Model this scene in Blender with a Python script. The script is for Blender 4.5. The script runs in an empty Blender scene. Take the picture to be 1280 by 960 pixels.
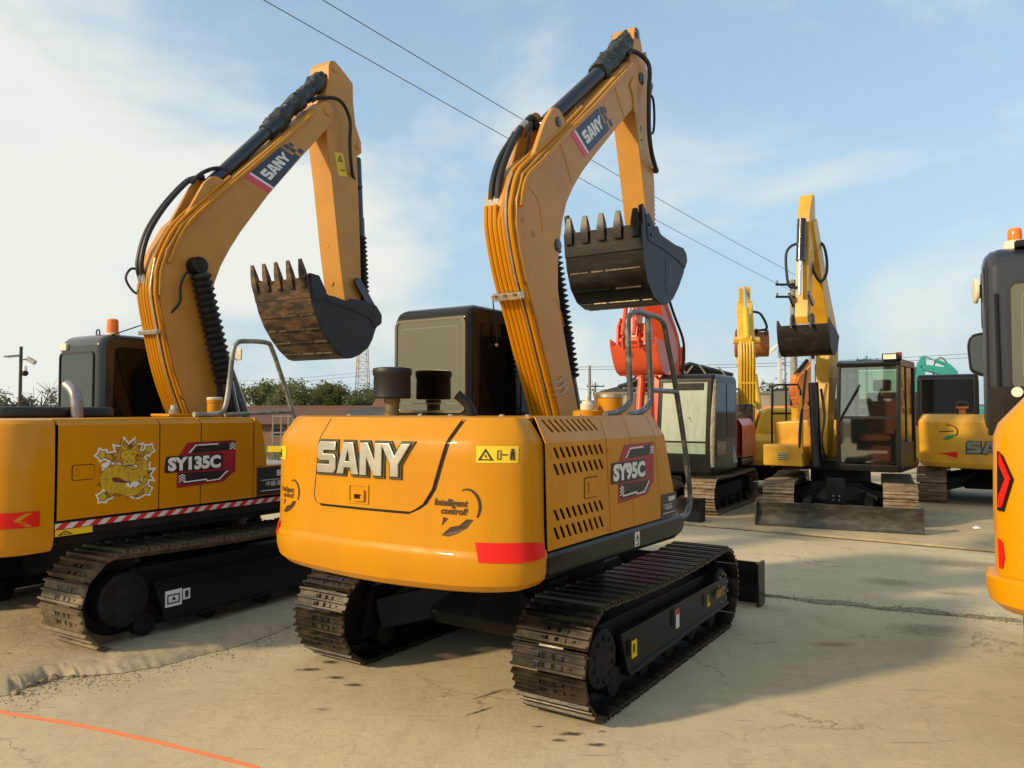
import bpy, bmesh, math, random
from mathutils import Vector, Matrix, noise
from mathutils.geometry import tessellate_polygon
random.seed(7)
R = math.radians
SC = bpy.context.scene
COL = SC.collection

# ------------------------------------------------------------------ camera, sky, sun, exposure
CAM_H, PITCH, FOC = 1.70, math.atan(33 / 961), 961.0
cd = bpy.data.cameras.new('camera')
cd.sensor_width = 36.0
cd.lens = 36.0 * FOC / 1280
cd.clip_start, cd.clip_end = 0.05, 5000
cam = bpy.data.objects.new('camera', cd)
COL.objects.link(cam)
cam.location = (0, 0, CAM_H)
cam.rotation_euler = (R(90) + PITCH, 0, 0)
SC.camera = cam

SUN_EL = R(26)
SUN_DIR = Vector((-0.90, -0.43, 0)).normalized()          # horizontal direction towards the sun
W = bpy.data.worlds.new('World')
SC.world = W
W.use_nodes = True
nt = W.node_tree
nt.nodes.clear()
def wn(t, **k):
    n = nt.nodes.new(t)
    for a, b in k.items():
        setattr(n, a, b)
    return n
out = wn('ShaderNodeOutputWorld')
bg = wn('ShaderNodeBackground')
bg.inputs['Strength'].default_value = 0.15
sky = wn('ShaderNodeTexSky', sky_type='NISHITA', sun_disc=False)
sky.sun_elevation = SUN_EL
sky.sun_rotation = math.atan2(SUN_DIR.x, SUN_DIR.y)
sky.air_density, sky.dust_density, sky.ozone_density = 1.0, 1.2, 2.0
tc = wn('ShaderNodeTexCoord')
mp = wn('ShaderNodeMapping')
mp.inputs['Scale'].default_value = (1.0, 1.0, 2.1)
mp.inputs['Location'].default_value = (0.35, 0.2, 0.1)
no = wn('ShaderNodeTexNoise')
no.inputs['Scale'].default_value = 2.6
no.inputs['Detail'].default_value = 7
no.inputs['Roughness'].default_value = 0.52
no.inputs['Distortion'].default_value = 0.35
sep = wn('ShaderNodeSeparateXYZ')
grad = wn('ShaderNodeMapRange')                            # more veil towards the sun's side
grad.inputs[1].default_value, grad.inputs[2].default_value = 0.10, -0.50
grad.inputs[3].default_value, grad.inputs[4].default_value = -0.03, 0.24
addn = wn('ShaderNodeMath', operation='ADD')
cr = wn('ShaderNodeMapRange', interpolation_type='SMOOTHSTEP')
cr.inputs[1].default_value, cr.inputs[2].default_value = 0.46, 0.72
cr.inputs[3].default_value, cr.inputs[4].default_value = 0.0, 0.90
mix = wn('ShaderNodeMix', data_type='RGBA')
mix.inputs['B'].default_value = (3.28, 3.32, 2.98, 1)        # thin sunlit cloud, in the sky texture's own units
hz = wn('ShaderNodeMapRange')                              # pale band of haze low down
hz.inputs[1].default_value, hz.inputs[2].default_value = 0.0, 0.55
hz.inputs[3].default_value, hz.inputs[4].default_value = 1.0, 0.34
mixh = wn('ShaderNodeMix', data_type='RGBA')
mixh.inputs['B'].default_value = (1.66, 2.26, 2.72, 1)
tint = wn('ShaderNodeMix', data_type='RGBA', blend_type='MULTIPLY')
tint.inputs['Factor'].default_value = 1.0
tint.inputs['B'].default_value = (0.92, 0.93, 0.86, 1)
L = nt.links.new
L(tc.outputs['Generated'], mp.inputs['Vector'])
L(mp.outputs['Vector'], no.inputs['Vector'])
L(tc.outputs['Generated'], sep.inputs[0])
L(sep.outputs['X'], grad.inputs[0])
L(no.outputs['Fac'], addn.inputs[0])
L(grad.outputs[0], addn.inputs[1])
L(addn.outputs[0], cr.inputs[0])
L(sep.outputs['Z'], hz.inputs[0])
L(sky.outputs[0], tint.inputs['A'])
L(tint.outputs['Result'], mixh.inputs['A'])
L(hz.outputs[0], mixh.inputs['Factor'])
L(mixh.outputs['Result'], mix.inputs['A'])
L(cr.outputs[0], mix.inputs['Factor'])
L(mix.outputs['Result'], bg.inputs['Color'])
L(bg.outputs[0], out.inputs['Surface'])

sl = bpy.data.lights.new('sun', 'SUN')
sl.energy = 2.2
sl.angle = R(3.5)
sl.color = (1.0, 0.79, 0.48)
so = bpy.data.objects.new('sun', sl)
COL.objects.link(so)
so.location = (-30, -15, 20)
so.rotation_euler = Vector((SUN_DIR.x * math.cos(SUN_EL), SUN_DIR.y * math.cos(SUN_EL), math.sin(SUN_EL))).to_track_quat('Z', 'Y').to_euler()
SC.view_settings.view_transform = 'Standard'
SC.view_settings.look = 'None'
SC.view_settings.exposure = 0.85
SC.view_settings.gamma = 1.0
SC.view_settings.use_curve_mapping = False

def at(px, py, Y):
    """world point seen at photo pixel (px, py), Y metres along +Y"""
    d = Vector(((px - 640) / FOC, 1.0, -(py - 480) / FOC))
    c, s = math.cos(PITCH), math.sin(PITCH)
    d = Vector((d.x, d.y * c - d.z * s, d.y * s + d.z * c))
    return Vector((0, 0, CAM_H)) + d * (Y / d.y)
def ground_at(px, py, z=0.0):
    p = at(px, py, 1.0) - Vector((0, 0, CAM_H))
    return Vector((0, 0, CAM_H)) + p * ((z - CAM_H) / p.z)

# ------------------------------------------------------------------ materials
MATS = {}
def mat(name, col, rough=0.5, metal=0.0, coat=0.0, col2=None, scale=6.0, amount=1.0, lo=0.4, hi=0.7,
        bump=0.0, bscale=60.0, alpha=None, spec=0.5, detail=5, emit=0, stretch=None, rough2=None):
    if name in MATS:
        return MATS[name]
    m = bpy.data.materials.new(name)
    m.use_nodes = True
    t = m.node_tree
    b = t.nodes['Principled BSDF']
    b.inputs['Base Color'].default_value = (*col, 1)
    b.inputs['Roughness'].default_value = rough
    b.inputs['Metallic'].default_value = metal
    b.inputs['Coat Weight'].default_value = coat
    b.inputs['Coat Roughness'].default_value = 0.06
    b.inputs['Specular IOR Level'].default_value = spec
    tcn = t.nodes.new('ShaderNodeTexCoord')
    mpn = t.nodes.new('ShaderNodeMapping')
    if stretch:
        mpn.inputs['Scale'].default_value = stretch
    t.links.new(tcn.outputs['Object'], mpn.inputs['Vector'])
    if col2 is not None:
        n = t.nodes.new('ShaderNodeTexNoise')
        n.inputs['Scale'].default_value = scale
        n.inputs['Detail'].default_value = detail
        n.inputs['Roughness'].default_value = 0.6
        t.links.new(mpn.outputs['Vector'], n.inputs['Vector'])
        r = t.nodes.new('ShaderNodeMapRange')
        r.inputs[1].default_value, r.inputs[2].default_value = lo, hi
        r.inputs[3].default_value, r.inputs[4].default_value = 0, amount
        t.links.new(n.outputs['Fac'], r.inputs[0])
        x = t.nodes.new('ShaderNodeMix')
        x.data_type = 'RGBA'
        x.inputs['A'].default_value = (*col, 1)
        x.inputs['B'].default_value = (*col2, 1)
        t.links.new(r.outputs[0], x.inputs['Factor'])
        t.links.new(x.outputs['Result'], b.inputs['Base Color'])
        if rough2 is not None:
            rr = t.nodes.new('ShaderNodeMapRange')
            rr.inputs[3].default_value, rr.inputs[4].default_value = rough, rough2
            t.links.new(r.outputs[0], rr.inputs[0])
            t.links.new(rr.outputs[0], b.inputs['Roughness'])
    if bump:
        n2 = t.nodes.new('ShaderNodeTexNoise')
        n2.inputs['Scale'].default_value = bscale
        n2.inputs['Detail'].default_value = 4
        t.links.new(mpn.outputs['Vector'], n2.inputs['Vector'])
        bp = t.nodes.new('ShaderNodeBump')
        bp.inputs['Strength'].default_value = bump
        bp.inputs['Distance'].default_value = 0.01
        t.links.new(n2.outputs['Fac'], bp.inputs['Height'])
        t.links.new(bp.outputs['Normal'], b.inputs['Normal'])
    if emit:
        b.inputs['Emission Color'].default_value = (*col, 1)
        b.inputs['Emission Strength'].default_value = emit
    m.diffuse_color = (*col, 1)
    MATS[name] = m
    return m

def glass_mat(name, tint_col, opacity, rough=0.03):
    m = bpy.data.materials.new(name)
    m.use_nodes = True
    t = m.node_tree
    t.nodes.clear()
    o = t.nodes.new('ShaderNodeOutputMaterial')
    tr = t.nodes.new('ShaderNodeBsdfTransparent')
    tr.inputs[0].default_value = (*tint_col, 1)
    p = t.nodes.new('ShaderNodeBsdfPrincipled')
    p.inputs['Base Color'].default_value = (tint_col[0] * .12, tint_col[1] * .12, tint_col[2] * .12, 1)
    p.inputs['Roughness'].default_value = rough
    fr = t.nodes.new('ShaderNodeFresnel')
    fr.inputs['IOR'].default_value = 1.5
    ad = t.nodes.new('ShaderNodeMath')
    ad.operation = 'ADD'
    ad.use_clamp = True
    ad.inputs[1].default_value = opacity
    t.links.new(fr.outputs[0], ad.inputs[0])
    gl = t.nodes.new('ShaderNodeBsdfGlossy')
    gl.inputs['Roughness'].default_value = rough
    mg = t.nodes.new('ShaderNodeMixShader')
    mg.inputs[0].default_value = 0.8
    t.links.new(p.outputs[0], mg.inputs[1])
    t.links.new(gl.outputs[0], mg.inputs[2])
    mx = t.nodes.new('ShaderNodeMixShader')
    t.links.new(ad.outputs[0], mx.inputs[0])
    t.links.new(tr.outputs[0], mx.inputs[1])
    t.links.new(mg.outputs[0], mx.inputs[2])
    t.links.new(mx.outputs[0], o.inputs['Surface'])
    return m

YEL = mat('yellow_paint', (0.60, 0.248, 0.001), 0.30, 0, 0.24, col2=(0.55, 0.222, 0.004), scale=2.2, lo=.38, hi=.68, rough2=.50, stretch=(1.4, 1.4, .6), bump=0.05, bscale=2.2, spec=.2)
YELM = mat('warm_yellow_paint', (0.66, 0.285, 0.001), 0.36, 0, 0.16, col2=(0.62, 0.26, 0.001), scale=1.3, bump=0.012, bscale=9, spec=.2)
YEL2 = mat('boom_yellow_paint', (0.58, 0.270, 0.045), 0.45, 0, 0.10, col2=(0.50, 0.225, 0.040), scale=2.5, bump=0.03, bscale=30, spec=.35)
YELB = mat('weathered_yellow_paint', (0.72, 0.38, 0.015), 0.42, 0, 0.2, col2=(0.55, 0.28, 0.03), scale=4, bump=0.03)
LEM = mat('lemon_yellow_paint', (0.76, 0.47, 0.02), 0.4, 0, 0.25, col2=(0.60, 0.36, 0.03), scale=4, bump=0.03)
ORG = mat('orange_red_paint', (0.75, 0.085, 0.018), 0.36, 0, 0.3, col2=(0.62, 0.075, 0.02), scale=4, bump=0.03)
ORF = mat('faded_orange_paint', (0.72, 0.22, 0.02), 0.5, 0, 0, col2=(0.35, 0.13, 0.05), scale=3)
TEAL = mat('teal_paint', (0.03, 0.34, 0.30), 0.5, 0, 0.1, col2=(0.05, 0.25, 0.22), scale=3)
BLK = mat('black_gloss_paint', (0.010, 0.010, 0.009), 0.28, 0, 0.10, col2=(0.015, 0.014, 0.012), scale=5, bump=0.01, spec=.2)
BLKM = mat('black_matt_steel', (0.010, 0.009, 0.008), 0.6, 0, 0, col2=(0.030, 0.024, 0.017), scale=5, lo=.5, hi=.8, bump=0.05, spec=.25)
RUB = mat('black_rubber', (0.012, 0.012, 0.013), 0.5, 0, 0, bump=0.05)
WRAP = mat('black_plastic_wrap', (0.012, 0.014, 0.012), 0.28, 0, 0, col2=(0.05, 0.055, 0.045), scale=25, bump=0.8, bscale=45)
NAVY = mat('dark_blue_black_cylinder_paint', (0.010, 0.013, 0.022), 0.3, 0, 0.4)
BKT = mat('blue_black_bucket_paint', (0.024, 0.028, 0.036), 0.5, 0, 0.0, spec=.3, col2=(0.034, 0.034, 0.036), scale=4, bump=0.03)
BKTW = mat('scuffed_black_bucket_steel', (0.012, 0.009, 0.0075), 0.40, 0.1, 0, spec=.35, col2=(0.050, 0.030, 0.020), scale=5, lo=.52, hi=.78, bump=0.12, bscale=25, stretch=(1, 1, 3))
BKTR = mat('rusty_worn_bucket_steel', (0.04, 0.026, 0.017), 0.55, 0.2, 0, col2=(0.20, 0.112, 0.052), scale=9, lo=.42, hi=.66, bump=0.25, bscale=25, stretch=(.5, 1.6, 1.6))
BKTO = mat('orange_scraped_bucket_steel', (0.42, 0.15, 0.03), 0.6, 0.1, 0, col2=(0.26, 0.09, 0.03), scale=7, bump=0.2)
WORN = mat('bare_worn_steel', (0.36, 0.29, 0.21), 0.4, 0.7, 0, col2=(0.12, 0.09, 0.06), scale=30, bump=0.1)
SHOE = mat('dark_track_steel', (0.017, 0.013, 0.010), 0.30, 0.25, 0, col2=(0.075, 0.050, 0.026), scale=7, lo=.45, hi=.75, bump=0.06, rough2=.5)
SHOED = mat('dusty_track_steel', (0.095, 0.068, 0.040), 0.6, 0.1, 0, col2=(0.21, 0.155, 0.09), scale=8, lo=.4, hi=.7, bump=0.15)
SHOER = mat('rusty_track_steel', (0.17, 0.12, 0.072), 0.7, 0.1, 0, col2=(0.34, 0.255, 0.16), scale=8, lo=.4, hi=.7, bump=0.2)
CHROME = mat('chrome', (0.75, 0.76, 0.78), 0.1, 1.0)
ZINC = mat('zinc_plated_steel', (0.62, 0.57, 0.48), 0.35, 0.85, col2=(0.45, 0.4, 0.32), scale=20)
GALV = mat('wrapped_grey_tube', (0.085, 0.09, 0.085), 0.34, 0.25, 0.2, col2=(0.30, 0.30, 0.27), scale=11, lo=.52, hi=.66, bump=0.1, bscale=40)
GALVL = mat('pale_wrapped_tube', (0.15, 0.15, 0.125), 0.42, 0.1, 0.2, col2=(0.40, 0.39, 0.32), scale=9, lo=.40, hi=.62, bump=0.15, bscale=40)
SILV = mat('brushed_silver', (0.58, 0.54, 0.46), 0.36, 0.8, col2=(0.46, 0.42, 0.35), scale=4, stretch=(1, 1, 4))
WHITE = mat('white_print', (0.80, 0.80, 0.76), 0.5)
CREAM = mat('cream_plastic', (0.72, 0.66, 0.5), 0.5)
DKGREY = mat('dark_grey_print', (0.022, 0.020, 0.020), 0.4)
BROWNP = mat('dark_brown_print', (0.05, 0.022, 0.008), 0.5)
OLIVEP = mat('dark_olive_print', (0.055, 0.05, 0.012), 0.5)
CRIM = mat('crimson_print', (0.40, 0.02, 0.035), 0.38, col2=(0.22, 0.012, 0.02), scale=3)
PINKP = mat('pink_red_print', (0.75, 0.06, 0.11), 0.45)
NAVYP = mat('navy_print', (0.028, 0.04, 0.075), 0.42)
REDR = mat('red_reflective_tape', (0.74, 0.014, 0.008), 0.4, 0, 0.06, bump=0.05, bscale=200, spec=.2)
YELP = mat('warning_yellow_print', (0.86, 0.58, 0.015), 0.45)
GOLD = mat('gold_print', (0.50, 0.31, 0.02), 0.4, col2=(0.20, 0.07, 0.012), scale=26, lo=.45, hi=.62)
GOLDL = mat('light_gold_print', (0.66, 0.46, 0.03), 0.4, col2=(0.50, 0.30, 0.02), scale=30)
GREENP = mat('green_print', (0.05, 0.25, 0.05), 0.5)
FILM = mat('tinted_mirror_film_glass', (0.27, 0.225, 0.145), 0.035, 1.0, bump=.02, bscale=3)
FILM2 = mat('smoked_film_glass', (0.13, 0.135, 0.115), 0.04, 1.0)
DARKG = mat('dark_cab_glass', (0.006, 0.006, 0.006), 0.05, 0, 0.0, spec=0.22)
CLEAR = glass_mat('clear_cab_glass', (0.82, 0.92, 0.80), 0.17)
AMBER = mat('amber_lens', (0.85, 0.20, 0.01), 0.25, 0, 0.4, emit=0)
LENS = mat('pale_lamp_lens', (0.8, 0.76, 0.6), 0.2, 0, 0.5)
SEATR = mat('red_seat_cover', (0.30, 0.03, 0.035), 0.8, col2=(.2, .02, .03), scale=8)
SEATG = mat('grey_seat_fabric', (0.05, 0.05, 0.052), 0.9)
PAPERF = mat('pale_green_protective_film', (0.30, 0.345, 0.27), 0.3, col2=(0.20, 0.25, 0.19), scale=2.5, stretch=(3,3,.7))

# ------------------------------------------------------------------ mesh helpers
XF = [None]
class MB:
    def __init__(s):
        s.v, s.f = [], []
    def add(s, vs, fs):
        o = len(s.v)
        s.v += [Vector(p) for p in vs]
        s.f += [tuple(i + o for i in f) for f in fs]
        return s
    def box(s, x0, x1, y0, y1, z0, z1):
        return s.add([(x0, y0, z0), (x1, y0, z0), (x1, y1, z0), (x0, y1, z0), (x0, y0, z1), (x1, y0, z1), (x1, y1, z1), (x0, y1, z1)],
                     [(3, 2, 1, 0), (4, 5, 6, 7), (0, 1, 5, 4), (1, 2, 6, 5), (2, 3, 7, 6), (3, 0, 4, 7)])
    def obox(s, c, size, m):
        a, b, d = size[0] / 2, size[1] / 2, size[2] / 2
        t = MB().box(-a, a, -b, b, -d, d)
        return s.add([Vector(c) + m @ p for p in t.v], t.f)
    def prism(s, poly, a, b, axis='x'):
        n = len(poly)
        if axis == 'x':
            g = lambda p, k: (k, p[0], p[1])
        elif axis == 'y':
            g = lambda p, k: (p[0], k, p[1])
        else:
            g = lambda p, k: (p[0], p[1], k)
        vs = [g(p, a) for p in poly] + [g(p, b) for p in poly]
        fs = [tuple(range(n - 1, -1, -1)), tuple(range(n, 2 * n))] + [(i, (i + 1) % n, (i + 1) % n + n, i + n) for i in range(n)]
        return s.add(vs, fs)
    def beam(s, p0, p1, w, h, up=(0, 0, 1)):
        p0, p1 = Vector(p0), Vector(p1)
        d = (p1 - p0)
        y = d.normalized()
        x = y.cross(Vector(up))
        x = x.normalized() if x.length > 1e-4 else Vector((1, 0, 0))
        z = x.cross(y)
        m = Matrix((x, y, z)).transposed()
        return s.obox((p0 + p1) / 2, (w, d.length, h), m)
    def tube(s, path, r, n=8, closed=False, cap=True):
        P = [Vector(p) for p in path]
        k = len(P)
        rad = r if isinstance(r, (list, tuple)) else [r] * k
        vs, fs = [], []
        prev = None
        for i, p in enumerate(P):
            if closed:
                t = (P[(i + 1) % k] - P[i - 1])
            else:
                t = P[min(i + 1, k - 1)] - P[max(i - 1, 0)]
            t.normalize()
            if prev is None:
                a = Vector((0, 0, 1)) if abs(t.z) < .9 else Vector((1, 0, 0))
                x = t.cross(a).normalized()
            else:
                x = (prev - t * prev.dot(t)).normalized()
            prev = x
            y = t.cross(x)
            for j in range(n):
                q = 2 * math.pi * j / n
                vs.append(p + (x * math.cos(q) + y * math.sin(q)) * rad[i])
        for i in range(k if closed else k - 1):
            for j in range(n):
                a, b = i * n + j, i * n + (j + 1) % n
                c, d = ((i + 1) % k) * n + (j + 1) % n, ((i + 1) % k) * n + j
                fs.append((a, b, c, d))
        if cap and not closed:
            fs.append(tuple(range(n - 1, -1, -1)))
            fs.append(tuple((k - 1) * n + j for j in range(n)))
        return s.add(vs, fs)
    def cyl(s, p0, p1, r0, r1=None, n=16):
        return s.tube([p0, p1], [r0, r0 if r1 is None else r1], n)
    def lathe(s, prof, base=(0, 0, 0), axis=(0, 0, 1), n=20):
        """prof: (radius, height) pairs along the axis"""
        a = Vector(axis).normalized()
        q = a.to_track_quat('Z', 'Y').to_matrix()
        vs, fs = [], []
        k = len(prof)
        for (r, h) in prof:
            for j in range(n):
                t = 2 * math.pi * j / n
                vs.append(Vector(base) + q @ Vector((r * math.cos(t), r * math.sin(t), h)))
        for i in range(k - 1):
            for j in range(n):
                fs.append((i * n + j, i * n + (j + 1) % n, (i + 1) * n + (j + 1) % n, (i + 1) * n + j))
        fs.append(tuple(range(n - 1, -1, -1)))
        fs.append(tuple((k - 1) * n + j for j in range(n)))
        return s.add(vs, fs)
    def ball(s, c, r, n=12, m=8, sq=(1, 1, 1)):
        vs, fs = [], []
        for i in range(m + 1):
            th = math.pi * i / m
            for j in range(n):
                ph = 2 * math.pi * j / n
                vs.append(Vector(c) + Vector((r * sq[0] * math.sin(th) * math.cos(ph), r * sq[1] * math.sin(th) * math.sin(ph), r * sq[2] * math.cos(th))))
        for i in range(m):
            for j in range(n):
                fs.append((i * n + j, (i + 1) * n + j, (i + 1) * n + (j + 1) % n, i * n + (j + 1) % n))
        return s.add(vs, fs)
    def loops(s, groups, f, d0, d1):
        """groups: [outer, hole, ...] 2D loops; f(u, v, d) -> 3D; front at d1, back at d0"""
        for g in groups:
            tri = tessellate_polygon([[Vector((p[0], p[1], 0)) for p in lp] for lp in g])
            flat = [p for lp in g for p in lp]
            n = len(flat)
            vs = [f(p[0], p[1], d1) for p in flat]
            fs = [tuple(t) for t in tri]
            if d0 != d1:
                vs += [f(p[0], p[1], d0) for p in flat]
                fs += [tuple(i + n for i in reversed(t)) for t in tri]
                o = 0
                for lp in g:
                    k = len(lp)
                    for i in range(k):
                        a, b = o + i, o + (i + 1) % k
                        fs.append((a, b, b + n, a + n))
                    o += k
            s.add(vs, fs)
        return s
    def mesh(s, name, m, bevel=0.0, smooth=32, segs=2, recalc=True):
        me = bpy.data.meshes.new(name)
        vs = s.v if XF[0] is None else [XF[0] @ p for p in s.v]
        me.from_pydata([tuple(p) for p in vs], [], s.f)
        bm = bmesh.new()
        bm.from_mesh(me)
        if recalc:
            bmesh.ops.recalc_face_normals(bm, faces=bm.faces)
        if bevel > 0:
            es = [e for e in bm.edges if len(e.link_faces) == 2 and e.calc_face_angle(0) > R(28)]
            bmesh.ops.bevel(bm, geom=es, offset=bevel, segments=segs, affect='EDGES', profile=0.5, clamp_overlap=True)
        bm.to_mesh(me)
        bm.free()
        if smooth:
            me.polygons.foreach_set('use_smooth', [True] * len(me.polygons))
            me.set_sharp_from_angle(angle=R(smooth))
        me.materials.append(m)
        return me
    def build(s, name, m, parent=None, bevel=0.0, smooth=32, segs=2, recalc=True):
        me = s.mesh(name, m, bevel, smooth, segs, recalc)
        o = bpy.data.objects.new(name, me)
        COL.objects.link(o)
        if parent:
            o.parent = parent
        if bevel > 0:
            w = o.modifiers.new('wn', 'WEIGHTED_NORMAL')
            w.keep_sharp = True
        return o

def thing(name, label, cat, loc=(0, 0, 0), rz=0.0, group=None):
    o = bpy.data.objects.new(name, None)
    COL.objects.link(o)
    o.location = loc
    o.rotation_euler = (0, 0, rz)
    o.empty_display_size = 0.3
    return tag(o, label, cat, group)
def tag(o, label=None, cat=None, group=None, kind=None):
    if label: o['label'] = label
    if cat: o['category'] = cat
    if group: o['group'] = group
    if kind: o['kind'] = kind
    return o
def inst(name, me, parent, loc=(0, 0, 0), rot=(0, 0, 0)):
    o = bpy.data.objects.new(name, me)
    COL.objects.link(o)
    o.parent = parent
    o.location = loc
    o.rotation_euler = rot
    return o

def chaikin(P, it=2, closed=False):
    P = [tuple(p) for p in P]
    for _ in range(it):
        Q = [] if closed else [P[0]]
        n = len(P)
        for i in range(n if closed else n - 1):
            a, b = P[i], P[(i + 1) % n]
            Q.append(tuple(.75 * x + .25 * y for x, y in zip(a, b)))
            Q.append(tuple(.25 * x + .75 * y for x, y in zip(a, b)))
        if not closed:
            Q.append(P[-1])
        P = Q
    return P
def catmull(P, k=6):
    P = [Vector(p) for p in P]
    out = []
    for i in range(len(P) - 1):
        a, b, c, d = P[max(i - 1, 0)], P[i], P[i + 1], P[min(i + 2, len(P) - 1)]
        for j in range(k):
            t = j / k
            out.append(0.5 * ((2 * b) + (c - a) * t + (2 * a - 5 * b + 4 * c - d) * t * t + (3 * b - a - 3 * c + d) * t ** 3))
    out.append(P[-1])
    return out
def round_poly(P, r, k=4):
    """fillet the corners of a closed 2D polygon"""
    n = len(P)
    out = []
    for i in range(n):
        a, b, c = Vector(P[i - 1]), Vector(P[i]), Vector(P[(i + 1) % n])
        rr = r[i] if isinstance(r, (list, tuple)) else r
        d1, d2 = (a - b), (c - b)
        q = min(rr, d1.length * .48, d2.length * .48)
        p0, p1 = b + d1.normalized() * q, b + d2.normalized() * q
        for j in range(k + 1):
            t = j / k
            out.append(tuple((1 - t) ** 2 * p0 + 2 * t * (1 - t) * b + t * t * p1))
    return out
def offset_loop(P, d):
    n = len(P)
    area = sum(P[i][0] * P[(i + 1) % n][1] - P[(i + 1) % n][0] * P[i][1] for i in range(n))
    sg = 1 if area > 0 else -1
    out = []
    for i in range(n):
        a, b, c = Vector(P[i - 1]), Vector(P[i]), Vector(P[(i + 1) % n])
        e1, e2 = (b - a).normalized(), (c - b).normalized()
        n1, n2 = Vector((e1.y, -e1.x)) * sg, Vector((e2.y, -e2.x)) * sg
        m = n1 + n2
        L_ = m.length
        m = m / L_ if L_ > 1e-6 else n1
        out.append(tuple(b + m * min(d / max(m.dot(n1), .35), d * 2.5)))
    return out

# ---- print: letters
SAN = {
 'S': [[(0, 0), (.92, 0), (1.06, .12), (1.06, .50), (.94, .61), (.36, .61), (.36, .72), (1.03, .72), (1.03, 1), (.14, 1), (0, .88), (0, .50), (.12, .39), (.70, .39), (.70, .28), (0, .28)]],
 'A': [[(0, 0), (.34, 1), (.86, 1), (1.16, 0), (.80, 0), (.75, .2), (.42, .2), (.36, 0)], [(.47, .40), (.70, .40), (.60, .76)]],
 'N': [[(0, 0), (0, 1), (.40, 1), (.74, .46), (.74, 1), (1.08, 1), (1.08, 0), (.70, 0), (.34, .56), (.34, 0)]],
 'Y': [[(.36, 0), (.36, .38), (-.10, 1), (.30, 1), (.56, .62), (.86, 1), (1.26, 1), (.74, .38), (.74, 0)]],
}
def sany_groups(x0, z0, w, h, shear=0.0):
    adv = [('S', 0), ('A', 1.12), ('N', 2.34), ('Y', 3.46)]
    tot = 4.70
    res = []
    for ch, ax in adv:
        res.append([[(x0 + (p[0] + ax) / tot * w + shear * p[1] * h, z0 + p[1] * h) for p in lp] for lp in SAN[ch]])
    return res
TXT = {}
def text_mb(body, size, f, d, bold=0.0, shear=0.0, sx=1.0, align='LEFT'):
    cu = bpy.data.curves.new('txt', 'FONT')
    cu.body = body
    cu.size = size
    cu.offset = bold
    cu.shear = shear
    cu.align_x = align
    cu.resolution_u = 3
    ob = bpy.data.objects.new('txt', cu)
    COL.objects.link(ob)
    me = bpy.data.meshes.new_from_object(ob.evaluated_get(bpy.context.evaluated_depsgraph_get()))
    m = MB()
    m.v = [Vector(f(v.co.x * sx, v.co.y, d)) for v in me.vertices]
    m.f = [tuple(p.vertices) for p in me.polygons]
    bpy.data.objects.remove(ob)
    bpy.data.curves.remove(cu)
    bpy.data.meshes.remove(me)
    return m
def frame(origin, ux, uy, un):
    o, a, b, c = Vector(origin), Vector(ux), Vector(uy), Vector(un)
    return lambda u, v, d: o + a * u + b * v + c * d

# ------------------------------------------------------------------ excavator pieces
SHOES = {}
def shoe_mesh(w, pitch, m, fine):
    key = (round(w, 3), round(pitch, 4), m.name, fine)
    if key in SHOES:
        return SHOES[key]
    b = MB()
    h = pitch * .47
    b.prism([(-h, 0), (h, 0), (h, .012), (-h, .012)], -w / 2, w / 2)
    for y, hh in ((-h * .82, .034), (-h * .02, .030), (h * .80, .034)):
        b.prism([(y - .011, .010), (y + .011, .010), (y + .006, hh), (y - .006, hh)], -w / 2, w / 2)
    if fine:
        for sx in (-.16, .16):
            b.box(sx * w - .017, sx * w + .017, h * .15, h * .5, .012, .020)
            b.box(sx * w - .017, sx * w + .017, -h * .65, -h * .3, .012, .020)
    nf = len(b.f)
    if fine:                                              # cast openings in the plate, dark inside
        for sx in (-.07, .07):
            for y0, y1 in ((h * .12, h * .52), (-h * .66, -h * .26)):
                b.box(sx * w - .012, sx * w + .012, y0, y1, .010, .0128)
        b.box(.30 * w, .33 * w, -h * .52, -h * .36, .010, .0128)
    me = b.mesh('track_shoe', m, smooth=0)
    if fine:
        me.materials.append(DARKG)
        for p in me.polygons:
            if p.index >= nf: p.material_index = 1
    SHOES[key] = me
    return me

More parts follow.
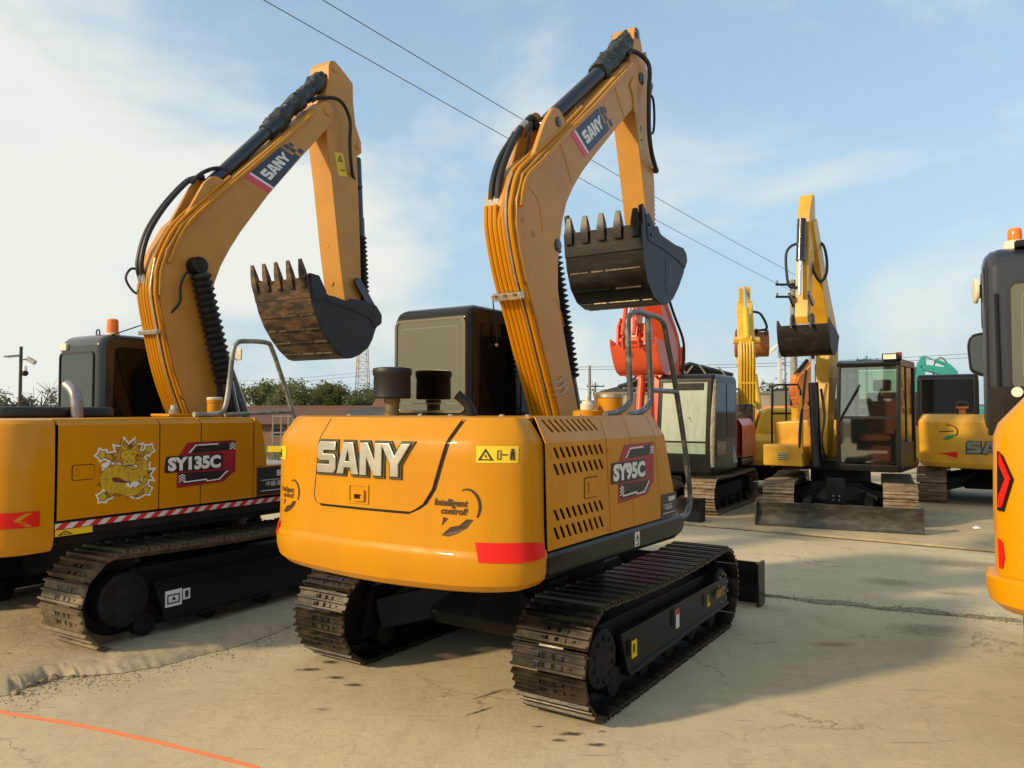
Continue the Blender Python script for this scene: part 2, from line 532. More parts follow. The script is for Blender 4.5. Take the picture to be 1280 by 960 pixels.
def track(root, xc, w, ya, yb, h, n, smat, side, fine=True, fmat=None, plate=None, phase=0.3):
    fmat = fmat or BLKM
    r = h / 2
    rb = r - .034
    s_len = (yb - ya) - 2 * r
    tot = 2 * s_len + 2 * math.pi * rb
    def pt(d):
        d %= tot
        if d < s_len:                                   # top, going backwards
            sag = -.03 * math.sin(math.pi * d / s_len)
            return yb - r - d, r + rb + sag, 0.0
        d -= s_len
        if d < math.pi * rb:
            a = d / rb
            return ya + r - math.sin(a) * rb, r + math.cos(a) * rb, a
        d -= math.pi * rb
        if d < s_len:
            return ya + r + d, r - rb, math.pi
        d -= s_len
        a = math.pi + d / rb
        return yb - r - math.sin(a) * rb, r + math.cos(a) * rb, a
    m = MB()
    K = 64
    vs, fs = [], []
    for i in range(K):
        y, z, a = pt(tot * i / K)
        ny, nz = -math.sin(a), math.cos(a)
        for dx, dn in ((-.075, 0), (.075, 0), (.075, -.06), (-.075, -.06)):
            vs.append((xc + dx, y + ny * dn, z + nz * dn))
    for i in range(K):
        for j in range(4):
            a, b = i * 4 + j, i * 4 + (j + 1) % 4
            c, d = ((i + 1) % K) * 4 + (j + 1) % 4, ((i + 1) % K) * 4 + j
            fs.append((a, b, c, d))
    tr = m.add(vs, fs).build('track', smat, root)
    pitch = tot / n
    me = shoe_mesh(w, pitch, smat, fine)
    for i in range(n):
        y, z, a = pt(pitch * (i + phase))
        if XF[0] is None:
            inst('track_shoe', me, tr, (xc, y, z), (a, 0, 0))
        else:
            inst('track_shoe', me, tr, XF[0] @ Vector((xc, y, z)), (a, 0, 0))
    # frame, wheels
    fr = MB().prism([(ya + r, .13), (yb - r, .13), (yb - r, h - .20), (ya + r + .1, h - .17)], xc - .10, xc + .10).build('track_frame', fmat, root, .012)
    xo = xc + side * (w / 2 - .05)
    if plate:
        y0, y1, z0, z1 = plate
        pl = MB().prism([(y0 + .08, z0 - .02), (y1, z0 + .02), (y1, z1), (y0 - .02, z1 + .01)], xo - .02, xo + .02)
        pl.prism([(y0 + .08, z0 - .035), (y1, z0 + .005), (y1, z0 + .03), (y0 + .07, z0 - .01)], xo - .03, xo + side * .035)
        pl.box(min(xc, xo), max(xc, xo), y0 + .3, y0 + .36, z0 + .05, z1 - .03)
        pl.box(min(xc, xo), max(xc, xo), y1 - .36, y1 - .3, z0 + .05, z1 - .03)
        pl.build('side_guard', BLK, fr, .006)
    for nm, y, rr in (('sprocket', ya + r, rb - .06), ('idler', yb - r, rb - .07)):
        b = MB().lathe([(rr, -.03), (rr, .03)], (xc, y, r), (1, 0, 0), 24)
        b.lathe([(rr * .72, -.02), (rr * .72, w * .38), (rr * .66, w * .41), (rr * .15, w * .41)], (xc, y, r), (side, 0, 0), 24)
        if nm == 'sprocket':
            for k in range(13):
                a = 2 * math.pi * k / 13
                b.obox((xc, y + math.sin(a) * rr, r + math.cos(a) * rr), (.05, .05, .06), Matrix.Rotation(-a, 3, 'X'))
        hub = b.build(nm, fmat, root, 0)
        if fine:
            hb = MB()
            for k in range(10):
                a = 2 * math.pi * k / 10
                hb.lathe([(.014, 0), (.014, .014), (.008, .018)], (xc + side * w * .405, y + math.sin(a) * rr * .52, r + math.cos(a) * rr * .52), (side, 0, 0), 6)
            tag(hb.build('hub_bolts', WORN if nm == 'idler' else fmat, hub, 0, 0), kind='stuff')
    for k in range(5):
        y = ya + r + .18 + (s_len - .36) * k / 4
        MB().lathe([(.06, -.17), (.085, -.16), (.085, -.06), (.07, -.05), (.07, .05), (.085, .06), (.085, .16), (.06, .17)], (xc, y, .145), (1, 0, 0), 14).build('roller', fmat, root)
    return tr

def chassis(root, half, h, ring=.5, ztop=.80, m=None):
    m = m or BLKM
    b = MB().prism([(-.75, h * .55), (-.55, h), (.55, h), (.75, h * .55), (.7, h * .4), (-.7, h * .4)], -.42, .42)
    for sx in (-1, 1):
        for sy in (-1, 1):
            b.beam((sx * .25, sy * .45, h * .75), (sx * half, sy * .8, h * .5), .3, .22)
    b.build('chassis', m, root, .02)
    MB().lathe([(ring, h * .95), (ring, ztop - .05), (ring - .06, ztop - .05), (ring - .06, ztop + .02)], n=36).build('swing_ring', m, root, .008)

def dozer_blade(root, hw, y, h, m, z0=.0):
    prof = [(y + .02, z0 + .01), (y - .04, z0 + h * .3), (y - .055, z0 + h * .6), (y - .01, z0 + h),
            (y - .05, z0 + h + .005), (y - .10, z0 + h * .62), (y - .085, z0 + h * .28), (y - .03, z0 + .01)]
    b = MB().prism(prof, -hw, hw)
    bl = b.build('dozer_blade', m, root, .006)
    for sx in (-1, 1):
        MB().prism([(y + .03, z0 + .012), (y + .035, z0 + h + .012), (y - .17, z0 + h + .012), (y - .15, z0 + .012)], sx * hw - .012, sx * hw + .012).build('end_plate', m, bl)
    for sx in (-.42, .42):
        MB().beam((sx, .5, .36), (sx, y - .07, .17), .12, .14).build('blade_arm', BLKM, root, .01)
    return bl

def bellows(p0, p1, r, n, depth=.62):
    p0, p1 = Vector(p0), Vector(p1)
    d = p1 - p0
    prof = []
    for i in range(n):
        prof += [(r * depth, d.length * (i + .02) / n), (r, d.length * (i + .45) / n), (r * .97, d.length * (i + .6) / n)]
    prof.append((r * depth, d.length))
    return MB().lathe(prof, p0, d, 16)

def crumple(p0, p1, r, n=46, k=20, amp=.24, seed=1):
    p0, p1 = Vector(p0), Vector(p1)
    b = MB().tube([p0.lerp(p1, i / n) for i in range(n + 1)], r, k)
    ax = (p1 - p0).normalized()
    for i, v in enumerate(b.v):
        c = p0 + ax * (v - p0).dot(ax)
        q = v - c
        t = (v - p0).dot(ax) / (p1 - p0).length
        f = 1 + amp * noise.noise(v * 16 + Vector((seed, 0, 0))) + .22 * noise.noise(v * 45) + .10 * math.sin(t * 17 + seed) + .06 * math.sin(t * 31)
        b.v[i] = c + q * f
    return b

def plate_link(p0, p1, w, x0, x1):
    """stadium-shaped link plate between two (y, z) pins"""
    a, b = Vector(p0), Vector(p1)
    d = (b - a).normalized()
    n = Vector((-d.y, d.x))
    P = []
    for k in range(9):
        t = -math.pi / 2 + math.pi * k / 8
        P.append(tuple(b + d * math.cos(t) * w - n * -math.sin(t) * w))
    for k in range(9):
        t = math.pi / 2 + math.pi * k / 8
        P.append(tuple(a + d * math.cos(t) * w - n * -math.sin(t) * w))
    return MB().prism(P, x0, x1)

def pin(root, y, z, r, x, m=None, name='pin'):
    return MB().lathe([(r, -x), (r, x), (r * .7, x + .006)], (0, y, z), (1, 0, 0), 18).build(name, m or NAVY, root)

def bucket(root, prof, lipdir, hw, nteeth, tl, mats, hinge, plate=None, wear=(), th=.025, tooth_mat=None, cxo=0.0, lip_w=None):
    """prof: outer curve (y, z) from the lip, round the belly, to the hinge"""
    shell, side = mats
    C = catmull([(p[0], p[1], 0) for p in prof], 5)
    C = [(p.x, p.y) for p in C]
    inner = []
    for i, p in enumerate(C):
        a, b = Vector(C[max(i - 1, 0)]), Vector(C[min(i + 1, len(C) - 1)])
        t = (b - a).normalized()
        inner.append((p[0] - t.y * th * SGN[0], p[1] + t.x * th * SGN[0]))
    n = len(C)
    vs = [(-hw, *p) for p in C] + [(hw, *p) for p in C] + [(-hw, *p) for p in inner] + [(hw, *p) for p in inner]
    fs = []
    for i in range(n - 1):
        fs += [(i, i + 1, n + i + 1, n + i), (2 * n + i, 3 * n + i, 3 * n + i + 1, 2 * n + i + 1),
               (i, 2 * n + i, 2 * n + i + 1, i + 1), (n + i, n + i + 1, 3 * n + i + 1, 3 * n + i)]
    fs += [(0, n, 3 * n, 2 * n), (n - 1, 3 * n - 1, 4 * n - 1, 2 * n - 1)]
    bk = MB().add(vs, fs).build('bucket', shell, root, 0, 35)
    sp = plate or (C + [hinge])
    for sx in (-1, 1):
        x = sx * hw
        MB().prism(sp, x - .014, x + .014).build('side_plate', side, bk, .004)
        # rim that stands proud along the plate's top
    ld = Vector(lipdir).normalized()
    lp = Vector(C[0])
    nn = Vector((-ld.y, ld.x))
    # lip plate
    lw = lip_w or .20
    f = lambda u, d: (lp + ld * u + nn * d)
    b = MB()
    q = [f(-lw, .002), f(.015, .004), f(.015, .034), f(-lw, .022)]
    q2 = [f(-lw, -.016), f(.015, -.020), f(.015, .008), f(-lw, .008)]
    b.prism([tuple(p) for p in q2], -hw - .012, hw + .012)
    b.build('lip_plate', shell, bk, .004)
    for k in range(nteeth):
        x = -hw + .045 + (2 * hw - .09) * k / (nteeth - 1)
        t = MB()
        pts = []
        for (u, wx, d0, d1) in ((-.09, .036, -.032, .030), (0.0, .040, -.036, .032), (tl * .45, .033, -.028, .024), (tl, .022, -.010, .004)):
            for (ax, dd) in ((-1, d0), (1, d0), (1, d1), (-1, d1)):
                p = f(u, dd)
                pts.append((x + ax * wx, p.x, p.y))
        fs = [(3, 2, 1, 0), (12, 13, 14, 15)]
        for r_ in range(3):
            for j in range(4):
                fs.append((r_ * 4 + j, r_ * 4 + (j + 1) % 4, r_ * 4 + 4 + (j + 1) % 4, r_ * 4 + 4 + j))
        t.add(pts, fs)
        t.build('tooth', tooth_mat or BKTW, bk, .005)
    for i in wear:
        p, p2 = Vector(C[i]), Vector(C[i + 1])
        t = (p2 - p).normalized()
        nrm = Vector((t.y, -t.x)) * SGN[0]
        a, c = p - t * .006, p + t * .006
        pr = [tuple(a), tuple(c), tuple(c + nrm * .009), tuple(a + nrm * .009)]
        x0 = -hw + .02
        while x0 < hw - .05:
            x1 = min(x0 + random.uniform(.10, .34), hw - .015)
            MB().prism(pr, x0, x1).build('wear_strip', WORN if random.random() < .6 else shell, bk)
            x0 = x1 + random.uniform(.005, .05)
    return bk
SGN = [1]

def cw_outline(s, y0, yr, bulge, it=3):
    R_ = [(s, y0), (s, y0 - (y0 - yr) * .50), (s - .078, yr + .070), (s - .25, yr - .011), (s * .45, yr - bulge * .62), (0, yr - bulge)]
    Lh = [(-x, y) for x, y in R_[-2::-1]]
    return chaikin(R_ + Lh, it)
def inset_line(P, d):
    out = []
    for i in range(len(P)):
        a, b = Vector(P[max(i - 1, 0)]), Vector(P[min(i + 1, len(P) - 1)])
        t = (b - a).normalized()
        nrm = Vector((-t.y, t.x))               # inward for a line that runs right -> rear -> left
        p = Vector(P[i]) - nrm * d * -1 if False else Vector(P[i]) + Vector((t.y, -t.x)) * -d * -1
        out.append((p.x, p.y))
    return out
class Tail:
    """rear shell: outline swept over z levels, with a look-up of the rear surface"""
    def __init__(s, half, y0, yr, bulge, levels, dip=.04):
        s.P = cw_outline(half, y0, yr, bulge)
        s.half, s.levels, s.dip, s.y0 = half, levels, dip, y0
        c = Vector((0, y0 + .6))
        s.rows = []
        for z, ins in levels:
            row = []
            for i in range(len(s.P)):
                a, b = Vector(s.P[max(i - 1, 0)]), Vector(s.P[min(i + 1, len(s.P) - 1)])
                t = (b - a).normalized()
                nrm = Vector((t.y, -t.x))
                p = Vector(s.P[i])
                if nrm.dot(c - p) < 0:
                    nrm = -nrm
                if i in (0, len(s.P) - 1):
                    nrm = Vector((-1 if p.x > 0 else 1, 0))
                p = p + nrm * ins
                zz = z - s.dip * (1 - (p.x / half) ** 2) * max(0, min(1, (levels[0][0] + .16 - z) / .16))
                row.append((p.x, p.y, zz))
            s.rows.append(row)
    def build(s, name, m, root):
        n = len(s.P)
        vs = [p for r in s.rows for p in r]
        fs = []
        for i in range(len(s.rows) - 1):
            for j in range(n - 1):
                fs.append((i * n + j, i * n + j + 1, (i + 1) * n + j + 1, (i + 1) * n + j))
        fs.append(tuple(range(n)))
        k = (len(s.rows) - 1) * n
        fs.append(tuple(k + j for j in range(n)))
        for i in range(len(s.rows) - 1):
            fs.append((i * n, (i + 1) * n, (i + 1) * n + n - 1, i * n + n - 1))
        return MB().add(vs, fs).build(name, m, root, 0, 24)
    def y(s, x, z):
        # interpolate rows in z, then along x
        k = 0
        while k < len(s.levels) - 2 and s.levels[k + 1][0] < z:
            k += 1
        z0, z1 = s.levels[k][0], s.levels[k + 1][0]
        f = max(0, min(1, (z - z0) / (z1 - z0) if z1 > z0 else 0))
        def yx(row):
            for a, b in zip(row, row[1:]):
                if (a[0] - x) * (b[0] - x) <= 0 and a[0] != b[0]:
                    return a[1] + (b[1] - a[1]) * (x - a[0]) / (b[0] - a[0])
            return row[0][1]
        return yx(s.rows[k]) * (1 - f) + yx(s.rows[k + 1]) * f
    def f(s):
        return lambda u, v, d: Vector((u, s.y(u, v) - d, v))
    def along(s, d_along, z, off):
        """point d_along metres round the outline from its right-hand end, at height z, off metres proud"""
        k = 0
        while k < len(s.levels) - 2 and s.levels[k + 1][0] < z:
            k += 1
        z0, z1 = s.levels[k][0], s.levels[k + 1][0]
        f = (z - z0) / (z1 - z0)
        P = [Vector((a[0] * (1 - f) + b[0] * f, a[1] * (1 - f) + b[1] * f)) for a, b in zip(s.rows[k], s.rows[k + 1])]
        if d_along < 0:
            P, d_along = P[::-1], -d_along
            sg = -1
        else:
            sg = 1
        for a, b in zip(P, P[1:]):
            L_ = (b - a).length
            if d_along <= L_ or b is P[-1]:
                t = (b - a).normalized()
                n_ = Vector((-t.y, t.x)) * -1 if sg > 0 else Vector((t.y, -t.x)) * -1
                p = a + t * d_along
                if n_.dot(p - Vector((0, s.y0 + .5))) < 0:
                    n_ = -n_
                p = p + n_ * off
                return Vector((p.x, p.y, z))
            d_along -= L_
    def tape(s, a0, a1, z0, z1, name, m, root, taper=0.0, n=24, off=.004):
        vs, fs = [], []
        for i in range(n + 1):
            t = i / n
            k = taper * max(0, 1 - t / .5) ** 2
            vs += [s.along(a0 + (a1 - a0) * t, z0 + k * .4, off), s.along(a0 + (a1 - a0) * t, z1 - k, off)]
        for i in range(n):
            fs.append((2 * i, 2 * i + 2, 2 * i + 3, 2 * i + 1))
        return MB().add(vs, fs).build(name, m, root, recalc=False, smooth=60)
    def sheet(s, xl, xr, z0, z1, d0, d1, nu=14, nv=8, zs=None):
        """panel following the rear, x limits given as functions of z"""
        zs = zs or [z0 + (z1 - z0) * j / nv for j in range(nv + 1)]
        vs, fs = [], []
        for d in (d1, d0):
            for z in zs:
                a, b = xl(z), xr(z)
                for i in range(nu + 1):
                    x = a + (b - a) * i / nu
                    vs.append((x, s.y(x, z) - d, z))
        N, M_ = nu + 1, len(zs)
        for j in range(M_ - 1):
            for i in range(nu):
                q = (j * N + i, j * N + i + 1, (j + 1) * N + i + 1, (j + 1) * N + i)
                fs.append(q)
        o = N * M_
        rim = [i for i in range(N)] + [j * N + nu for j in range(1, M_)] + [(M_ - 1) * N + i for i in range(nu - 1, -1, -1)] + [j * N for j in range(M_ - 2, 0, -1)]
        for a, b in zip(rim, rim[1:] + rim[:1]):
            fs.append((a, b, b + o, a + o))
        return MB().add(vs, fs)

def slot_loop(y0, z0, y1, z1, w):
    a, b = Vector((y0, z0)), Vector((y1, z1))
    d = (b - a).normalized() * w * .5
    h = Vector((w / 2, 0))
    return round_poly([tuple(a - h), tuple(a + h), tuple(b + h), tuple(b - h)], w * .45, 2)

def cabin(root, x0, x1, yr, yft, yfb, z0, z1, m, rear, side, chrome=None, corner=.06, zf=1.45, rw=None, sw=True):
    prof = [(yr, z0), (yr, z1 - .11), (yr + .03, z1 - .03), (yr + .12, z1), (yft, z1), (yft + .10, z1 - .05), (yfb, zf), (yfb, z0)]
    cab = MB().prism(prof, x0, x1).build('cab', m, root, corner, 40, 3)
    rw = rw or (x0 + .06, x1 - .06, z0 + .75, z1 - .10)
    # rear window: pane in a raised rubber frame
    lo = round_poly([(rw[0], rw[2]), (rw[1], rw[2]), (rw[1], rw[3]), (rw[0], rw[3])], .04)
    f = lambda u, v, d: Vector((u, yr - d, v))
    wf = MB().loops([[offset_loop(lo, .018), lo]], f, -.01, .012).build('rear_window_frame', chrome or RUB, cab)
    MB().loops([[lo]], f, -.01, .004).build('rear_window', rear, cab)
    rr_ = lambda i: round_poly([(rw[0] + i, rw[2] + i), (rw[1] - i, rw[2] + i), (rw[1] - i, rw[3] - i), (rw[0] + i, rw[3] - i)], .03)
    if rear is FILM:
        MB().loops([[rr_(.048), rr_(.053)]], f, .004, .0055).build('window_seal', mat('dull_olive_seal', (.20, .17, .11), .5), cab, recalc=False, smooth=0)
    if sw:
        # two panes in the right-hand side
        g = lambda xx, sg: (lambda u, v, d: Vector((xx + sg * d, u, v)))
        for xx, sg in ((x1, 1), (x0, -1)):
            for loop in ([(yr + .12, z0 + .62), (yr + .60, z0 + .62), (yr + .60, z1 - .12), (yr + .14, z1 - .12)],
                         [(yr + .68, z0 + .45), (yfb - .10, z0 + .45), (yfb - .10, zf), (yft - .02, z1 - .12), (yr + .68, z1 - .12)]):
                lp = round_poly(loop, .05)
                MB().loops([[lp]], g(xx, sg), -.005, .006).build('side_window', side, cab)
        # windscreen
        fw = lambda u, v, d: Vector((u, (yfb if v <= zf else yfb + (yft + .1 - yfb) * (v - zf) / (z1 - .05 - zf)) + d, v))
        MB().loops([[[(x0 + .07, z0 + .5), (x1 - .07, z0 + .5), (x1 - .07, zf), (x0 + .07, zf)]], [[(x0 + .07, zf + .01), (x1 - .07, zf + .01), (x1 - .07, z1 - .12), (x0 + .07, z1 - .12)]]], fw, -.005, .006).build('windscreen', side, cab)
    return cab

def beacon(root, p, r=.045, h=.12, base_h=.04, base_m=None):
    x, y, z = p
    b = MB().lathe([(r * 1.15, 0), (r * 1.15, base_h * .8), (r * 1.02, base_h)], p, n=20).build('beacon_base', base_m or CREAM, root)
    MB().lathe([(r * .98, base_h), (r, base_h + h * .3), (r * .93, base_h + h * .9), (r * .75, base_h + h), (r * .2, base_h + h + .004)], p, n=20).build('beacon_lens', AMBER, b)

def pipes(root, rear, xs, r, off, m, name='hydraulic_pipe', jitter=0):
    for i, x in enumerate(xs):
        P = []
        for j, (y, z) in enumerate(rear):
            a, b = Vector(rear[max(j - 1, 0)]), Vector(rear[min(j + 1, len(rear) - 1)])
            t = (b - a).normalized()
            nrm = Vector((-t.y, t.x))
            if nrm.x > 0 and abs(nrm.x) > .2: nrm = -nrm
            q = Vector((y, z)) + nrm * off
            P.append((x, q.x, q.y))
        MB().tube(catmull(P, 4), r, 8).build(name, m, root)

def intelligent_print(root, f, x, z, w):
    """round swoosh mark with the two slanted words"""
    h = lambda u, v, d: f(x + u * w, z + v * w, d)
    t = text_mb('Intelligent', .205, h, .004, .006, .28, 1.0)
    t2 = MB()
    t3 = text_mb('control!', .195, lambda u, v, d: f(x + (u + .17) * w, z + (v - .17) * w, d), .004, .006, .28, 1.0)
    t.add(t3.v, t3.f).build('lettering', BROWNP, root, recalc=False, smooth=0)
    arc = []
    for k in range(19):
        a = R(118 - 160 * k / 18)
        arc.append((.82 + .30 * math.cos(a) * 1.0, .02 + .36 * math.sin(a)))
    inn = []
    for k in range(19):
        a = R(118 - 160 * k / 18)
        th = .012 + .05 * math.sin(math.pi * min(1, k / 14 * .6 + .05))
        inn.append((.82 + (.30 - th) * math.cos(a), .02 + (.36 - th) * math.sin(a)))
    sw = arc + inn[::-1]
    tail = [(.20, -.62), (.42, -.44), (.62, -.40), (.80, -.26), (.95, -.26), (.80, -.44), (.58, -.57), (.36, -.64)]
    spike = [(.20, -.42), (.24, -.24), (.36, -.27)]
    MB().loops([[sw], [tail], [spike]], h, .001, .003).build('swoosh_mark', BROWNP, root, recalc=False, smooth=0)

def warning_print(root, f, u0, v0, w, h, two=True):
    fr = lambda u, v, d: f(u0 + u * w, v0 + v * h, d)
    sv, sf = [], []
    for i in range(13):
        sv += [fr(i / 12, 0, .003), fr(i / 12, 1, .003)]
    for i in range(12):
        sf.append((2 * i, 2 * i + 2, 2 * i + 3, 2 * i + 1))
    s = MB().add(sv, sf).build('warning_sticker', YELP, root, recalc=False, smooth=0)
    b = MB().loops([[[(.06, .15), (.46, .15), (.26, .85)], [(.13, .22), (.39, .22), (.26, .70)]]], fr, .004, .0065)
    b.loops([[[(.25, .52), (.29, .40), (.27, .40), (.29, .27), (.23, .42), (.255, .42)]]], fr, .004, .0065)
    if two:
        b.loops([[[(.55, .2), (.64, .2), (.64, .75), (.55, .75)], [(.565, .24), (.625, .24), (.625, .71), (.565, .71)]],
                 [[(.66, .46), (.78, .46), (.78, .52), (.66, .52)]], [[(.84, .18), (.88, .18), (.88, .45), (.90, .45), (.90, .18), (.94, .18), (.93, .70), (.85, .70)]],
                 [[(.86, .73), (.92, .73), (.92, .84), (.86, .84)]]], fr, .004, .0065)
    b.build('pictogram', DKGREY, s, recalc=False, smooth=0)

def model_decal(root, f, y0, z0, w, h, txt, slant=0.0):
    """dark-red badge with a black name strip; f(u along, v up, d out)"""
    g = lambda u, v, d: f(y0 + u * w, z0 + v * h, d)
    b = MB().loops([[[(.15, 0), (.82, .05), (1.0, .28), (1.0, 1), (.29, .98), (.15, .66)]]], g, 0, .002).build('model_badge', CRIM, root, recalc=False, smooth=0)
    k = MB().loops([[[(.24, .07), (.80, .11), (.90, .30), (.17, .32), (.17, .12)]], [[(.40, .93), (.99, .95), (.99, .78), (.30, .74)]],
                    [round_poly([(-.02, .34), (.80, .36), (.80, .70), (.0, .70)], .04)]], g, .002, .0035)
    k.build('badge_panel', DKGREY, b, recalc=False, smooth=0)
    e = MB().loops([[[(.24, .10), (.55, .12), (.57, .085), (.76, .10), (.89, .295), (.86, .295), (.745, .125), (.58, .11), (.56, .15), (.24, .125)]],
                    [[(.30, .755), (.40, .93), (.72, .94), (.74, .91), (.41, .905), (.33, .755)]]], g, .0035, .0045)
    for i in range(6):
        for j in range(3):
            if (i + j) % 2 == 0:
                u, v = .905 + j * .03, .785 + i * .026
                e.loops([[[(u, v), (u + .028, v), (u + .028, v + .026), (u, v + .026)]]], g, .0035, .0045)
                u, v = .175 + j * .03, .125 + i * .028
                e.loops([[[(u, v), (u + .028, v), (u + .028, v + .028), (u, v + .028)]]], g, .0035, .0045)
    e.build('badge_line', WHITE, b, recalc=False, smooth=0)
    nch = len(txt)
    t = text_mb(txt, 1.0, lambda u, v, d: Vector((u, v, d)), 0, .055, 0)
    xs = [p.x for p in t.v]; ys = [p.y for p in t.v]
    ax, bx, ay, by = min(xs), max(xs), min(ys), max(ys)
    t.v = [g(.025 + (p.x - ax) / (bx - ax) * .745, .375 + (p.y - ay) / (by - ay) * .30, .005) for p in t.v]
    t.build('badge_lettering', WHITE, b, recalc=False, smooth=0)

def boom_logo(root, x, corners, sgn=1):
    """flat boom print: corners (y, z) = lower rear, lower front, upper front, upper rear"""
    A, B, C_, D = [Vector(c) for c in corners]
    def g(u, v, d):
        p = A.lerp(B, u).lerp(D.lerp(C_, u), v)
        return Vector((x + d * sgn, p.x, p.y))
    b = MB().loops([[[(.10, 0), (.80, 0), (.80, 1), (.10, 1)]], [[(.83, .66), (.91, .66), (.91, .96), (.83, .96)]], [[(.85, .34), (.92, .34), (.92, .62), (.85, .62)]],
                    [[(.92, .02), (1.0, .02), (1.0, .30), (.92, .30)]], [[(.80, 0), (.86, .0), (.86, .30), (.80, .30)]], [[(.93, .62), (.98, .62), (.98, .86), (.93, .86)]]], g, 0, .002).build('boom_logo', NAVYP, root, recalc=False, smooth=0)
    MB().loops([[[(-.04, 0), (.06, 0), (.06, 1), (-.04, 1)]]], g, 0, .002).build('pink_band', PINKP, b, recalc=False, smooth=0)
    MB().loops([[[(.06, 0), (.10, 0), (.10, 1), (.06, 1)]]], g, 0, .002).build('pale_band', WHITE, b, recalc=False, smooth=0)
    MB().loops(sany_groups(.17, .27, .58, .50), g, .002, .004).build('logo_lettering', WHITE, b, recalc=False, smooth=0)

def service_plate(root, f, y0, z0, w, h, txt='SANY'):
    g = lambda u, v, d: f(y0 + u * w, z0 + v * h, d)
    b = MB().loops([[[(0, 0), (1, 0), (1, 1), (0, 1)]]], g, 0, .004).build('service_plate', DKGREY, root, recalc=False, smooth=0)
    t = MB().loops(sany_groups(.45, .66, .48, .20), g, .004, .005)
    try:
        c = text_mb('中国·服务', 1.0, lambda u, v, d: Vector((u, v, d)), 0, .01)
        xs = [p.x for p in c.v]; ys = [p.y for p in c.v]
        ax, bx, ay, by = min(xs), max(xs), min(ys), max(ys)
        c.v = [g(.20 + (p.x - ax) / (bx - ax) * .50, .30 + (p.y - ay) / (by - ay) * .18, .005) for p in c.v]
        t.add(c.v, c.f)
    except Exception as ex:
        print('cjk', ex)
    t.loops([[[(.08, .14), (.9, .14), (.9, .165), (.08, .165)]], [[(.08, .52), (.7, .52), (.7, .54), (.08, .54)]]], g, .004, .005)
    t.build('plate_lettering', WHITE, b, recalc=False, smooth=0)

# ------------------------------------------------------------------ main excavator (badge SY95C)
def side_f(s, sc, zc, top, ins):
    """side surface: vertical to zc, then a chamfer leaning in"""
    def f(u, v, d):
        if v <= zc:
            return Vector((s + d, u, v))
        k = (v - zc) / (top - zc)
        return Vector((s - ins * k + d * .85, u, v + d * .5))
    return f

def side_panel(root, f, zb, zc, top, yb0, yb1, yc0, yc1, yt0, yt1, m, holes_main=(), holes_top=(), label=None):
    b = MB()
    b.loops([[[(yb0, zb), (yb1, zb), (yc1, zc), (yc0, zc)]] + list(holes_main)], f, -.006, 0)
    b.loops([[[(yc0, zc + 1e-5), (yc1, zc + 1e-5), (yt1, top), (yt0, top)]] + list(holes_top)], f, -.006, 0)
    o = b.build('side_panel', m, root, 0, 20)
    if label: o['label'] = label
    return o

def recess_handle(root, f, y0, z0, w, h, m):
    lp = round_poly([(y0, z0), (y0 + w, z0), (y0 + w, z0 + h), (y0, z0 + h)], .012)
    i1 = offset_loop(lp, -.012)
    o = MB().loops([[lp, i1]], f, 0, .006).build('door_handle', m, root, 0, 20)
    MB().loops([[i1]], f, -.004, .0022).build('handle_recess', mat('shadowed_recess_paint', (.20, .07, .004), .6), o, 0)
    MB().loops([[offset_loop(lp, .005), lp]], f, -.002, .002).build('handle_gap', BLKM, o, 0)
    c = [(y0 + w * .30, z0 + h * .16), (y0 + w * .84, z0 + h * .16), (y0 + w * .84, z0 + h * .84), (y0 + w * .30, z0 + h * .84)]
    MB().loops([[c]], f, 0, .009).build('latch', m, o, .002)
    return o

X95 = thing('excavator', 'yellow excavator in the middle foreground with silver SANY lettering and an SY95C badge', 'excavator', (0.181, 5.743, 0), -math.atan(.655), 'excavators parked in the yard')
r = X95
chassis(r, .8, .58)
track(r, .875, .45, -1.34, 1.34, .64, 44, SHOE, 1, True, plate=(-.80, 1.12, .18, .40))
track(r, -.875, .45, -1.34, 1.34, .64, 44, SHOE, -1, True, plate=(-.80, 1.12, .18, .40), phase=.7)
dozer_blade(r, 1.11, 1.98, .37, BLK)
# track-frame stickers
gf = lambda x: (lambda u, v, d: Vector((x + d, u, v)))
g = gf(1.091)
for (y0, z0, w, h, m_, nm) in ((-.72, .25, .07, .10, YELP, 'size_sticker'), (.60, .27, .05, .08, YELP, 'size_sticker'), (-.02, .26, .055, .12, WHITE, 'notice_sticker')):
    st = MB().loops([[[(y0, z0), (y0 + w, z0), (y0 + w, z0 + h), (y0, z0 + h)]]], g, 0, .003).build(nm, m_, r, recalc=False, smooth=0)
    if m_ is YELP:
        MB().loops([[[(y0 + .012, z0 + .03), (y0 + .03, z0 + .03), (y0 + .03, z0 + .08), (y0 + .012, z0 + .08)]], [[(y0 + .036, z0 + .03), (y0 + .042, z0 + .03), (y0 + .042, z0 + .08), (y0 + .036, z0 + .08)]]], g, .003, .0045).build('pictogram', DKGREY, st, recalc=False, smooth=0)
    else:
        MB().loops([[[(y0, z0 + .09), (y0 + w, z0 + .09), (y0 + w, z0 + h), (y0, z0 + h)]]], g, .003, .0045).build('red_header', REDR, st, recalc=False, smooth=0)
tm = text_mb('SANY', .085, lambda u, v, d: Vector((1.092 + d, .78 + u, .29 + v)), .002, .004, .2)
tm.build('frame_lettering', GOLD, r, recalc=False, smooth=0)
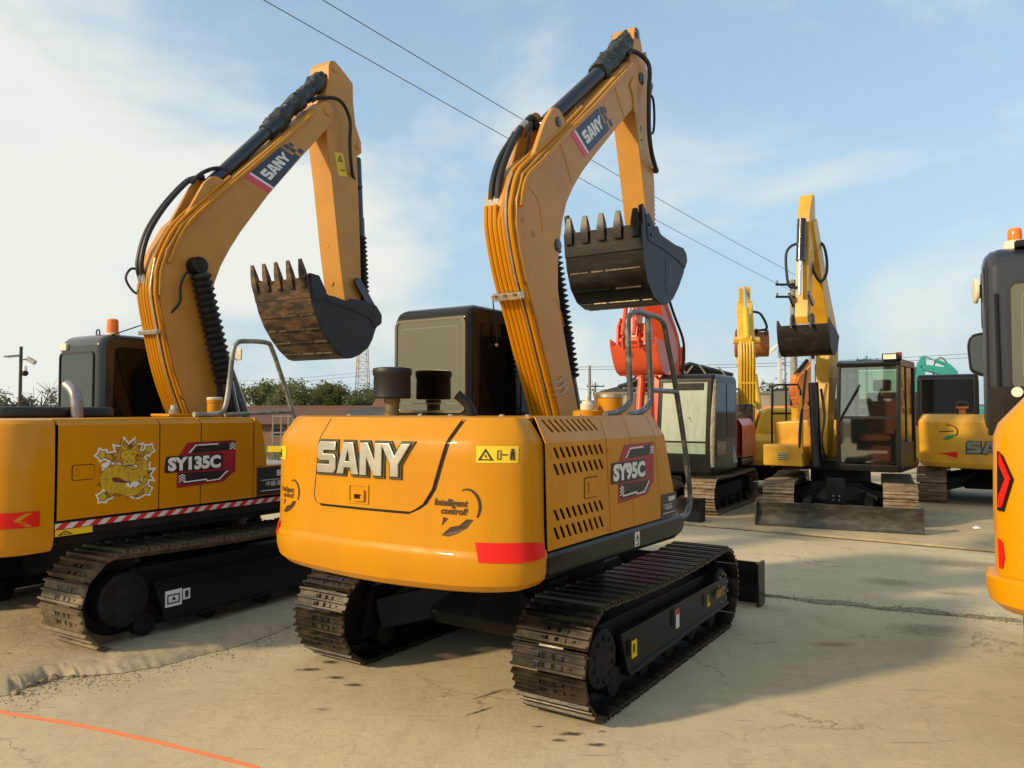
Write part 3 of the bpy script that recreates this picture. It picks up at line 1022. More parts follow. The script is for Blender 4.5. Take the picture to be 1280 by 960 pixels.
# platform and skirt
MB().box(-.90, -.22, -1.42, 1.0, .80, .955).build('platform', BLKM, r, .01)
MB().box(-.215, .90, -1.42, .42, .80, .955).build('platform', BLKM, r, .01)
sk = [(-1.47, .86), (-1.40, .82), (.35, .785), (.50, .815), (.535, .88), (.50, .945), (.40, .955), (-1.47, .965)]
for sx, nm in ((1, 'side_skirt'), (-1, 'side_skirt')):
    MB().prism(sk, sx * .84 if sx < 0 else .84, sx * .955).build(nm, BLK, r, .035, 40, 3)
f95 = side_f(.95, 0, 1.53, 1.668, .085)
st = MB().loops([[[(-.37, .835), (-.30, .835), (-.30, .925), (-.37, .925)]]], gf(.957), 0, .003).build('notice_sticker', WHITE, r, recalc=False, smooth=0)
MB().loops([[[(-.355, .88), (-.315, .88), (-.335, .915)]], [[(-.36, .870), (-.31, .870), (-.31, .875), (-.36, .875)]], [[(-.355, .842), (-.315, .842), (-.315, .865), (-.325, .865), (-.325, .85), (-.355, .85)]]], gf(.957), .003, .0045).build('pictogram', DKGREY, st, recalc=False, smooth=0)
# right-hand panels
hm, ht = [], []
for k in range(9):
    y = -1.375 + k * .0655
    ht.append(slot_loop(y, 1.652, y + .050, 1.580, .030))
    for (za_, zb_) in ((1.505, 1.442), (1.418, 1.352), (1.178, 1.112), (1.085, 1.012)):
        hm.append(slot_loop(y + .002, za_, y + .050, zb_, .032))
G = .004
p1 = side_panel(r, f95, .968, 1.53, 1.668, -1.435, -.70 - G, -1.46, -.76 - G, -1.43, -.685 - G, YEL, hm, ht, 'vented rear side panel with five rows of slanted slots')
p2_ = side_panel(r, f95, .966, 1.53, 1.668, -.70 + G, -.36 - G, -.76 + G, -.42 - G, -.685 + G, -.35 - G, YEL)
p3_ = side_panel(r, f95, .964, 1.53, 1.668, -.36 + G, .08 - G, -.42 + G, -.02 - G, -.35 + G, .03 - G, YEL)
p4_ = side_panel(r, f95, .962, 1.53, 1.668, .08 + G, .385, -.02 + G, .145, .03 + G, .12, YEL)
for (y, z) in ((-1.40, 1.46), (-1.40, 1.02), (-.735, 1.0), (-.735, 1.46)):
    MB().lathe([(.011, 0), (.011, .005), (.005, .007)], (.95, y, z), (1, 0, 0), 8).build('panel_bolt', YEL, p1)
recess_handle(p1, f95, -1.035, 1.205, .16, .11, YEL)
model_decal(r, lambda u, v, d: Vector((.9515 + d, u, v)), -.69, 1.13, .64, .36, 'SY95C')
service_plate(r, lambda u, v, d: Vector((.951 + d, u, v)), .085, .965, .27, .155)
# dark inner boxes, deck
MB().prism([(-.83, .95), (.80, .95), (.80, 1.46), (.74, 1.58), (-.83, 1.63)], -1.40, -.02, 'y').build('engine_bay', BLKM, r)
MB().prism([(-.92, .95), (-.92, 1.53), (-.84, 1.66), (-.82, 1.66), (-.82, .95)], -1.42, -.55, 'y').build('left_panel', YEL, r, .006)
MB().box(-.86, .845, -1.45, -.42, 1.655, 1.664).build('hood_top', YEL, r, .006)
MB().prism([(.22, .95), (.93, .95), (.93, 1.53), (.86, 1.655), (.22, 1.655)], -.42, .10, 'y').build('tank_box', YEL, r, .01)
MB().prism([(.10, .95), (.37, .95), (.13, 1.53), (.10, 1.60)], .22, .925).build('tank_front', YEL, r, .01)
# tail
lev = [(.782, .11), (.797, .055), (.825, .02), (.875, .004), (.945, 0), (.965, .004), (.985, .016), (1.10, .022), (1.45, .024), (1.53, .028), (1.555, .040), (1.645, .105), (1.66, .122), (1.667, .15)]
T95 = Tail(.95, -1.445, -1.755, .055, lev)
tail = T95.build('counterweight', YEL, r)
dl = lambda z: -.43 + .05 * max(0, min(1, (z - 1.16) / .45))
dr = lambda z: .36 + .085 * max(0, min(1, (z - 1.17) / .12)) + .12 * max(0, (z - 1.29) / .36)
zz = [1.165, 1.18, 1.21, 1.25, 1.29, 1.35, 1.41, 1.47, 1.525, 1.54, 1.56, 1.60, 1.64, 1.652]
def drr(z):   # rounded lower right corner
    k = max(0, 1 - (z - 1.165) / .05)
    return dr(z) - .055 * k * k
def dll(z):
    k = max(0, 1 - (z - 1.165) / .04)
    return dl(z) + .035 * k * k
T95.sheet(lambda z: dll(z) - .012, lambda z: drr(z) + .022, 0, 0, -.01, .001, 14, zs=[1.150] + zz[1:]).build('door_gap', BLKM, tail, 0, 24)
door = T95.sheet(dll, drr, 0, 0, -.004, .010, 16, zs=zz).build('engine_door', YEL, r, 0, 24)
T95.sheet(lambda z: dll(z) - .0085, lambda z: dll(z) - .001, 0, 0, -.01, .0095, 2, zs=zz).build('door_seam', BLKM, tail, 0, 24)
tf = T95.f()
fo = lambda u, v, d: tf(u, v, d + .010)
gr = sany_groups(-.385, 1.345, .70, .178)
MB().loops([[offset_loop(lp, .013 if i == 0 else -.010) for i, lp in enumerate(g_)] for g_ in gr], fo, 0, .010).build('letter_backing', OLIVEP, door, 0, 20)
MB().loops(gr, fo, .009, .022).build('rear_lettering', SILV, door, .004, 20, recalc=True)
MB().loops([[round_poly([(-.145, 1.185), (.02, 1.185), (.02, 1.295), (-.145, 1.295)], .012), round_poly([(-.125, 1.195), (.005, 1.195), (.005, 1.283), (-.125, 1.283)], .01)]], fo, 0, .006).build('handle_frame', YEL, door, .002)
MB().loops([[round_poly([(-.095, 1.200), (-.005, 1.200), (-.005, 1.262), (-.095, 1.262)], .01), round_poly([(-.08, 1.212), (-.02, 1.212), (-.02, 1.238), (-.08, 1.238)], .006)]], fo, 0, .016).build('door_handle', YEL, door, .003)
MB().loops([[[(-.08, 1.212), (-.05, 1.212), (-.05, 1.238), (-.08, 1.238)]]], fo, 0, .004).build('latch_recess', BLKM, door)
intelligent_print(r, tf, .455, 1.21, .245)
intelligent_print(r, lambda u, v, d: tf(u, v, d), -.80, 1.21, .20)
warning_print(r, tf, .70, 1.435, .19, .085)
warning_print(r, tf, -.86, 1.40, .12, .08, False)
T95.tape(.02, .42, .938, 1.035, 'red_reflector', REDR, r, .022)
T95.tape(-.17, -.30, .935, 1.02, 'red_reflector', REDR, r)
# air pre-cleaner, exhaust, fillers on the hood
MB().lathe([(.128, 0), (.135, .01), (.132, .16), (.140, .175), (.142, .205), (.135, .218), (.10, .224)], (-.765, -.74, 1.785), n=28).build('air_precleaner', RUB, r)
MB().lathe([(.062, 0), (.062, .02), (.05, .03), (.052, .09), (.060, .10), (.060, .12)], (-.765, -.74, 1.662), n=20).build('intake_pipe', mat('brass_tan_steel', (.20, .15, .08), .4, .4), r)
MB().tube(catmull([(.08, -.92, 1.62), (.07, -.92, 1.70), (.035, -.93, 1.755), (-.015, -.95, 1.80)], 5), [.032] * 15 + [.036], 14).build('exhaust_pipe', BLK, r)
MB().lathe([(.088, 0), (.088, .125), (.092, .13), (.092, .155), (.085, .16)], (.60, .02, 1.660), n=26).build('filler_tank', YEL, r)
MB().lathe([(.090, 0), (.094, .004), (.094, .026), (.085, .032)], (.60, .02, 1.787), n=26).build('tank_cap', ZINC, r)
fb = MB().lathe([(.10, 0), (.10, .035), (.07, .045)], (.50, -.14, 1.66), n=24).build('filler_base', YEL, r)
MB().lathe([(.045, .042), (.048, .05), (.048, .085), (.036, .092), (.034, .105), (.008, .108), (.006, .135)], (.50, -.14, 1.66), n=18).build('filler_cap', CREAM, fb)
for (x, y) in ((.80, -1.40), (.66, -1.44), (.30, -1.43), (.05, -1.40), (.75, -.72), (.80, -.38), (-.5, -1.43)):
    MB().lathe([(.014, 0), (.014, .010), (.006, .013)], (x, y, 1.666), n=8).build('bolt', ZINC, r)
# handrails
RX = .80
rail = [(-.47, 1.675), (-.28, 1.69), (-.11, 1.745), (-.085, 1.84), (-.12, 2.26), (-.08, 2.35), (.03, 2.385), (.22, 2.385), (.40, 2.385), (.53, 2.34), (.60, 2.20), (.71, 1.99), (.90, 1.52), (1.02, 1.15), (1.045, .97), (.97, .885), (.83, .87)]
MB().tube(catmull([(RX, y, z) for y, z in rail], 5), .021, 12).build('handrail', GALV, r)
MB().tube(catmull([(RX, y, z) for y, z in [(-.13, 1.672), (.08, 1.69), (.235, 1.74), (.265, 1.83), (.235, 2.2), (.225, 2.385)]], 5), .021, 12).build('handrail', GALV, r)
MB().tube([(RX, .28, 1.845), (RX, .755, 1.845)], .019, 12).build('handrail', GALV, r)
# cab
cabin(r, -.98, -.25, -.50, .95, 1.18, .95, 2.47, BLK, FILM, DARKG, mat('olive_window_trim', (.20, .17, .11), .25, .6), .055, rw=(-.93, -.30, 1.70, 2.36))
MB().tube([(-.215, -.20, 2.19), (-.235, -.235, 2.54)], .005, 6).build('antenna', BLK, r)
MB().ball((-.225, -.20, 2.185), .016).build('antenna_foot', ZINC, r)
# boom
BW, BL = .16, -.085
up95 = [(.18, 1.30), (.08, 1.67), (-.14, 2.11), (-.27, 2.38), (-.39, 2.60), (-.47, 2.80), (-.52, 2.98), (-.515, 3.14), (-.44, 3.33), (-.24, 3.50), (.15, 3.81), (.36, 3.98), (.86, 4.40), (1.31, 4.78), (1.50, 4.88), (1.62, 4.90)]
lo95 = [(1.71, 4.86), (1.71, 4.76), (1.64, 4.66), (1.53, 4.51), (1.19, 4.23), (.65, 3.77), (.45, 3.59), (.30, 3.43), (.19, 3.28), (.125, 3.12), (.09, 2.96), (.06, 2.78), (.06, 2.60), (.11, 2.39), (.21, 2.11), (.37, 1.70), (.50, 1.30)]
boom = MB().prism(up95 + lo95, BL, BW).build('boom', YEL2, r, .012, 26)
# flange edge that stands proud along the top plate
def ribbon(P, w, x0, x1, name, m, parent, off=0.0):
    vs, fs = [], []
    for i, (y, z) in enumerate(P):
        a, b = Vector(P[max(i - 1, 0)]), Vector(P[min(i + 1, len(P) - 1)])
        t = (b - a).normalized()
        n_ = Vector((-t.y, t.x))
        p = Vector((y, z)) + n_ * off
        q = p + n_ * w
        vs += [(x0, p.x, p.y), (x1, p.x, p.y), (x1, q.x, q.y), (x0, q.x, q.y)]
    for i in range(len(P) - 1):
        for j in range(4):
            fs.append((i * 4 + j, i * 4 + (j + 1) % 4, i * 4 + 4 + (j + 1) % 4, i * 4 + 4 + j))
    return MB().add(vs, fs).build(name, m, parent, 0, 25)
ribbon(up95[4:14], .018, BL - .012, BW + .012, 'top_flange', YEL2, boom, 0.0)
# lugs for the stick cylinder
for sx in (-.05, .125):
    MB().prism(round_poly([(-.33, 3.40), (-.10, 3.83), (.02, 3.97), (.10, 3.99), (.20, 3.93), (.24, 3.84), (.0, 3.66)], .05), sx - .018, sx + .018).build('cylinder_lug', YEL2, boom, .004)
pin(boom, .085, 3.88, .040, .148)
pin(boom, .045, 2.93, .048, BW + .008)
pin(boom, 1.60, 4.76, .055, BW + .012)
MB().prism(round_poly([(1.33, 4.60), (1.40, 4.70), (1.46, 4.74), (1.50, 4.40), (1.42, 4.38), (1.40, 4.52)], .02), BW, BW + .014).build('stiffener', YEL2, boom, .004)
boom_logo(r, BW + .001, [(.50, 3.735), (1.00, 4.135), (.83, 4.275), (.27, 3.845)])
for (y, z, rr) in ((-.44, 3.02, .022), (-.30, 2.95, .028)):
    MB().lathe([(rr, 0), (rr * .8, .003)], (BW, y, z), (1, 0, 0), 10).build('scraped_patch', mat('bare_primer_scrape', (.45, .17, .03), .5), boom, recalc=False, smooth=0)
# pipes on the boom's back
rear95 = [(.12, 1.55), (.08, 1.67), (-.14, 2.11), (-.27, 2.38), (-.39, 2.60), (-.47, 2.80), (-.52, 2.98), (-.52, 3.12)]
pipes(boom, rear95, [-.068, -.030, .008], .0185, .030, YEL)
pipes(boom, rear95 + [(-.44, 3.33), (-.24, 3.50), (.15, 3.81), (.50, 4.10)], [.078, .135], .017, .030, YEL)
pipes(boom, rear95[:-1] + [(-.51, 3.05), (-.44, 3.26), (-.30, 3.43)], [.043], .017, .028, YEL)
pipes(boom, rear95 + [(-.50, 3.22), (-.45, 3.32)], [.107], .008, .050, ZINC, 'grease_line')
MB().tube(catmull([(BW + .022, y, z) for y, z in [(-.50, 3.10), (-.43, 3.31), (-.22, 3.49), (.15, 3.80), (.60, 4.16), (1.00, 4.50), (1.36, 4.80)]], 4), .016, 8).build('hydraulic_pipe', YEL, boom)
for (y, z) in ((-.40, 2.50), (.03, 1.88)):
    d = Vector((-.38, .92, 0)).normalized()
    MB().obox((.025, y - .024, z), (.25, .045, .05), Matrix.Rotation(R(24), 3, 'X')).build('pipe_clamp', ZINC, boom, .006)
    for x in (-.06, .02, .10):
        MB().lathe([(.012, 0), (.012, .014)], (x, y - .055, z), (0, -1, -.3), 8).build('bolt', WORN, boom)
for x in (-.068, -.030, .008, .043):       # hose ends at the foot
    MB().tube([(x, .06, 1.70), (x, .10, 1.60)], .024, 10).build('hose_end', RUB, boom)
    MB().tube([(x, .005, 1.815), (x, .055, 1.71)], .022, 10).build('hose_fitting', ZINC, boom)
for k in range(3):
    z = 1.83 + k * .045
    MB().tube(catmull([(.10, -.05 + k * -.02, z), (.15, .02 - k * .02, z - .02), (BW + .012, .10 - k * .02, z), (BW + .012, .16 - k * .02, z + .04)], 4), .007, 6).build('grease_line', ZINC, boom)
# black hoses over the elbow
for x, h in ((-.055, 0), (.0, .035)):
    MB().tube(catmull([(x, -.51, 3.12), (x, -.50, 3.28), (x, -.42, 3.47), (x, -.27, 3.66 + h), (x, -.14, 3.80 + h), (x * .8, -.05, 3.86 + h), (x * .9 + .01, .02, 3.83)], 5), .024, 10).build('hydraulic_hose', RUB, boom)
    MB().tube([(x, -.512, 3.06), (x, -.512, 3.17)], .028, 10).build('hose_fitting', ZINC, boom)
    MB().tube([(x, -.21, 3.73 + h), (x, -.15, 3.79 + h)], .029, 10).build('hose_fitting', ZINC, boom)
MB().tube(catmull([(.03, -.20, 3.70), (.06, -.16, 3.82), (.05, -.20, 3.62), (.09, -.33, 3.45), (.10, -.42, 3.33)], 5), .010, 8).build('hydraulic_hose', RUB, boom)
for P in ([(.05, 3.74), (.16, 3.62), (.27, 3.44)], [(1.02, 4.50), (1.16, 4.34), (1.24, 4.27)], [(-.36, 3.27), (-.26, 3.22), (-.20, 3.12), (-.17, 2.98)], [(-.02, 2.50), (.02, 2.52), (.10, 2.42), (.135, 2.33)]):
    MB().tube(catmull([(BW + .0005, y, z) for y, z in P], 5), .0045, 6).build('weld_bead', YEL2, boom)
# stick cylinder with wrapped rod
MB().lathe([(.05, 0), (.062, .03), (.062, 1.12), (.068, 1.13), (.068, 1.20), (.05, 1.21)], (.035, .10, 3.90), Vector((0, .90, .72)), 20).build('stick_cylinder', NAVY, r)
crumple((.035, .98, 4.60), (.02, 1.62, 5.17), .088, seed=2).build('wrapped_rod', WRAP, r)
# stick
SW = .115
stick = MB().prism([(1.555, 5.20), (1.575, 5.25), (1.62, 5.265), (1.67, 5.24), (1.76, 5.06), (1.86, 4.94), (1.95, 4.86), (1.985, 4.80), (1.965, 4.75), (1.91, 4.72), (1.945, 4.34), (2.01, 3.88), (2.02, 3.52), (2.015, 3.28), (1.97, 3.22), (1.90, 3.24), (1.84, 3.38), (1.78, 3.66), (1.68, 4.02), (1.555, 4.45), (1.50, 4.66), (1.46, 4.80), (1.47, 4.93), (1.53, 5.05)], -SW, SW).build('stick', YEL2, r, .010, 26)
pin(stick, 1.61, 5.20, .045, SW + .008)
pin(stick, 1.93, 4.82, .035, SW + .010)
MB().prism([(1.77, 5.085), (1.80, 5.10), (1.83, 5.03), (1.78, 5.02)], -SW - .01, SW + .012).build('stiffener', YEL2, stick, .004)
MB().loops([[[(1.585, 4.35), (1.66, 4.38), (1.72, 4.15), (1.645, 4.12)]]], lambda u, v, d: Vector((SW + d, u + .02, v)), 0, .002).build('warning_sticker', mat('faded_warning_print', (.55, .42, .08), .5), stick, recalc=False, smooth=0)
MB().loops([[[(1.635, 4.30), (1.685, 4.31), (1.655, 4.36)], [(1.645, 4.308), (1.675, 4.314), (1.657, 4.343)]], [[(1.665, 4.21), (1.705, 4.22), (1.70, 4.24), (1.66, 4.23)]]], lambda u, v, d: Vector((SW + d, u + .02, v)), .002, .004).build('pictogram', DKGREY, stick, recalc=False, smooth=0)
MB().tube(catmull([(.10, 1.42, 4.93), (.13, 1.52, 4.99), (BW + .05, 1.66, 4.90), (BW + .05, 1.66, 4.62), (BW + .045, 1.67, 4.30), (BW + .03, 1.76, 4.12), (BW, 1.92, 4.03), (.12, 2.05, 4.02), (.05, 2.07, 4.06)], 6), .021, 10).build('hydraulic_hose', RUB, r)
# bucket cylinder on the stick's front
MB().lathe([(.04, 0), (.050, .02), (.050, .92), (.036, .94)], (0, 2.01, 4.82), Vector((0, .10, -.90)), 18).build('bucket_cylinder', NAVY, r)
MB().tube(catmull([(.045, 2.03, 4.80), (.05, 2.14, 4.78), (.05, 2.17, 4.60), (.05, 2.14, 4.45), (.045, 2.08, 4.42)], 4), .013, 8).build('cylinder_pipe', BLK, r)
bellows((0, 2.10, 3.96), (0, 2.14, 3.38), .070, 13, .66).build('rod_boot', RUB, r)
for sx in (-1, 1):
    MB().add(plate_link((1.96, 3.42), (2.17, 3.20), .042, sx * .15 - .012, sx * .15 + .012).v, plate_link((1.96, 3.42), (2.17, 3.20), .042, 0, 1).f).build('bucket_link', BKT, r, .004)
# bucket
SGN[0] = 1
b95 = [(1.10, 3.27), (1.115, 3.12), (1.15, 2.96), (1.22, 2.80), (1.34, 2.69), (1.50, 2.645), (1.66, 2.66), (1.80, 2.725), (1.95, 2.86), (2.07, 3.00), (2.14, 3.13)]
pl95 = b95 + [(2.12, 3.19), (2.05, 3.225), (1.83, 3.22), (1.66, 3.225), (1.50, 3.25), (1.34, 3.30), (1.24, 3.36), (1.19, 3.37), (1.14, 3.30)]
bk = bucket(r, b95, (-.10, 1), .365, 5, .15, (BKTW, BKT), (2.05, 3.22), plate=pl95, wear=(11, 16, 21, 26))
for sx in (-1, 1):
    MB().prism([(1.22, 3.16), (1.17, 3.37), (1.24, 3.40), (1.36, 3.31), (1.52, 3.26), (1.83, 3.235), (2.05, 3.24), (2.13, 3.20), (2.15, 3.13), (2.09, 3.05), (1.9, 3.10), (1.55, 3.14)], sx * .379 - .008, sx * .379 + .008).build('hinge_plate', BKT, bk, .004)
    for (y, z) in ((1.24, 3.30), (1.28, 3.22)):
        MB().lathe([(.014, 0), (.014, .01)], (sx * .387, y, z), (sx, 0, 0), 8).build('bolt', BLK, bk)
    MB().prism([(1.12, 3.28), (1.10, 3.44), (1.13, 3.46), (1.22, 3.37), (1.21, 3.24)], sx * .36 - .016, sx * .36 + .02).build('side_cutter', BKTW, bk, .004)
    MB().prism(round_poly([(1.62, 3.10), (1.60, 2.80), (1.68, 2.74), (1.86, 2.86), (1.98, 3.06)], .03), sx * .379 - .003, sx * .379 + .003).build('wear_plate', BKT, bk, .003)
tm = text_mb('SANY', .075, lambda u, v, d: Vector((.3835 + d, 1.70 + v, 3.03 - u)), 0, .003)
tm.build('bucket_lettering', DKGREY, bk, recalc=False, smooth=0)
for sx in (-.14, .14):
    MB().prism(round_poly([(1.85, 3.20), (1.93, 3.31), (2.0, 3.32), (2.2, 3.22), (2.23, 3.14), (2.10, 3.06)], .03), sx - .015, sx + .015).build('hinge_ear', BKT, bk, .004)
pin(bk, 1.97, 3.27, .03, .18)
# boom cylinder in front of the boom
bellows((.04, .13, 2.92), (.04, .42, 1.95), .095, 24, .60).build('rod_boot', RUB, r)
MB().cyl((.04, .41, 1.98), (.04, .78, .95), .062, n=18).build('boom_cylinder', NAVY, r)
MB().prism([(-.05, .95), (.25, 1.5), (.55, 1.5), (.95, .95)], -.22, -.18).build('boom_bracket', BLKM, r, .008)
MB().prism([(-.05, .95), (.25, 1.5), (.55, 1.5), (.95, .95)], .18, .22).build('boom_bracket', BLKM, r, .008)

# ------------------------------------------------------------------ left excavator (badge SY135C)
X135 = thing('excavator', 'yellow excavator at the left edge with a gold dragon sticker and an SY135C badge', 'excavator', (-3.10, 7.20, 0), -math.atan(.6), 'excavators parked in the yard')
r = X135
chassis(r, .95, .66, .6, .84)
track(r, .99, .50, -1.64, 1.64, .72, 44, SHOED, 1, True, plate=(-1.05, 1.15, .16, .44))
track(r, -.99, .50, -1.64, 1.64, .72, 44, SHOED, -1, True, plate=(-1.05, 1.15, .16, .44))
st = MB().loops([[[(-.98, .24), (-.84, .24), (-.84, .36), (-.98, .36)]], [[(-.83, .27), (-.77, .27), (-.77, .35), (-.83, .35)]]], gf(1.212), 0, .003).build('notice_sticker', WHITE, r, recalc=False, smooth=0)
MB().loops([[[(-.965, .26), (-.86, .26), (-.86, .33), (-.965, .33)], [(-.955, .27), (-.87, .27), (-.87, .32), (-.955, .32)]], [[(-.93, .285), (-.89, .285), (-.91, .315)]], [[(-.815, .285), (-.785, .285), (-.785, .335), (-.815, .335)]]], gf(1.212), .003, .0045).build('pictogram', DKGREY, st, recalc=False, smooth=0)
MB().box(-1.12, 1.12, -1.72, 1.2, .80, .965).build('platform', BLKM, r, .01)
MB().prism([(-1.80, .865), (.50, .845), (.56, .90), (.50, .965), (-1.80, .972)], 1.05, 1.195).build('side_skirt', BLKM, r, .015)
f13 = side_f(1.2, 0, 1.60, 1.642, .05)
seam = [-1.775, -1.035, -.68, -.17]
for i in range(3):
    a, b = seam[i] + .005, seam[i + 1] - .005
    sp = side_panel(r, f13, .975, 1.60, 1.642, a, b, a, b, a, b, YEL)
    if i == 0:
        recess_handle(sp, f13, -1.675, 1.235, .145, .095, YEL)
b = MB().loops([[round_poly([(-.165, .975), (-.14, .975), (-.14, 1.235), (-.03, 1.235), (-.055, 1.42), (-.09, 1.58), (-.16, 1.642)], .01)]], lambda u, v, d: Vector((1.2 + d, u, v)), -.5, 0).build('front_panel', YEL, r, .008)
MB().box(.30, 1.2, -.135, .48, .975, 1.235).build('step_box', YEL, r, .015)
service_plate(r, lambda u, v, d: Vector((1.2 + d, u, v)), -.13, .985, .46, .235)
MB().box(-1.12, 1.14, -1.72, -.15, .96, 1.60).build('engine_bay', BLKM, r)
MB().box(-1.14, 1.16, -1.80, -.70, 1.60, 1.644).build('hood_top', YEL, r, .01)
MB().box(.2, 1.16, -.69, -.17, 1.60, 1.644).build('tank_top', YEL, r, .01)
MB().box(-1.195, -1.14, -1.78, -.6, .97, 1.60).build('left_panel', YEL, r, .01)
# hazard tape
x0, x1, zA, zB = -1.78, .47, .918, .956
tp = MB().loops([[[(x0, zA), (x1, zA), (x1, zB), (x0, zB)]]], lambda u, v, d: Vector((1.1955 + d, u, v)), 0, .003).build('hazard_tape', mat('white_reflective_tape', (.62, .66, .62), .4), r, recalc=False, smooth=0)
n_ = 20
w_ = (x1 - x0) / n_
lo = []
for i in range(n_):
    a = x0 + i * w_
    p = [(a, zA), (a + w_ * .5, zA), (a + w_ * .5 + .045, zB), (a + .045, zB)]
    lo.append([[(min(max(q[0], x0), x1), q[1]) for q in p]])
MB().loops(lo, lambda u, v, d: Vector((1.1985 + d, u, v)), 0, .0015).build('red_stripe', mat('red_hazard_tape', (.62, .025, .03), .4), tp, recalc=False, smooth=0)
warning_print(r, lambda u, v, d: Vector((1.196 + d, u, v)), -1.78, .872, .25, .042, False)
model_decal(r, lambda u, v, d: Vector((1.2015 + d, u, v)), -.985, 1.115, .63, .345, 'SY135C')
# dragon sticker
def dragon(root, f, c, s):
    h = lambda u, v, d: f(c[0] + u * s, c[1] + v * s, d)
    at_ = lambda d: (lambda u, v, _: h(u, v, d))
    def band(P, w):
        C = [Vector((p.x, p.y)) for p in catmull([(p[0], p[1], 0) for p in P], 7)]
        n = len(C)
        Lf, Rt = [], []
        for i, p in enumerate(C):
            t = (C[min(i + 1, n - 1)] - C[max(i - 1, 0)]).normalized()
            k = i / (n - 1) * (len(w) - 1)
            j = min(int(k), len(w) - 2)
            ww = w[j] + (w[j + 1] - w[j]) * (k - j)
            q = Vector((-t.y, t.x)) * ww
            Lf.append(tuple(p + q)); Rt.append(tuple(p - q))
        return Lf + Rt[::-1], C
    body, spine = band([(.20, .34), (.52, .30), (.66, .02), (.44, -.20), (.10, -.16), (-.22, -.02), (-.54, -.02), (-.72, -.26), (-.56, -.52), (-.22, -.60), (.10, -.74), (.40, -.74), (.62, -.56), (.78, -.30)], (.12, .19, .20, .19, .14, .05))
    mane = [(-.22, .30), (-.50, .34), (-.34, .46), (-.56, .60), (-.30, .62), (-.38, .82), (-.14, .78), (-.06, 1.02), (.08, .84), (.28, 1.0), (.30, .80), (.54, .84), (.46, .66), (.66, .56), (.48, .48), (.56, .34), (.36, .34), (.20, .22), (-.04, .22)]
    face = round_poly([(-.20, .60), (-.02, .76), (.10, .68), (.24, .76), (.44, .60), (.32, .48), (.36, .28), (.22, .10), (-.02, .08), (-.14, .20), (-.08, .38), (-.20, .46)], .05)
    tailfan = [(.66, -.40), (.80, -.52), (.82, -.34), (.98, -.36), (.88, -.20), (1.0, -.06), (.84, -.08), (.86, .10), (.74, -.06), (.68, -.22)]
    spikes = []
    for i in range(6, len(spine) - 6, 5):
        t = (spine[i + 1] - spine[i - 1]).normalized()
        q = Vector((-t.y, t.x)) * (1 if i < len(spine) * .42 else -1)
        k = .20 if i < len(spine) * .7 else .13
        p = spine[i] + q * k * .9
        spikes.append([tuple(p - t * .06), tuple(p + t * .06), tuple(p + q * .13 - t * .04)])
    limbs = [band(P, w)[0] for P, w in ((((.0, .40), (-.42, .44), (-.80, .58)), (.12, .09, .06)), (((.40, .40), (.62, .52), (.84, .66)), (.10, .08, .05)),
                                        (((-.40, -.46), (-.50, -.74), (-.74, -.84)), (.14, .10, .06)), (((.20, -.70), (.44, -.86), (.74, -.76)), (.13, .09, .06)))]
    paws = []
    for (px, py, a0) in ((-.86, .58, 2.6), (.86, .68, .4), (-.80, -.84, 3.4), (.80, -.74, 5.9)):
        paws.append([(px + .15 * math.cos(a0 + 2 * math.pi * k / 10) * (1 if k % 2 else .66), py + .15 * math.sin(a0 + 2 * math.pi * k / 10) * (1 if k % 2 else .66)) for k in range(10)])
    clouds = [[(x + rx * math.cos(2 * math.pi * k / 12), y + ry * math.sin(2 * math.pi * k / 12)) for k in range(12)] for x, y, rx, ry in ((-.62, .22, .26, .10), (.62, -.40, .20, .20), (-.10, -.34, .22, .10), (-.66, -.62, .18, .12), (.66, .30, .16, .12), (.0, .10, .2, .1), (.26, -.50, .26, .12))]
    shapes = [body, mane, tailfan] + limbs + paws
    bd = MB()
    for i, P in enumerate(shapes):
        bd.loops([[offset_loop(P, .085)]], at_(.0004 + .00008 * i), 0, 0)
    for i, P in enumerate(clouds):
        bd.loops([[P]], at_(.0014 + .00008 * i), 0, 0)
    o = bd.build('dragon_sticker', WHITE, root, recalc=False, smooth=0)
    OUT = mat('dark_red_brown_print', (.16, .045, .012), .45)
    def piece(nm, P, d, m, line=.022):
        q = MB().loops([[offset_loop(P, line)]], at_(d), 0, 0).build('outline', OUT, o, recalc=False, smooth=0) if line else None
        return MB().loops([[P]], at_(d + .0005), 0, 0).build(nm, m, o, recalc=False, smooth=0)
    for P in limbs:
        piece('dragon_limb', P, .0024, GOLD)
    for P in paws:
        piece('dragon_paw', P, .0032, GOLDL)
    piece('dragon_tail', tailfan, .0026, GOLD, .015)
    for P in spikes:
        piece('dragon_spike', P, .0030, GOLD, .012)
    piece('dragon_body', body, .0036, GOLDL, .02)
    sc_ = MB()
    for i in range(3, len(spine) - 4, 2):
        p, t = spine[i], (spine[i + 1] - spine[i - 1]).normalized()
        q = Vector((-t.y, t.x))
        for k in (-.11, -.04, .03, .10):
            if i > len(spine) * .75 and abs(k) > .05: continue
            c_ = p + q * k + t * (.025 if (i // 2) % 2 else 0)
            sc_.loops([[tuple(c_ - t * .02 + q * .026), tuple(c_ - t * .004), tuple(c_ - t * .02 - q * .026), tuple(c_ + t * .018)]], at_(.0048), 0, 0) if False else sc_.loops([[[tuple(c_ - t * .02 + q * .026), tuple(c_ - t * .004), tuple(c_ - t * .02 - q * .026), tuple(c_ + t * .018)]]], at_(.0048), 0, 0)
    tag(sc_.build('dragon_scales', OUT, o, recalc=False, smooth=0), kind='stuff')
    piece('dragon_mane', mane, .0050, GOLD, .02)
    piece('dragon_face', face, .0060, GOLDL, .018)
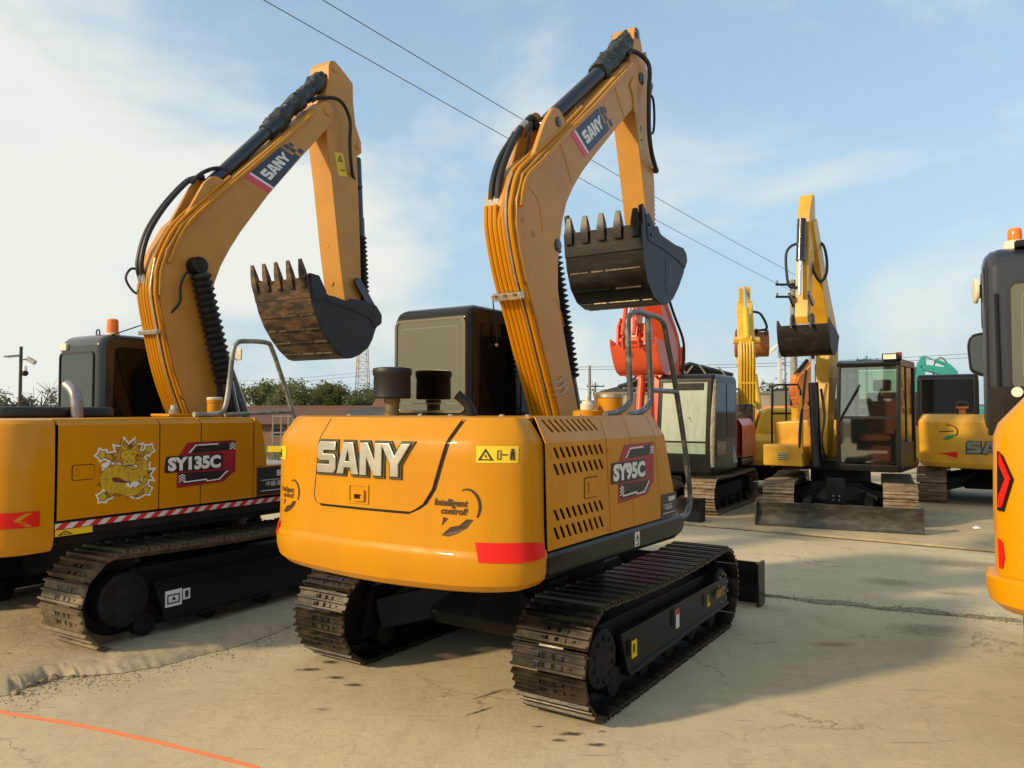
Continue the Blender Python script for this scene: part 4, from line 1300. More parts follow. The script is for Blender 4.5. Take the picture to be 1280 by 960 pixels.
    for P in (((-.02, .70), (-.16, .86), (-.14, 1.08)), ((.22, .70), (.38, .86), (.36, 1.08))):
        piece('dragon_horn', band(P, (.05, .035, .008))[0], .0068, GOLDL, .012)
    for P in ([(-.10, .60), (.05, .53), (-.02, .52)], [(.32, .60), (.17, .53), (.24, .52)], [(-.02, .32), (.05, .34), (.04, .28)], [(.24, .32), (.17, .34), (.18, .28)],
              [(-.08, .22), (.30, .22), (.24, .14), (-.02, .13)]):
        MB().loops([[P]], at_(.0070), 0, 0).build('dragon_feature', BROWNP, o, recalc=False, smooth=0)
    for k in range(5):
        x = -.05 + k * .07
        MB().loops([[[(x, .22), (x + .05, .22), (x + .025, .165)]]], at_(.0076), 0, 0).build('dragon_tooth', WHITE, o, recalc=False, smooth=0)
    for P in (((-.06, .40), (-.30, .34), (-.46, .16), (-.62, .16)), ((.28, .40), (.44, .38), (.56, .18), (.70, .22))):
        q = band(P, (.03, .02, .008))[0]
        MB().loops([[q]], at_(.0066), 0, 0).build('dragon_whisker', mat('orange_print', (.62, .16, .02), .45), o, recalc=False, smooth=0)
dragon(r, lambda u, v, d: Vector((1.2 + d, u, v)), (-1.30, 1.275), .205)
# tail
lev = [(.775, .06), (.785, .03), (.81, .012), (.86, 0), (1.30, .0), (1.585, .006), (1.615, .02), (1.636, .045), (1.645, .08)]
T13 = Tail(1.2, -1.79, -2.17, .12, lev, .02)
T13.build('counterweight', YEL, r)
tf = T13.f()
rt = T13.tape(.09, .72, .955, 1.055, 'red_reflector', REDR, r)
MB().loops([[[(.24, 1.005), (.17, .962), (.135, .962), (.20, 1.005), (.135, 1.048), (.17, 1.048)]]], lambda u, v, d: T13.along(u, v, .0075), 0, 0).build('chevron', YEL, rt, recalc=False, smooth=0)
# on top
MB().prism(round_poly([(-.9, -1.72), (.32, -1.72), (.36, -1.30), (.30, -.80), (-.9, -.80)], .10), 1.645, 1.728, 'z').build('air_box', mat('dark_green_black_plastic', (.012, .018, .016), .35, 0, .1, bump=.03), r, .02, 40, 3)
MB().tube(catmull([(.40, -1.20, 1.62), (.40, -1.20, 1.74), (.36, -1.20, 1.84), (.26, -1.20, 1.90)], 6), .044, 16).build('exhaust_pipe', mat('satin_steel_exhaust', (.36, .33, .33), .38, .7, col2=(.22, .18, .16), scale=8), r)
MB().lathe([(.040, 0), (.040, .006)], (.262, -1.20, 1.898), (-.86, 0, .5), 16).build('exhaust_mouth', BLKM, r)
cabin(r, -1.02, -.34, -.58, .72, 1.18, .97, 2.40, mat('green_black_cab_paint', (.020, .024, .020), .28, 0, .4, bump=.01), FILM2, DARKG, None, .07, rw=(-.97, -.45, 1.66, 2.22), zf=1.55)
MB().box(-.97, -.86, -.60, -.56, 2.255, 2.325).build('work_lamp', CREAM, r, .01)
beacon(r, (-.42, -.42, 2.39), .052, .13, .02)
for (x, y, z) in ((-.60, -.45, 2.40), (-.30, .35, 2.40)):
    MB().tube([(x + .028 * math.cos(2 * math.pi * k / 12), y, z + .022 + .028 * math.sin(2 * math.pi * k / 12)) for k in range(12)], .007, 6, closed=True).build('lifting_eye', BLK, r)
MB().tube([(-.30, -.50, 2.38), (-.20, .0, 2.60)], .006, 6).build('antenna', BLK, r)
MB().box(-.22, -.12, .78, .80, 2.22, 2.34).build('work_lamp', CREAM, r, .01)
MB().lathe([(.065, 0), (.065, .12), (.069, .125), (.069, .145), (.06, .15)], (.52, -.03, 1.645), n=24).build('filler_tank', YEL, r)
MB().lathe([(.068, 0), (.070, .018), (.06, .024)], (.52, -.03, 1.795), n=24).build('tank_cap', CREAM, r)
fb = MB().box(.16, .42, -.42, -.18, 1.645, 1.672).build('filler_base', YEL, r, .01)
MB().lathe([(.045, 0), (.048, .03), (.030, .045), (.028, .075), (.006, .08)], (.32, -.30, 1.67), n=16).build('filler_cap', ZINC, fb)
RX = 1.0
MB().tube(catmull([(RX, y, z) for y, z in [(-.60, 1.668), (-.38, 1.672), (-.29, 1.76), (-.23, 2.18), (-.19, 2.27), (-.10, 2.295), (.13, 2.30), (.19, 2.25), (.30, 2.02), (.46, 1.65), (.56, 1.38), (.56, 1.235)]], 5), .021, 12).build('handrail', GALVL, r)
MB().tube([(RX, -.30, 1.665), (RX, .0, 1.675), (RX, .44, 1.69)], .018, 10).build('handrail', GALVL, r)
# boom
BW, BL = .20, -.085
up13 = [(.12, 1.30), (-.06, 1.69), (-.21, 2.06), (-.31, 2.45), (-.365, 2.72), (-.36, 2.93), (-.30, 3.13), (-.16, 3.38), (.13, 3.69), (.47, 4.02), (1.21, 4.74), (1.48, 5.02), (1.62, 5.16)]
lo13 = [(1.72, 5.18), (1.77, 5.08), (1.74, 4.98), (1.65, 4.84), (1.27, 4.41), (.84, 3.91), (.50, 3.46), (.37, 3.26), (.27, 3.08), (.20, 2.90), (.175, 2.72), (.18, 2.45), (.225, 2.15), (.25, 1.80), (.36, 1.30)]
boom = MB().prism(up13 + lo13, BL, BW).build('boom', YEL2, r, .012, 26)
ribbon(up13[4:12], .018, BL - .012, BW + .012, 'top_flange', YEL2, boom)
for sx in (-.04, .15):
    MB().prism(round_poly([(-.14, 3.42), (.10, 3.86), (.20, 3.95), (.30, 3.94), (.36, 3.86), (.40, 3.96), (.10, 3.66)], .04), sx - .02, sx + .02).build('cylinder_lug', YEL2, boom, .004)
pin(boom, .26, 3.85, .045, .175, YEL2)
pin(boom, 1.66, 5.06, .05, BW + .010, YEL2)
MB().lathe([(.085, 0), (.085, .09), (.075, .11), (.02, .112)], (BW, -.03, 3.03), (1, 0, 0), 22).build('cylinder_pin_cap', BLK, boom)
boom_logo(r, BW + .001, [(.86, 3.95), (1.32, 4.50), (1.10, 4.56), (.55, 4.03)])
rear13 = [(.05, 1.50), (-.06, 1.69), (-.21, 2.06), (-.31, 2.45), (-.365, 2.72), (-.365, 2.84)]
pipes(boom, rear13, [-.065, -.025, .015], .019, .030, YEL)
pipes(boom, rear13 + [(-.36, 2.95), (-.30, 3.13), (-.16, 3.38), (.13, 3.69), (.40, 3.96)], [.095, .175], .017, .030, YEL)
pipes(boom, rear13 + [(-.35, 2.95), (-.30, 3.10)], [.055], .017, .030, YEL)
pipes(boom, rear13[1:] + [(-.33, 3.05)], [.135], .009, .050, ZINC, 'grease_line')
MB().tube(catmull([(BW + .02, y, z) for y, z in [(-.30, 3.02), (-.14, 3.37), (.13, 3.67), (.47, 4.0), (1.0, 4.52), (1.45, 4.97)]], 4), .016, 8).build('hydraulic_pipe', YEL, boom)
for (y, z) in ((-.35, 2.40), (-.09, 1.83)):
    MB().obox((.05, y - .02, z), (.27, .04, .04), Matrix.Rotation(R(18), 3, 'X')).build('pipe_clamp', ZINC, boom, .006)
for x in (-.055, -.005):
    MB().tube(catmull([(x, -.385, 2.86), (x, -.42, 3.02), (x, -.36, 3.28), (x, -.22, 3.54), (x, -.04, 3.78), (x, .10, 3.92), (x * .5 + .03, .20, 3.95)], 5), .022, 10).build('hydraulic_hose', RUB, boom)
    MB().tube([(x, -.375, 2.82), (x, -.40, 2.92)], .026, 10).build('hose_fitting', ZINC, boom)
MB().tube(catmull([(.02, .06, 3.86), (.05, .16, 3.98), (.08, .30, 4.06), (.12, .40, 4.05)], 5), .02, 8).build('hydraulic_hose', RUB, boom)
MB().tube(catmull([(-.06, -.37, 2.95), (-.08, -.46, 2.97), (-.09, -.51, 2.88), (-.09, -.45, 2.78), (-.08, -.38, 2.74)], 5), .011, 8).build('hydraulic_hose', RUB, boom)
MB().tube(catmull([(BW + .04, -.02, 2.96), (BW + .05, -.14, 2.95), (BW + .05, -.20, 2.82), (BW + .03, -.20, 2.66), (.15, -.32, 2.50)], 5), .011, 8).build('hydraulic_hose', RUB, boom)
for sx in (.28, -.17):
    bellows((sx, -.02, 2.96), (sx + (.02 if sx > 0 else -.02), .26, 1.96), .098, 17, .70).build('rod_boot', RUB, r)
    MB().cyl((sx + (.02 if sx > 0 else -.02), .25, 2.0), (sx + (.02 if sx > 0 else -.02), .52, 1.0), .07, n=18).build('boom_cylinder', NAVY, r)
MB().lathe([(.06, 0), (.068, .03), (.068, 1.02), (.088, 1.03), (.088, 1.18), (.06, 1.19)], (.055, .22, 3.86), Vector((0, .77, .82)), 20).build('stick_cylinder', NAVY, r)
crumple((.055, .96, 4.66), (.03, 1.74, 5.50), .090, seed=5).build('wrapped_rod', WRAP, r)
SW = .15
stick = MB().prism([(1.73, 5.62), (1.76, 5.69), (1.83, 5.71), (1.90, 5.68), (2.13, 5.56), (2.14, 5.33), (2.18, 5.08), (2.28, 4.90), (2.29, 4.77), (2.21, 4.71), (2.235, 4.3), (2.27, 3.73), (2.30, 3.10), (2.28, 2.94), (2.20, 2.86), (2.10, 2.86), (2.02, 2.96), (1.91, 3.55), (1.80, 4.28), (1.72, 4.72), (1.70, 4.90), (1.66, 5.16), (1.70, 5.30), (1.73, 5.45)], -SW, SW).build('stick', YEL2, r, .012, 26)
pin(stick, 1.82, 5.62, .045, SW + .008, YEL2)
pin(stick, 2.22, 4.83, .04, SW + .010, YEL2)
f_ = lambda u, v, d: Vector((SW + d, u, v))
ws = MB().loops([[[(1.83, 4.65), (1.97, 4.68), (2.04, 4.42), (1.90, 4.40)]]], f_, 0, .002).build('warning_sticker', YELP, stick, recalc=False, smooth=0)
MB().loops([[[(1.88, 4.56), (1.96, 4.57), (1.915, 4.64)], [(1.90, 4.575), (1.94, 4.578), (1.917, 4.615)]], [[(1.92, 4.46), (2.0, 4.48), (2.0, 4.49), (1.92, 4.47)]]], f_, .002, .004).build('pictogram', DKGREY, ws, recalc=False, smooth=0)
for (z, k) in ((3.60, 0), (3.18, 0)):
    MB().lathe([(.03, 0), (.03, .012), (.015, .014)], (-.02, 2.0 - (z - 3.1) * .165 - .005, z), (0, -1, -.15), 14).build('boss', YEL2, stick)
MB().tube(catmull([(.10, 1.52, 5.14), (.14, 1.60, 5.20), (BW + .05, 1.80, 5.22), (BW + .05, 1.97, 5.06), (BW + .045, 1.98, 4.80), (BW + .03, 2.02, 4.55), (.12, 2.20, 4.42), (.06, 2.38, 4.40)], 6), .021, 10).build('hydraulic_hose', RUB, r)
MB().lathe([(.045, 0), (.056, .02), (.056, .72), (.066, .73), (.066, .95), (.045, .96)], (0, 2.36, 4.76), Vector((0, .06, -.90)), 18).build('bucket_cylinder', NAVY, r)
bellows((0, 2.43, 3.82), (0, 2.50, 3.02), .082, 15, .68).build('rod_boot', RUB, r)
for sx in (-1, 1):
    b = plate_link((2.18, 3.20), (2.52, 2.83), .055, sx * .20 - .016, sx * .20 + .016)
    b.build('bucket_link', NAVY, r, .006)
b13 = [(1.17, 3.08), (1.21, 2.93), (1.26, 2.78), (1.34, 2.63), (1.44, 2.50), (1.56, 2.38), (1.70, 2.285), (1.84, 2.28), (1.98, 2.33), (2.12, 2.42), (2.19, 2.52), (2.24, 2.64)]
p13 = b13 + [(2.33, 2.74), (2.31, 2.83), (2.22, 2.90), (2.04, 2.93), (1.88, 2.90), (1.74, 2.89), (1.55, 2.92), (1.44, 2.96), (1.37, 3.08), (1.25, 3.10)]
bk = bucket(r, b13, (-.28, 1), .41, 5, .21, (BKTR, BKT), (2.2, 2.9), plate=p13, wear=(12, 17, 22, 27), tooth_mat=BKTR)
for sx in (-1, 1):
    MB().prism([(1.24, 2.86), (1.20, 3.14), (1.33, 3.13), (1.44, 2.97), (1.40, 2.88)], sx * .41 - .02, sx * .41 + .025).build('side_cutter', BKT, bk, .004)
    MB().prism(round_poly([(1.36, 2.94), (1.55, 2.94), (1.75, 2.91), (2.04, 2.95), (2.24, 2.92), (2.34, 2.82), (2.34, 2.72), (2.24, 2.66), (2.12, 2.76), (1.85, 2.82), (1.5, 2.86)], .02), sx * .424 - .008, sx * .424 + .008).build('hinge_plate', BKT, bk, .004)
for sx in (-.17, .17):
    MB().prism(round_poly([(1.98, 2.90), (2.08, 3.0), (2.2, 3.0), (2.55, 2.88), (2.58, 2.78), (2.3, 2.70)], .03), sx - .015, sx + .015).build('hinge_ear', BKT, bk, .004)

# ------------------------------------------------------------------ ground
def concrete(name, light, dark, stain, wet=0.0):
    m = bpy.data.materials.new(name)
    m.use_nodes = True
    t = m.node_tree
    b = t.nodes['Principled BSDF']
    b.inputs['Roughness'].default_value = 0.88
    b.inputs['Specular IOR Level'].default_value = 0.25
    tcn = t.nodes.new('ShaderNodeTexCoord')
    def noise_n(scale, det=6, rough=.6, vec=None, dist=0):
        n = t.nodes.new('ShaderNodeTexNoise')
        n.inputs['Scale'].default_value = scale
        n.inputs['Detail'].default_value = det
        n.inputs['Roughness'].default_value = rough
        n.inputs['Distortion'].default_value = dist
        t.links.new(vec or tcn.outputs['Object'], n.inputs['Vector'])
        return n.outputs['Fac']
    def rng(src, a, b_, c=0, d=1):
        r_ = t.nodes.new('ShaderNodeMapRange')
        for i, v in enumerate((a, b_, c, d)):
            r_.inputs[i + 1].default_value = v
        t.links.new(src, r_.inputs[0])
        return r_.outputs[0]
    def mixc(fac, A, B):
        x = t.nodes.new('ShaderNodeMix')
        x.data_type = 'RGBA'
        if hasattr(A, 'is_linked'): t.links.new(A, x.inputs['A'])
        else: x.inputs['A'].default_value = (*A, 1)
        x.inputs['B'].default_value = (*B, 1)
        t.links.new(fac, x.inputs['Factor'])
        return x.outputs['Result']
    def mapped(scale, rot=0):
        mp_ = t.nodes.new('ShaderNodeMapping')
        mp_.inputs['Scale'].default_value = scale
        mp_.inputs['Rotation'].default_value = (0, 0, rot)
        t.links.new(tcn.outputs['Object'], mp_.inputs['Vector'])
        return mp_.outputs[0]
    c = mixc(rng(noise_n(.55, 8, .62), .38, .66), light, dark)
    c = mixc(rng(noise_n(1.3, 6, .7, dist=.6), .56, .74, 0, .55), c, stain)
    c = mixc(rng(noise_n(9, 6, .75), .48, .72, 0, .42), c, tuple(x * .72 for x in dark))
    c = mixc(rng(noise_n(2.1, 9, .78, mapped((1.6, .55, 1), R(33))), .52, .70, 0, .5), c, tuple(x * .80 for x in dark))
    c = mixc(rng(noise_n(2.6, 9, .8, mapped((.6, 2.4, 1), R(-24)), .3), .54, .70, 0, .5), c, tuple(min(1, x * 1.18) for x in light))
    c = mixc(rng(noise_n(150, 2, .6), .60, .74, 0, .5), c, tuple(x * .5 for x in dark))
    c = mixc(rng(noise_n(3.1, 4, .7, mapped((1, 4.5, 1), R(-24))), .60, .74, 0, .35), c, tuple(x * .70 for x in dark))
    c = mixc(rng(noise_n(60, 3, .8), .55, .8, 0, .35), c, tuple(min(1, x * 1.25) for x in light))
    # short dark scrapes left by track bars
    c = mixc(rng(noise_n(3.4, 2, .5, mapped((.9, 13, 1), R(-40))), .69, .73, 0, .45), c, (.05, .04, .03))
    c = mixc(rng(noise_n(2.2, 2, .5, mapped((.6, 15, 1), R(14))), .70, .74, 0, .35), c, (.06, .05, .04))
    for sc_, th, k_ in ((.62, .0058, .75), (1.9, .0075, .40)):
        v = t.nodes.new('ShaderNodeTexVoronoi')
        v.feature = 'DISTANCE_TO_EDGE'
        v.inputs['Scale'].default_value = sc_
        wv = t.nodes.new('ShaderNodeVectorMath'); wv.operation = 'ADD'
        s2 = t.nodes.new('ShaderNodeVectorMath'); s2.operation = 'SCALE'
        s2.inputs['Scale'].default_value = .5 / sc_ * .6
        nn = t.nodes.new('ShaderNodeTexNoise')
        nn.inputs['Scale'].default_value = 2.2 * sc_ * 2
        nn.inputs['Detail'].default_value = 7
        nn.inputs['Roughness'].default_value = .7
        t.links.new(tcn.outputs['Object'], nn.inputs['Vector'])
        t.links.new(nn.outputs['Color'], s2.inputs[0])
        t.links.new(tcn.outputs['Object'], wv.inputs[0]); t.links.new(s2.outputs[0], wv.inputs[1])
        t.links.new(wv.outputs[0], v.inputs['Vector'])
        mul = t.nodes.new('ShaderNodeMath'); mul.operation = 'MULTIPLY'
        t.links.new(rng(v.outputs['Distance'], th * .25, th, k_ if not wet else .9, 0), mul.inputs[0])
        t.links.new(rng(noise_n(.5 + sc_ * .5, 4), .50, .58), mul.inputs[1])
        c = mixc(mul.outputs[0], c, tuple(x * .4 for x in dark))
    t.links.new(c, b.inputs['Base Color'])
    bp = t.nodes.new('ShaderNodeBump')
    bp.inputs['Strength'].default_value = .35 if not wet else .55
    bp.inputs['Distance'].default_value = .012
    t.links.new(noise_n(24, 7, .7), bp.inputs['Height'])
    t.links.new(bp.outputs[0], b.inputs['Normal'])
    return m
CONC = concrete('yard_concrete', (.60, .50, .325), (.49, .405, .265), (.34, .265, .17))
CONC2 = concrete('far_yard_concrete', (.52, .42, .255), (.38, .30, .18), (.25, .18, .10))
EARTH = concrete('packed_pale_earth', (.54, .445, .29), (.41, .335, .215), (.29, .225, .14), 1)
DIRT = mat('brown_earth', (.17, .125, .075), .95, col2=(.10, .085, .05), scale=.8, bump=.4, bscale=8)
tag(MB().box(-700, 700, -60, 1400, -.5, -.02).build('ground', DIRT), kind='structure')
tag(MB().box(-26, 40, -25, 33, -.3, 0).build('yard_slab', CONC), kind='structure')
# the next slab beyond the dark joint, a little higher
A_, B_ = Vector((2.30, 11.70)), Vector((7.6, 8.05))
dirv = (B_ - A_).normalized()
nrm = Vector((-dirv.y, dirv.x))
if nrm.y < 0: nrm = -nrm
q0, q1 = A_ - dirv * 22, B_ + dirv * 14
tag(MB().prism([tuple(q0), tuple(q1), tuple(q1 + nrm * 22), tuple(q0 + nrm * 22)], -.2, .030, 'z').build('far_slab', CONC2, None, .008), kind='structure')
def strip(name, pts, w, z, m, jag=.02, hgt=0.0, nseg=90, rows=6):
    P = catmull([(p[0], p[1], 0) for p in pts], 24)
    vs, fs = [], []
    for i, p in enumerate(P):
        t = (P[min(i + 1, len(P) - 1)] - P[max(i - 1, 0)]).normalized()
        q = Vector((-t.y, t.x, 0))
        for j in range(rows + 1):
            k = (j / rows - .5) * 2
            ww = w * .5 * (1 + jag / w * 4 * noise.noise(Vector((p.x * 3, p.y * 3, 7 * (1 if k > 0 else -1)))))
            v = p + q * ww * k
            h = hgt * (1 - k * k) * (.55 + .9 * noise.noise(v * 9) + .5 * noise.noise(v * 27))
            vs.append((v.x, v.y, z + max(h, -.002)))
    N = rows + 1
    for i in range(len(P) - 1):
        for j in range(rows):
            fs.append((i * N + j, i * N + j + 1, (i + 1) * N + j + 1, (i + 1) * N + j))
    return MB().add(vs, fs).build(name, m, None, 0, 60)
GRAVEL = mat('crumbled_grey_concrete', (.34, .285, .19), .95, col2=(.15, .12, .075), scale=26, lo=.4, hi=.65, bump=1.0, bscale=55)
JOINT = mat('dark_joint_filler', (.10, .075, .05), .95, col2=(.20, .15, .09), scale=6, bump=.4)
tag(strip('crumbled_joint', [(1.3, 7.55), (2.26, 7.13), (3.1, 6.72), (4.0, 6.31), (5.6, 5.6), (9, 4.1)], .12, .004, GRAVEL, .05, .022), kind='structure')
tag(strip('dark_joint', [tuple(A_ - dirv * 6 - nrm * .035), tuple(A_ - nrm * .03), tuple(B_ - nrm * .035), tuple(B_ + dirv * 8 - nrm * .03)], .07, .004, JOINT, .01), kind='structure')
# rough pale earth the left excavator stands on, with a broken edge
edge_px = [(-260, 905), (-120, 892), (0, 872), (34, 860), (62, 851), (97, 846), (135, 843), (187, 835), (250, 820), (312, 804), (359, 786), (400, 768), (470, 740), (560, 705)]
edge = [ground_at(*p) for p in edge_px]
edge = catmull([(p.x, p.y, 0) for p in edge], 16)
vs, fs = [], []
rows = 70
back = Vector((-.72, .70, 0))
for i, p in enumerate(edge):
    rough_ = .8 + 1.6 * max(0, min(1, (-2.2 - p.x) / .8))
    jit = (.035 * noise.noise(p * 5) + .025 * noise.noise(p * 15) + .012 * noise.noise(p * 40)) * rough_
    for j in range(rows + 1):
        k = (j / rows) ** 2.6 * 9.0
        v = p + back * (k + jit * math.exp(-k * 2))
        h = (.05 + .02 * max(0, min(1, (-2.2 - p.x)))) * (1 - math.exp(-k / .07)) + .018 * noise.noise(v * 3) * min(1, k) + (.010 * noise.noise(v * 9) + .006 * noise.noise(v * 26)) * min(1, k * 6) * math.exp(-k * .5)
        if v.x > -4.9: h = min(h, .055)
        h *= min(1, (len(edge) - 1 - i) / 32)
        d = (v - Vector((-3.1, 7.2, 0)))
        vs.append((v.x, v.y, max(.004, h)))
N = rows + 1
for i in range(len(edge) - 1):
    for j in range(rows):
        fs.append((i * N + j, i * N + j + 1, (i + 1) * N + j + 1, (i + 1) * N + j))
tag(MB().add(vs, fs).build('earth_bank', EARTH, None, 0, 70), kind='structure')
# oil stains and scrapes
def blot(name, px, py, sx, sy, m, ang=0, seed=0, z=.005):
    c = ground_at(px, py)
    P = []
    for k in range(26):
        a = 2 * math.pi * k / 26
        rr = 1 + .55 * noise.noise(Vector((math.cos(a) * 1.7, math.sin(a) * 1.7, seed)))
        x, y = sx * rr * math.cos(a), sy * rr * math.sin(a)
        P.append((c.x + x * math.cos(ang) - y * math.sin(ang), c.y + x * math.sin(ang) + y * math.cos(ang)))
    return tag(MB().loops([[P]], lambda u, v, d: Vector((u, v, d)), z, z).build(name, m, None, recalc=False, smooth=0), kind='structure')
def stain_mat(name, col, strength):
    """thin stain that fades out raggedly: soaked patches over bare slab"""
    m = bpy.data.materials.new(name)
    m.use_nodes = True
    t = m.node_tree
    t.nodes.clear()
    o = t.nodes.new('ShaderNodeOutputMaterial')
    d = t.nodes.new('ShaderNodeBsdfPrincipled')
    d.inputs['Base Color'].default_value = (*col, 1)
    d.inputs['Roughness'].default_value = .7
    tr = t.nodes.new('ShaderNodeBsdfTransparent')
    mx = t.nodes.new('ShaderNodeMixShader')
    g = t.nodes.new('ShaderNodeTexCoord')
    vm = t.nodes.new('ShaderNodeVectorMath'); vm.operation = 'DISTANCE'
    vm.inputs[1].default_value = (.5, .5, 0)
    fl = t.nodes.new('ShaderNodeVectorMath'); fl.operation = 'MULTIPLY'
    fl.inputs[1].default_value = (1, 1, 0)
    t.links.new(g.outputs['Generated'], fl.inputs[0])
    t.links.new(fl.outputs[0], vm.inputs[0])
    n = t.nodes.new('ShaderNodeTexNoise')
    n.inputs['Scale'].default_value = 30
    n.inputs['Detail'].default_value = 8
    n.inputs['Roughness'].default_value = .75
    t.links.new(g.outputs['Object'], n.inputs['Vector'])
    r1 = t.nodes.new('ShaderNodeMapRange')
    r1.inputs[1].default_value, r1.inputs[2].default_value, r1.inputs[3].default_value, r1.inputs[4].default_value = .08, .46, .16, -.30
    t.links.new(vm.outputs['Value'], r1.inputs[0])
    ad = t.nodes.new('ShaderNodeMath'); ad.operation = 'ADD'
    t.links.new(n.outputs['Fac'], ad.inputs[0]); t.links.new(r1.outputs[0], ad.inputs[1])
    r2 = t.nodes.new('ShaderNodeMapRange')
    r2.inputs[1].default_value, r2.inputs[2].default_value, r2.inputs[3].default_value, r2.inputs[4].default_value = .40, .66, 0, strength
    t.links.new(ad.outputs[0], r2.inputs[0])
    t.links.new(r2.outputs[0], mx.inputs[0]); t.links.new(tr.outputs[0], mx.inputs[1]); t.links.new(d.outputs[0], mx.inputs[2])
    t.links.new(mx.outputs[0], o.inputs['Surface'])
    return m
OIL = stain_mat('oil_soaked_concrete', (.06, .046, .03), .75)
RUSTS = stain_mat('rust_stained_concrete', (.24, .14, .06), .4)
MUD = stain_mat('dark_mud_smear', (.16, .125, .08), .30)
for i, (px, py, a, b_, m_, an) in enumerate([(718, 918, .13, .035, OIL, -.1), (744, 931, .11, .03, OIL, -.15), (700, 926, .09, .025, OIL, .1), (672, 909, .05, .018, OIL, 0), (754, 915, .05, .02, OIL, 0),
                                             (386, 837, .16, .05, OIL, .15), (418, 848, .12, .04, OIL, 0), (440, 857, .12, .035, OIL, -.2), (412, 828, .10, .05, OIL, .4),
                                             (402, 887, .11, .035, RUSTS, .2), (1038, 806, .30, .08, RUSTS, -.2), (1160, 788, .62, .22, MUD, -.4), (1110, 728, .70, .22, MUD, -.5), (1190, 742, .40, .09, MUD, -.4),
                                             (1000, 672, 1.2, .3, MUD, -.5), (1200, 705, .9, .25, MUD, -.5), (540, 735, .45, .12, MUD, .3)]):
    blot({OIL: 'oil_stain', RUSTS: 'rust_stain', MUD: 'mud_stain'}[m_], px, py, a, b_, m_, an, i * 3.1)
# short bar marks pressed into the slab by track bars
rs_ = random.Random(3)
for (px, py, ln, an) in ((575, 712, .22, .70), (612, 868, .26, .72), (598, 890, .20, .70)):
    c = ground_at(px, py)
    d = Vector((math.cos(an), math.sin(an), 0)); n_ = Vector((-d.y, d.x, 0))
    P, Q = [], []
    for k in range(11):
        t = (k / 10 - .5) * ln
        w_ = .0034 * (1 - abs(k / 5 - 1) ** 2) * (.6 + .8 * rs_.random()) + .001
        P.append(tuple((c + d * t + n_ * w_).xy)); Q.append(tuple((c + d * t - n_ * w_).xy))
    tag(MB().loops([[P + Q[::-1]]], lambda u, v, d_: Vector((u, v, d_)), .0045, .0045).build('bar_mark', mat('dark_bar_mark', (.07, .05, .03), .9), None, recalc=False, smooth=0), kind='structure')
# orange line
rp = [ground_at(x, y, .006) for x, y in ((-120, 872), (-30, 884), (30, 895), (80, 903), (140, 915), (190, 926), (240, 938), (290, 951), (340, 965), (430, 992))]
tag(MB().tube(catmull(rp, 6), .0068, 8).build('orange_cord', mat('orange_cord', (.85, .15, .04), .6, bump=.2, bscale=300)), 'bright orange cord stretched over the concrete at the lower left', 'cord')
# rubble
def rock(seed, r):
    random.seed(seed)
    bm = bmesh.new()
    bmesh.ops.create_icosphere(bm, subdivisions=2, radius=1)
    pl = [(Vector((random.uniform(-1, 1), random.uniform(-1, 1), random.uniform(-1, 1))).normalized(), random.uniform(.45, .8)) for _ in range(9)]
    for v in bm.verts:
        for n_, d in pl:
            k = v.co.dot(n_)
            if k > d: v.co -= n_ * (k - d)
        v.co += Vector((noise.noise(v.co * 2 + Vector((seed, 0, 0))),) * 3) * .08
        v.co = Vector((v.co.x * r[0], v.co.y * r[1], v.co.z * r[2]))
    me = bpy.data.meshes.new('concrete_chunk')
    bm.to_mesh(me)
    bm.free()
    me.materials.append(mat('broken_concrete', (.30, .225, .14), .95, col2=(.15, .105, .06), scale=12, bump=.6, bscale=30))
    o = bpy.data.objects.new('concrete_chunk', me)
    COL.objects.link(o)
    return o
chunks = [(8, 828, .085, .06, .05, 'large flat concrete chunk at the left edge in front of the dusty track'), (14, 848, .11, .05, .045, 'long dark concrete chunk lying nearest the slab edge at far left'),
          (46, 838, .08, .06, .045, 'squat brown concrete chunk in the middle of the rubble'), (30, 852, .07, .05, .04, None), (62, 843, .06, .045, .04, None), (74, 836, .05, .04, .035, None), (8, 862, .06, .05, .035, None),
          (-12, 842, .10, .08, .06, None), (22, 836, .05, .04, .03, None), (54, 853, .04, .035, .025, None), (-20, 866, .07, .05, .04, None), (38, 845, .045, .035, .03, None), (18, 868, .035, .03, .022, None), (84, 841, .035, .03, .02, None)]
chunks += [(px_, py_, s_, s_ * .8, s_ * .6, None) for px_, py_, s_ in ((2, 838, .06), (26, 844, .055), (50, 846, .05), (68, 849, .04), (40, 857, .045), (12, 856, .05), (90, 847, .03), (-8, 856, .08), (58, 838, .045), (104, 846, .022), (120, 845, .018), (36, 832, .04))]
for i, (px, py, a, b_, c_, lb) in enumerate(chunks):
    a, b_, c_ = a * .92, b_ * .92, c_ * .85
    o = rock(i + 3, (a, b_, c_))
    p = ground_at(px, py)
    o.location = (p.x, p.y, c_ * .55)
    o.rotation_euler = (.2 * math.sin(i), .2 * math.cos(i * 2), i * 1.3)
    tag(o, lb or 'small broken brown concrete chunk among the rubble at lower left', 'rubble', 'broken concrete beside the left track')
gr_ = random.Random(9)
gb = MB()
def pebble(x, y, s, z=0.0):
    a = gr_.random() * 6.28
    P = []
    for k in range(4):
        q = a + k * 1.57 + gr_.uniform(-.4, .4)
        P.append((x + s * math.cos(q) * gr_.uniform(.6, 1), y + s * math.sin(q) * gr_.uniform(.6, 1), z))
    gb.add(P + [(x + gr_.uniform(-.3, .3) * s, y + gr_.uniform(-.3, .3) * s, z + s * gr_.uniform(.5, .9))], [(0, 1, 4), (1, 2, 4), (2, 3, 4), (3, 0, 4)])
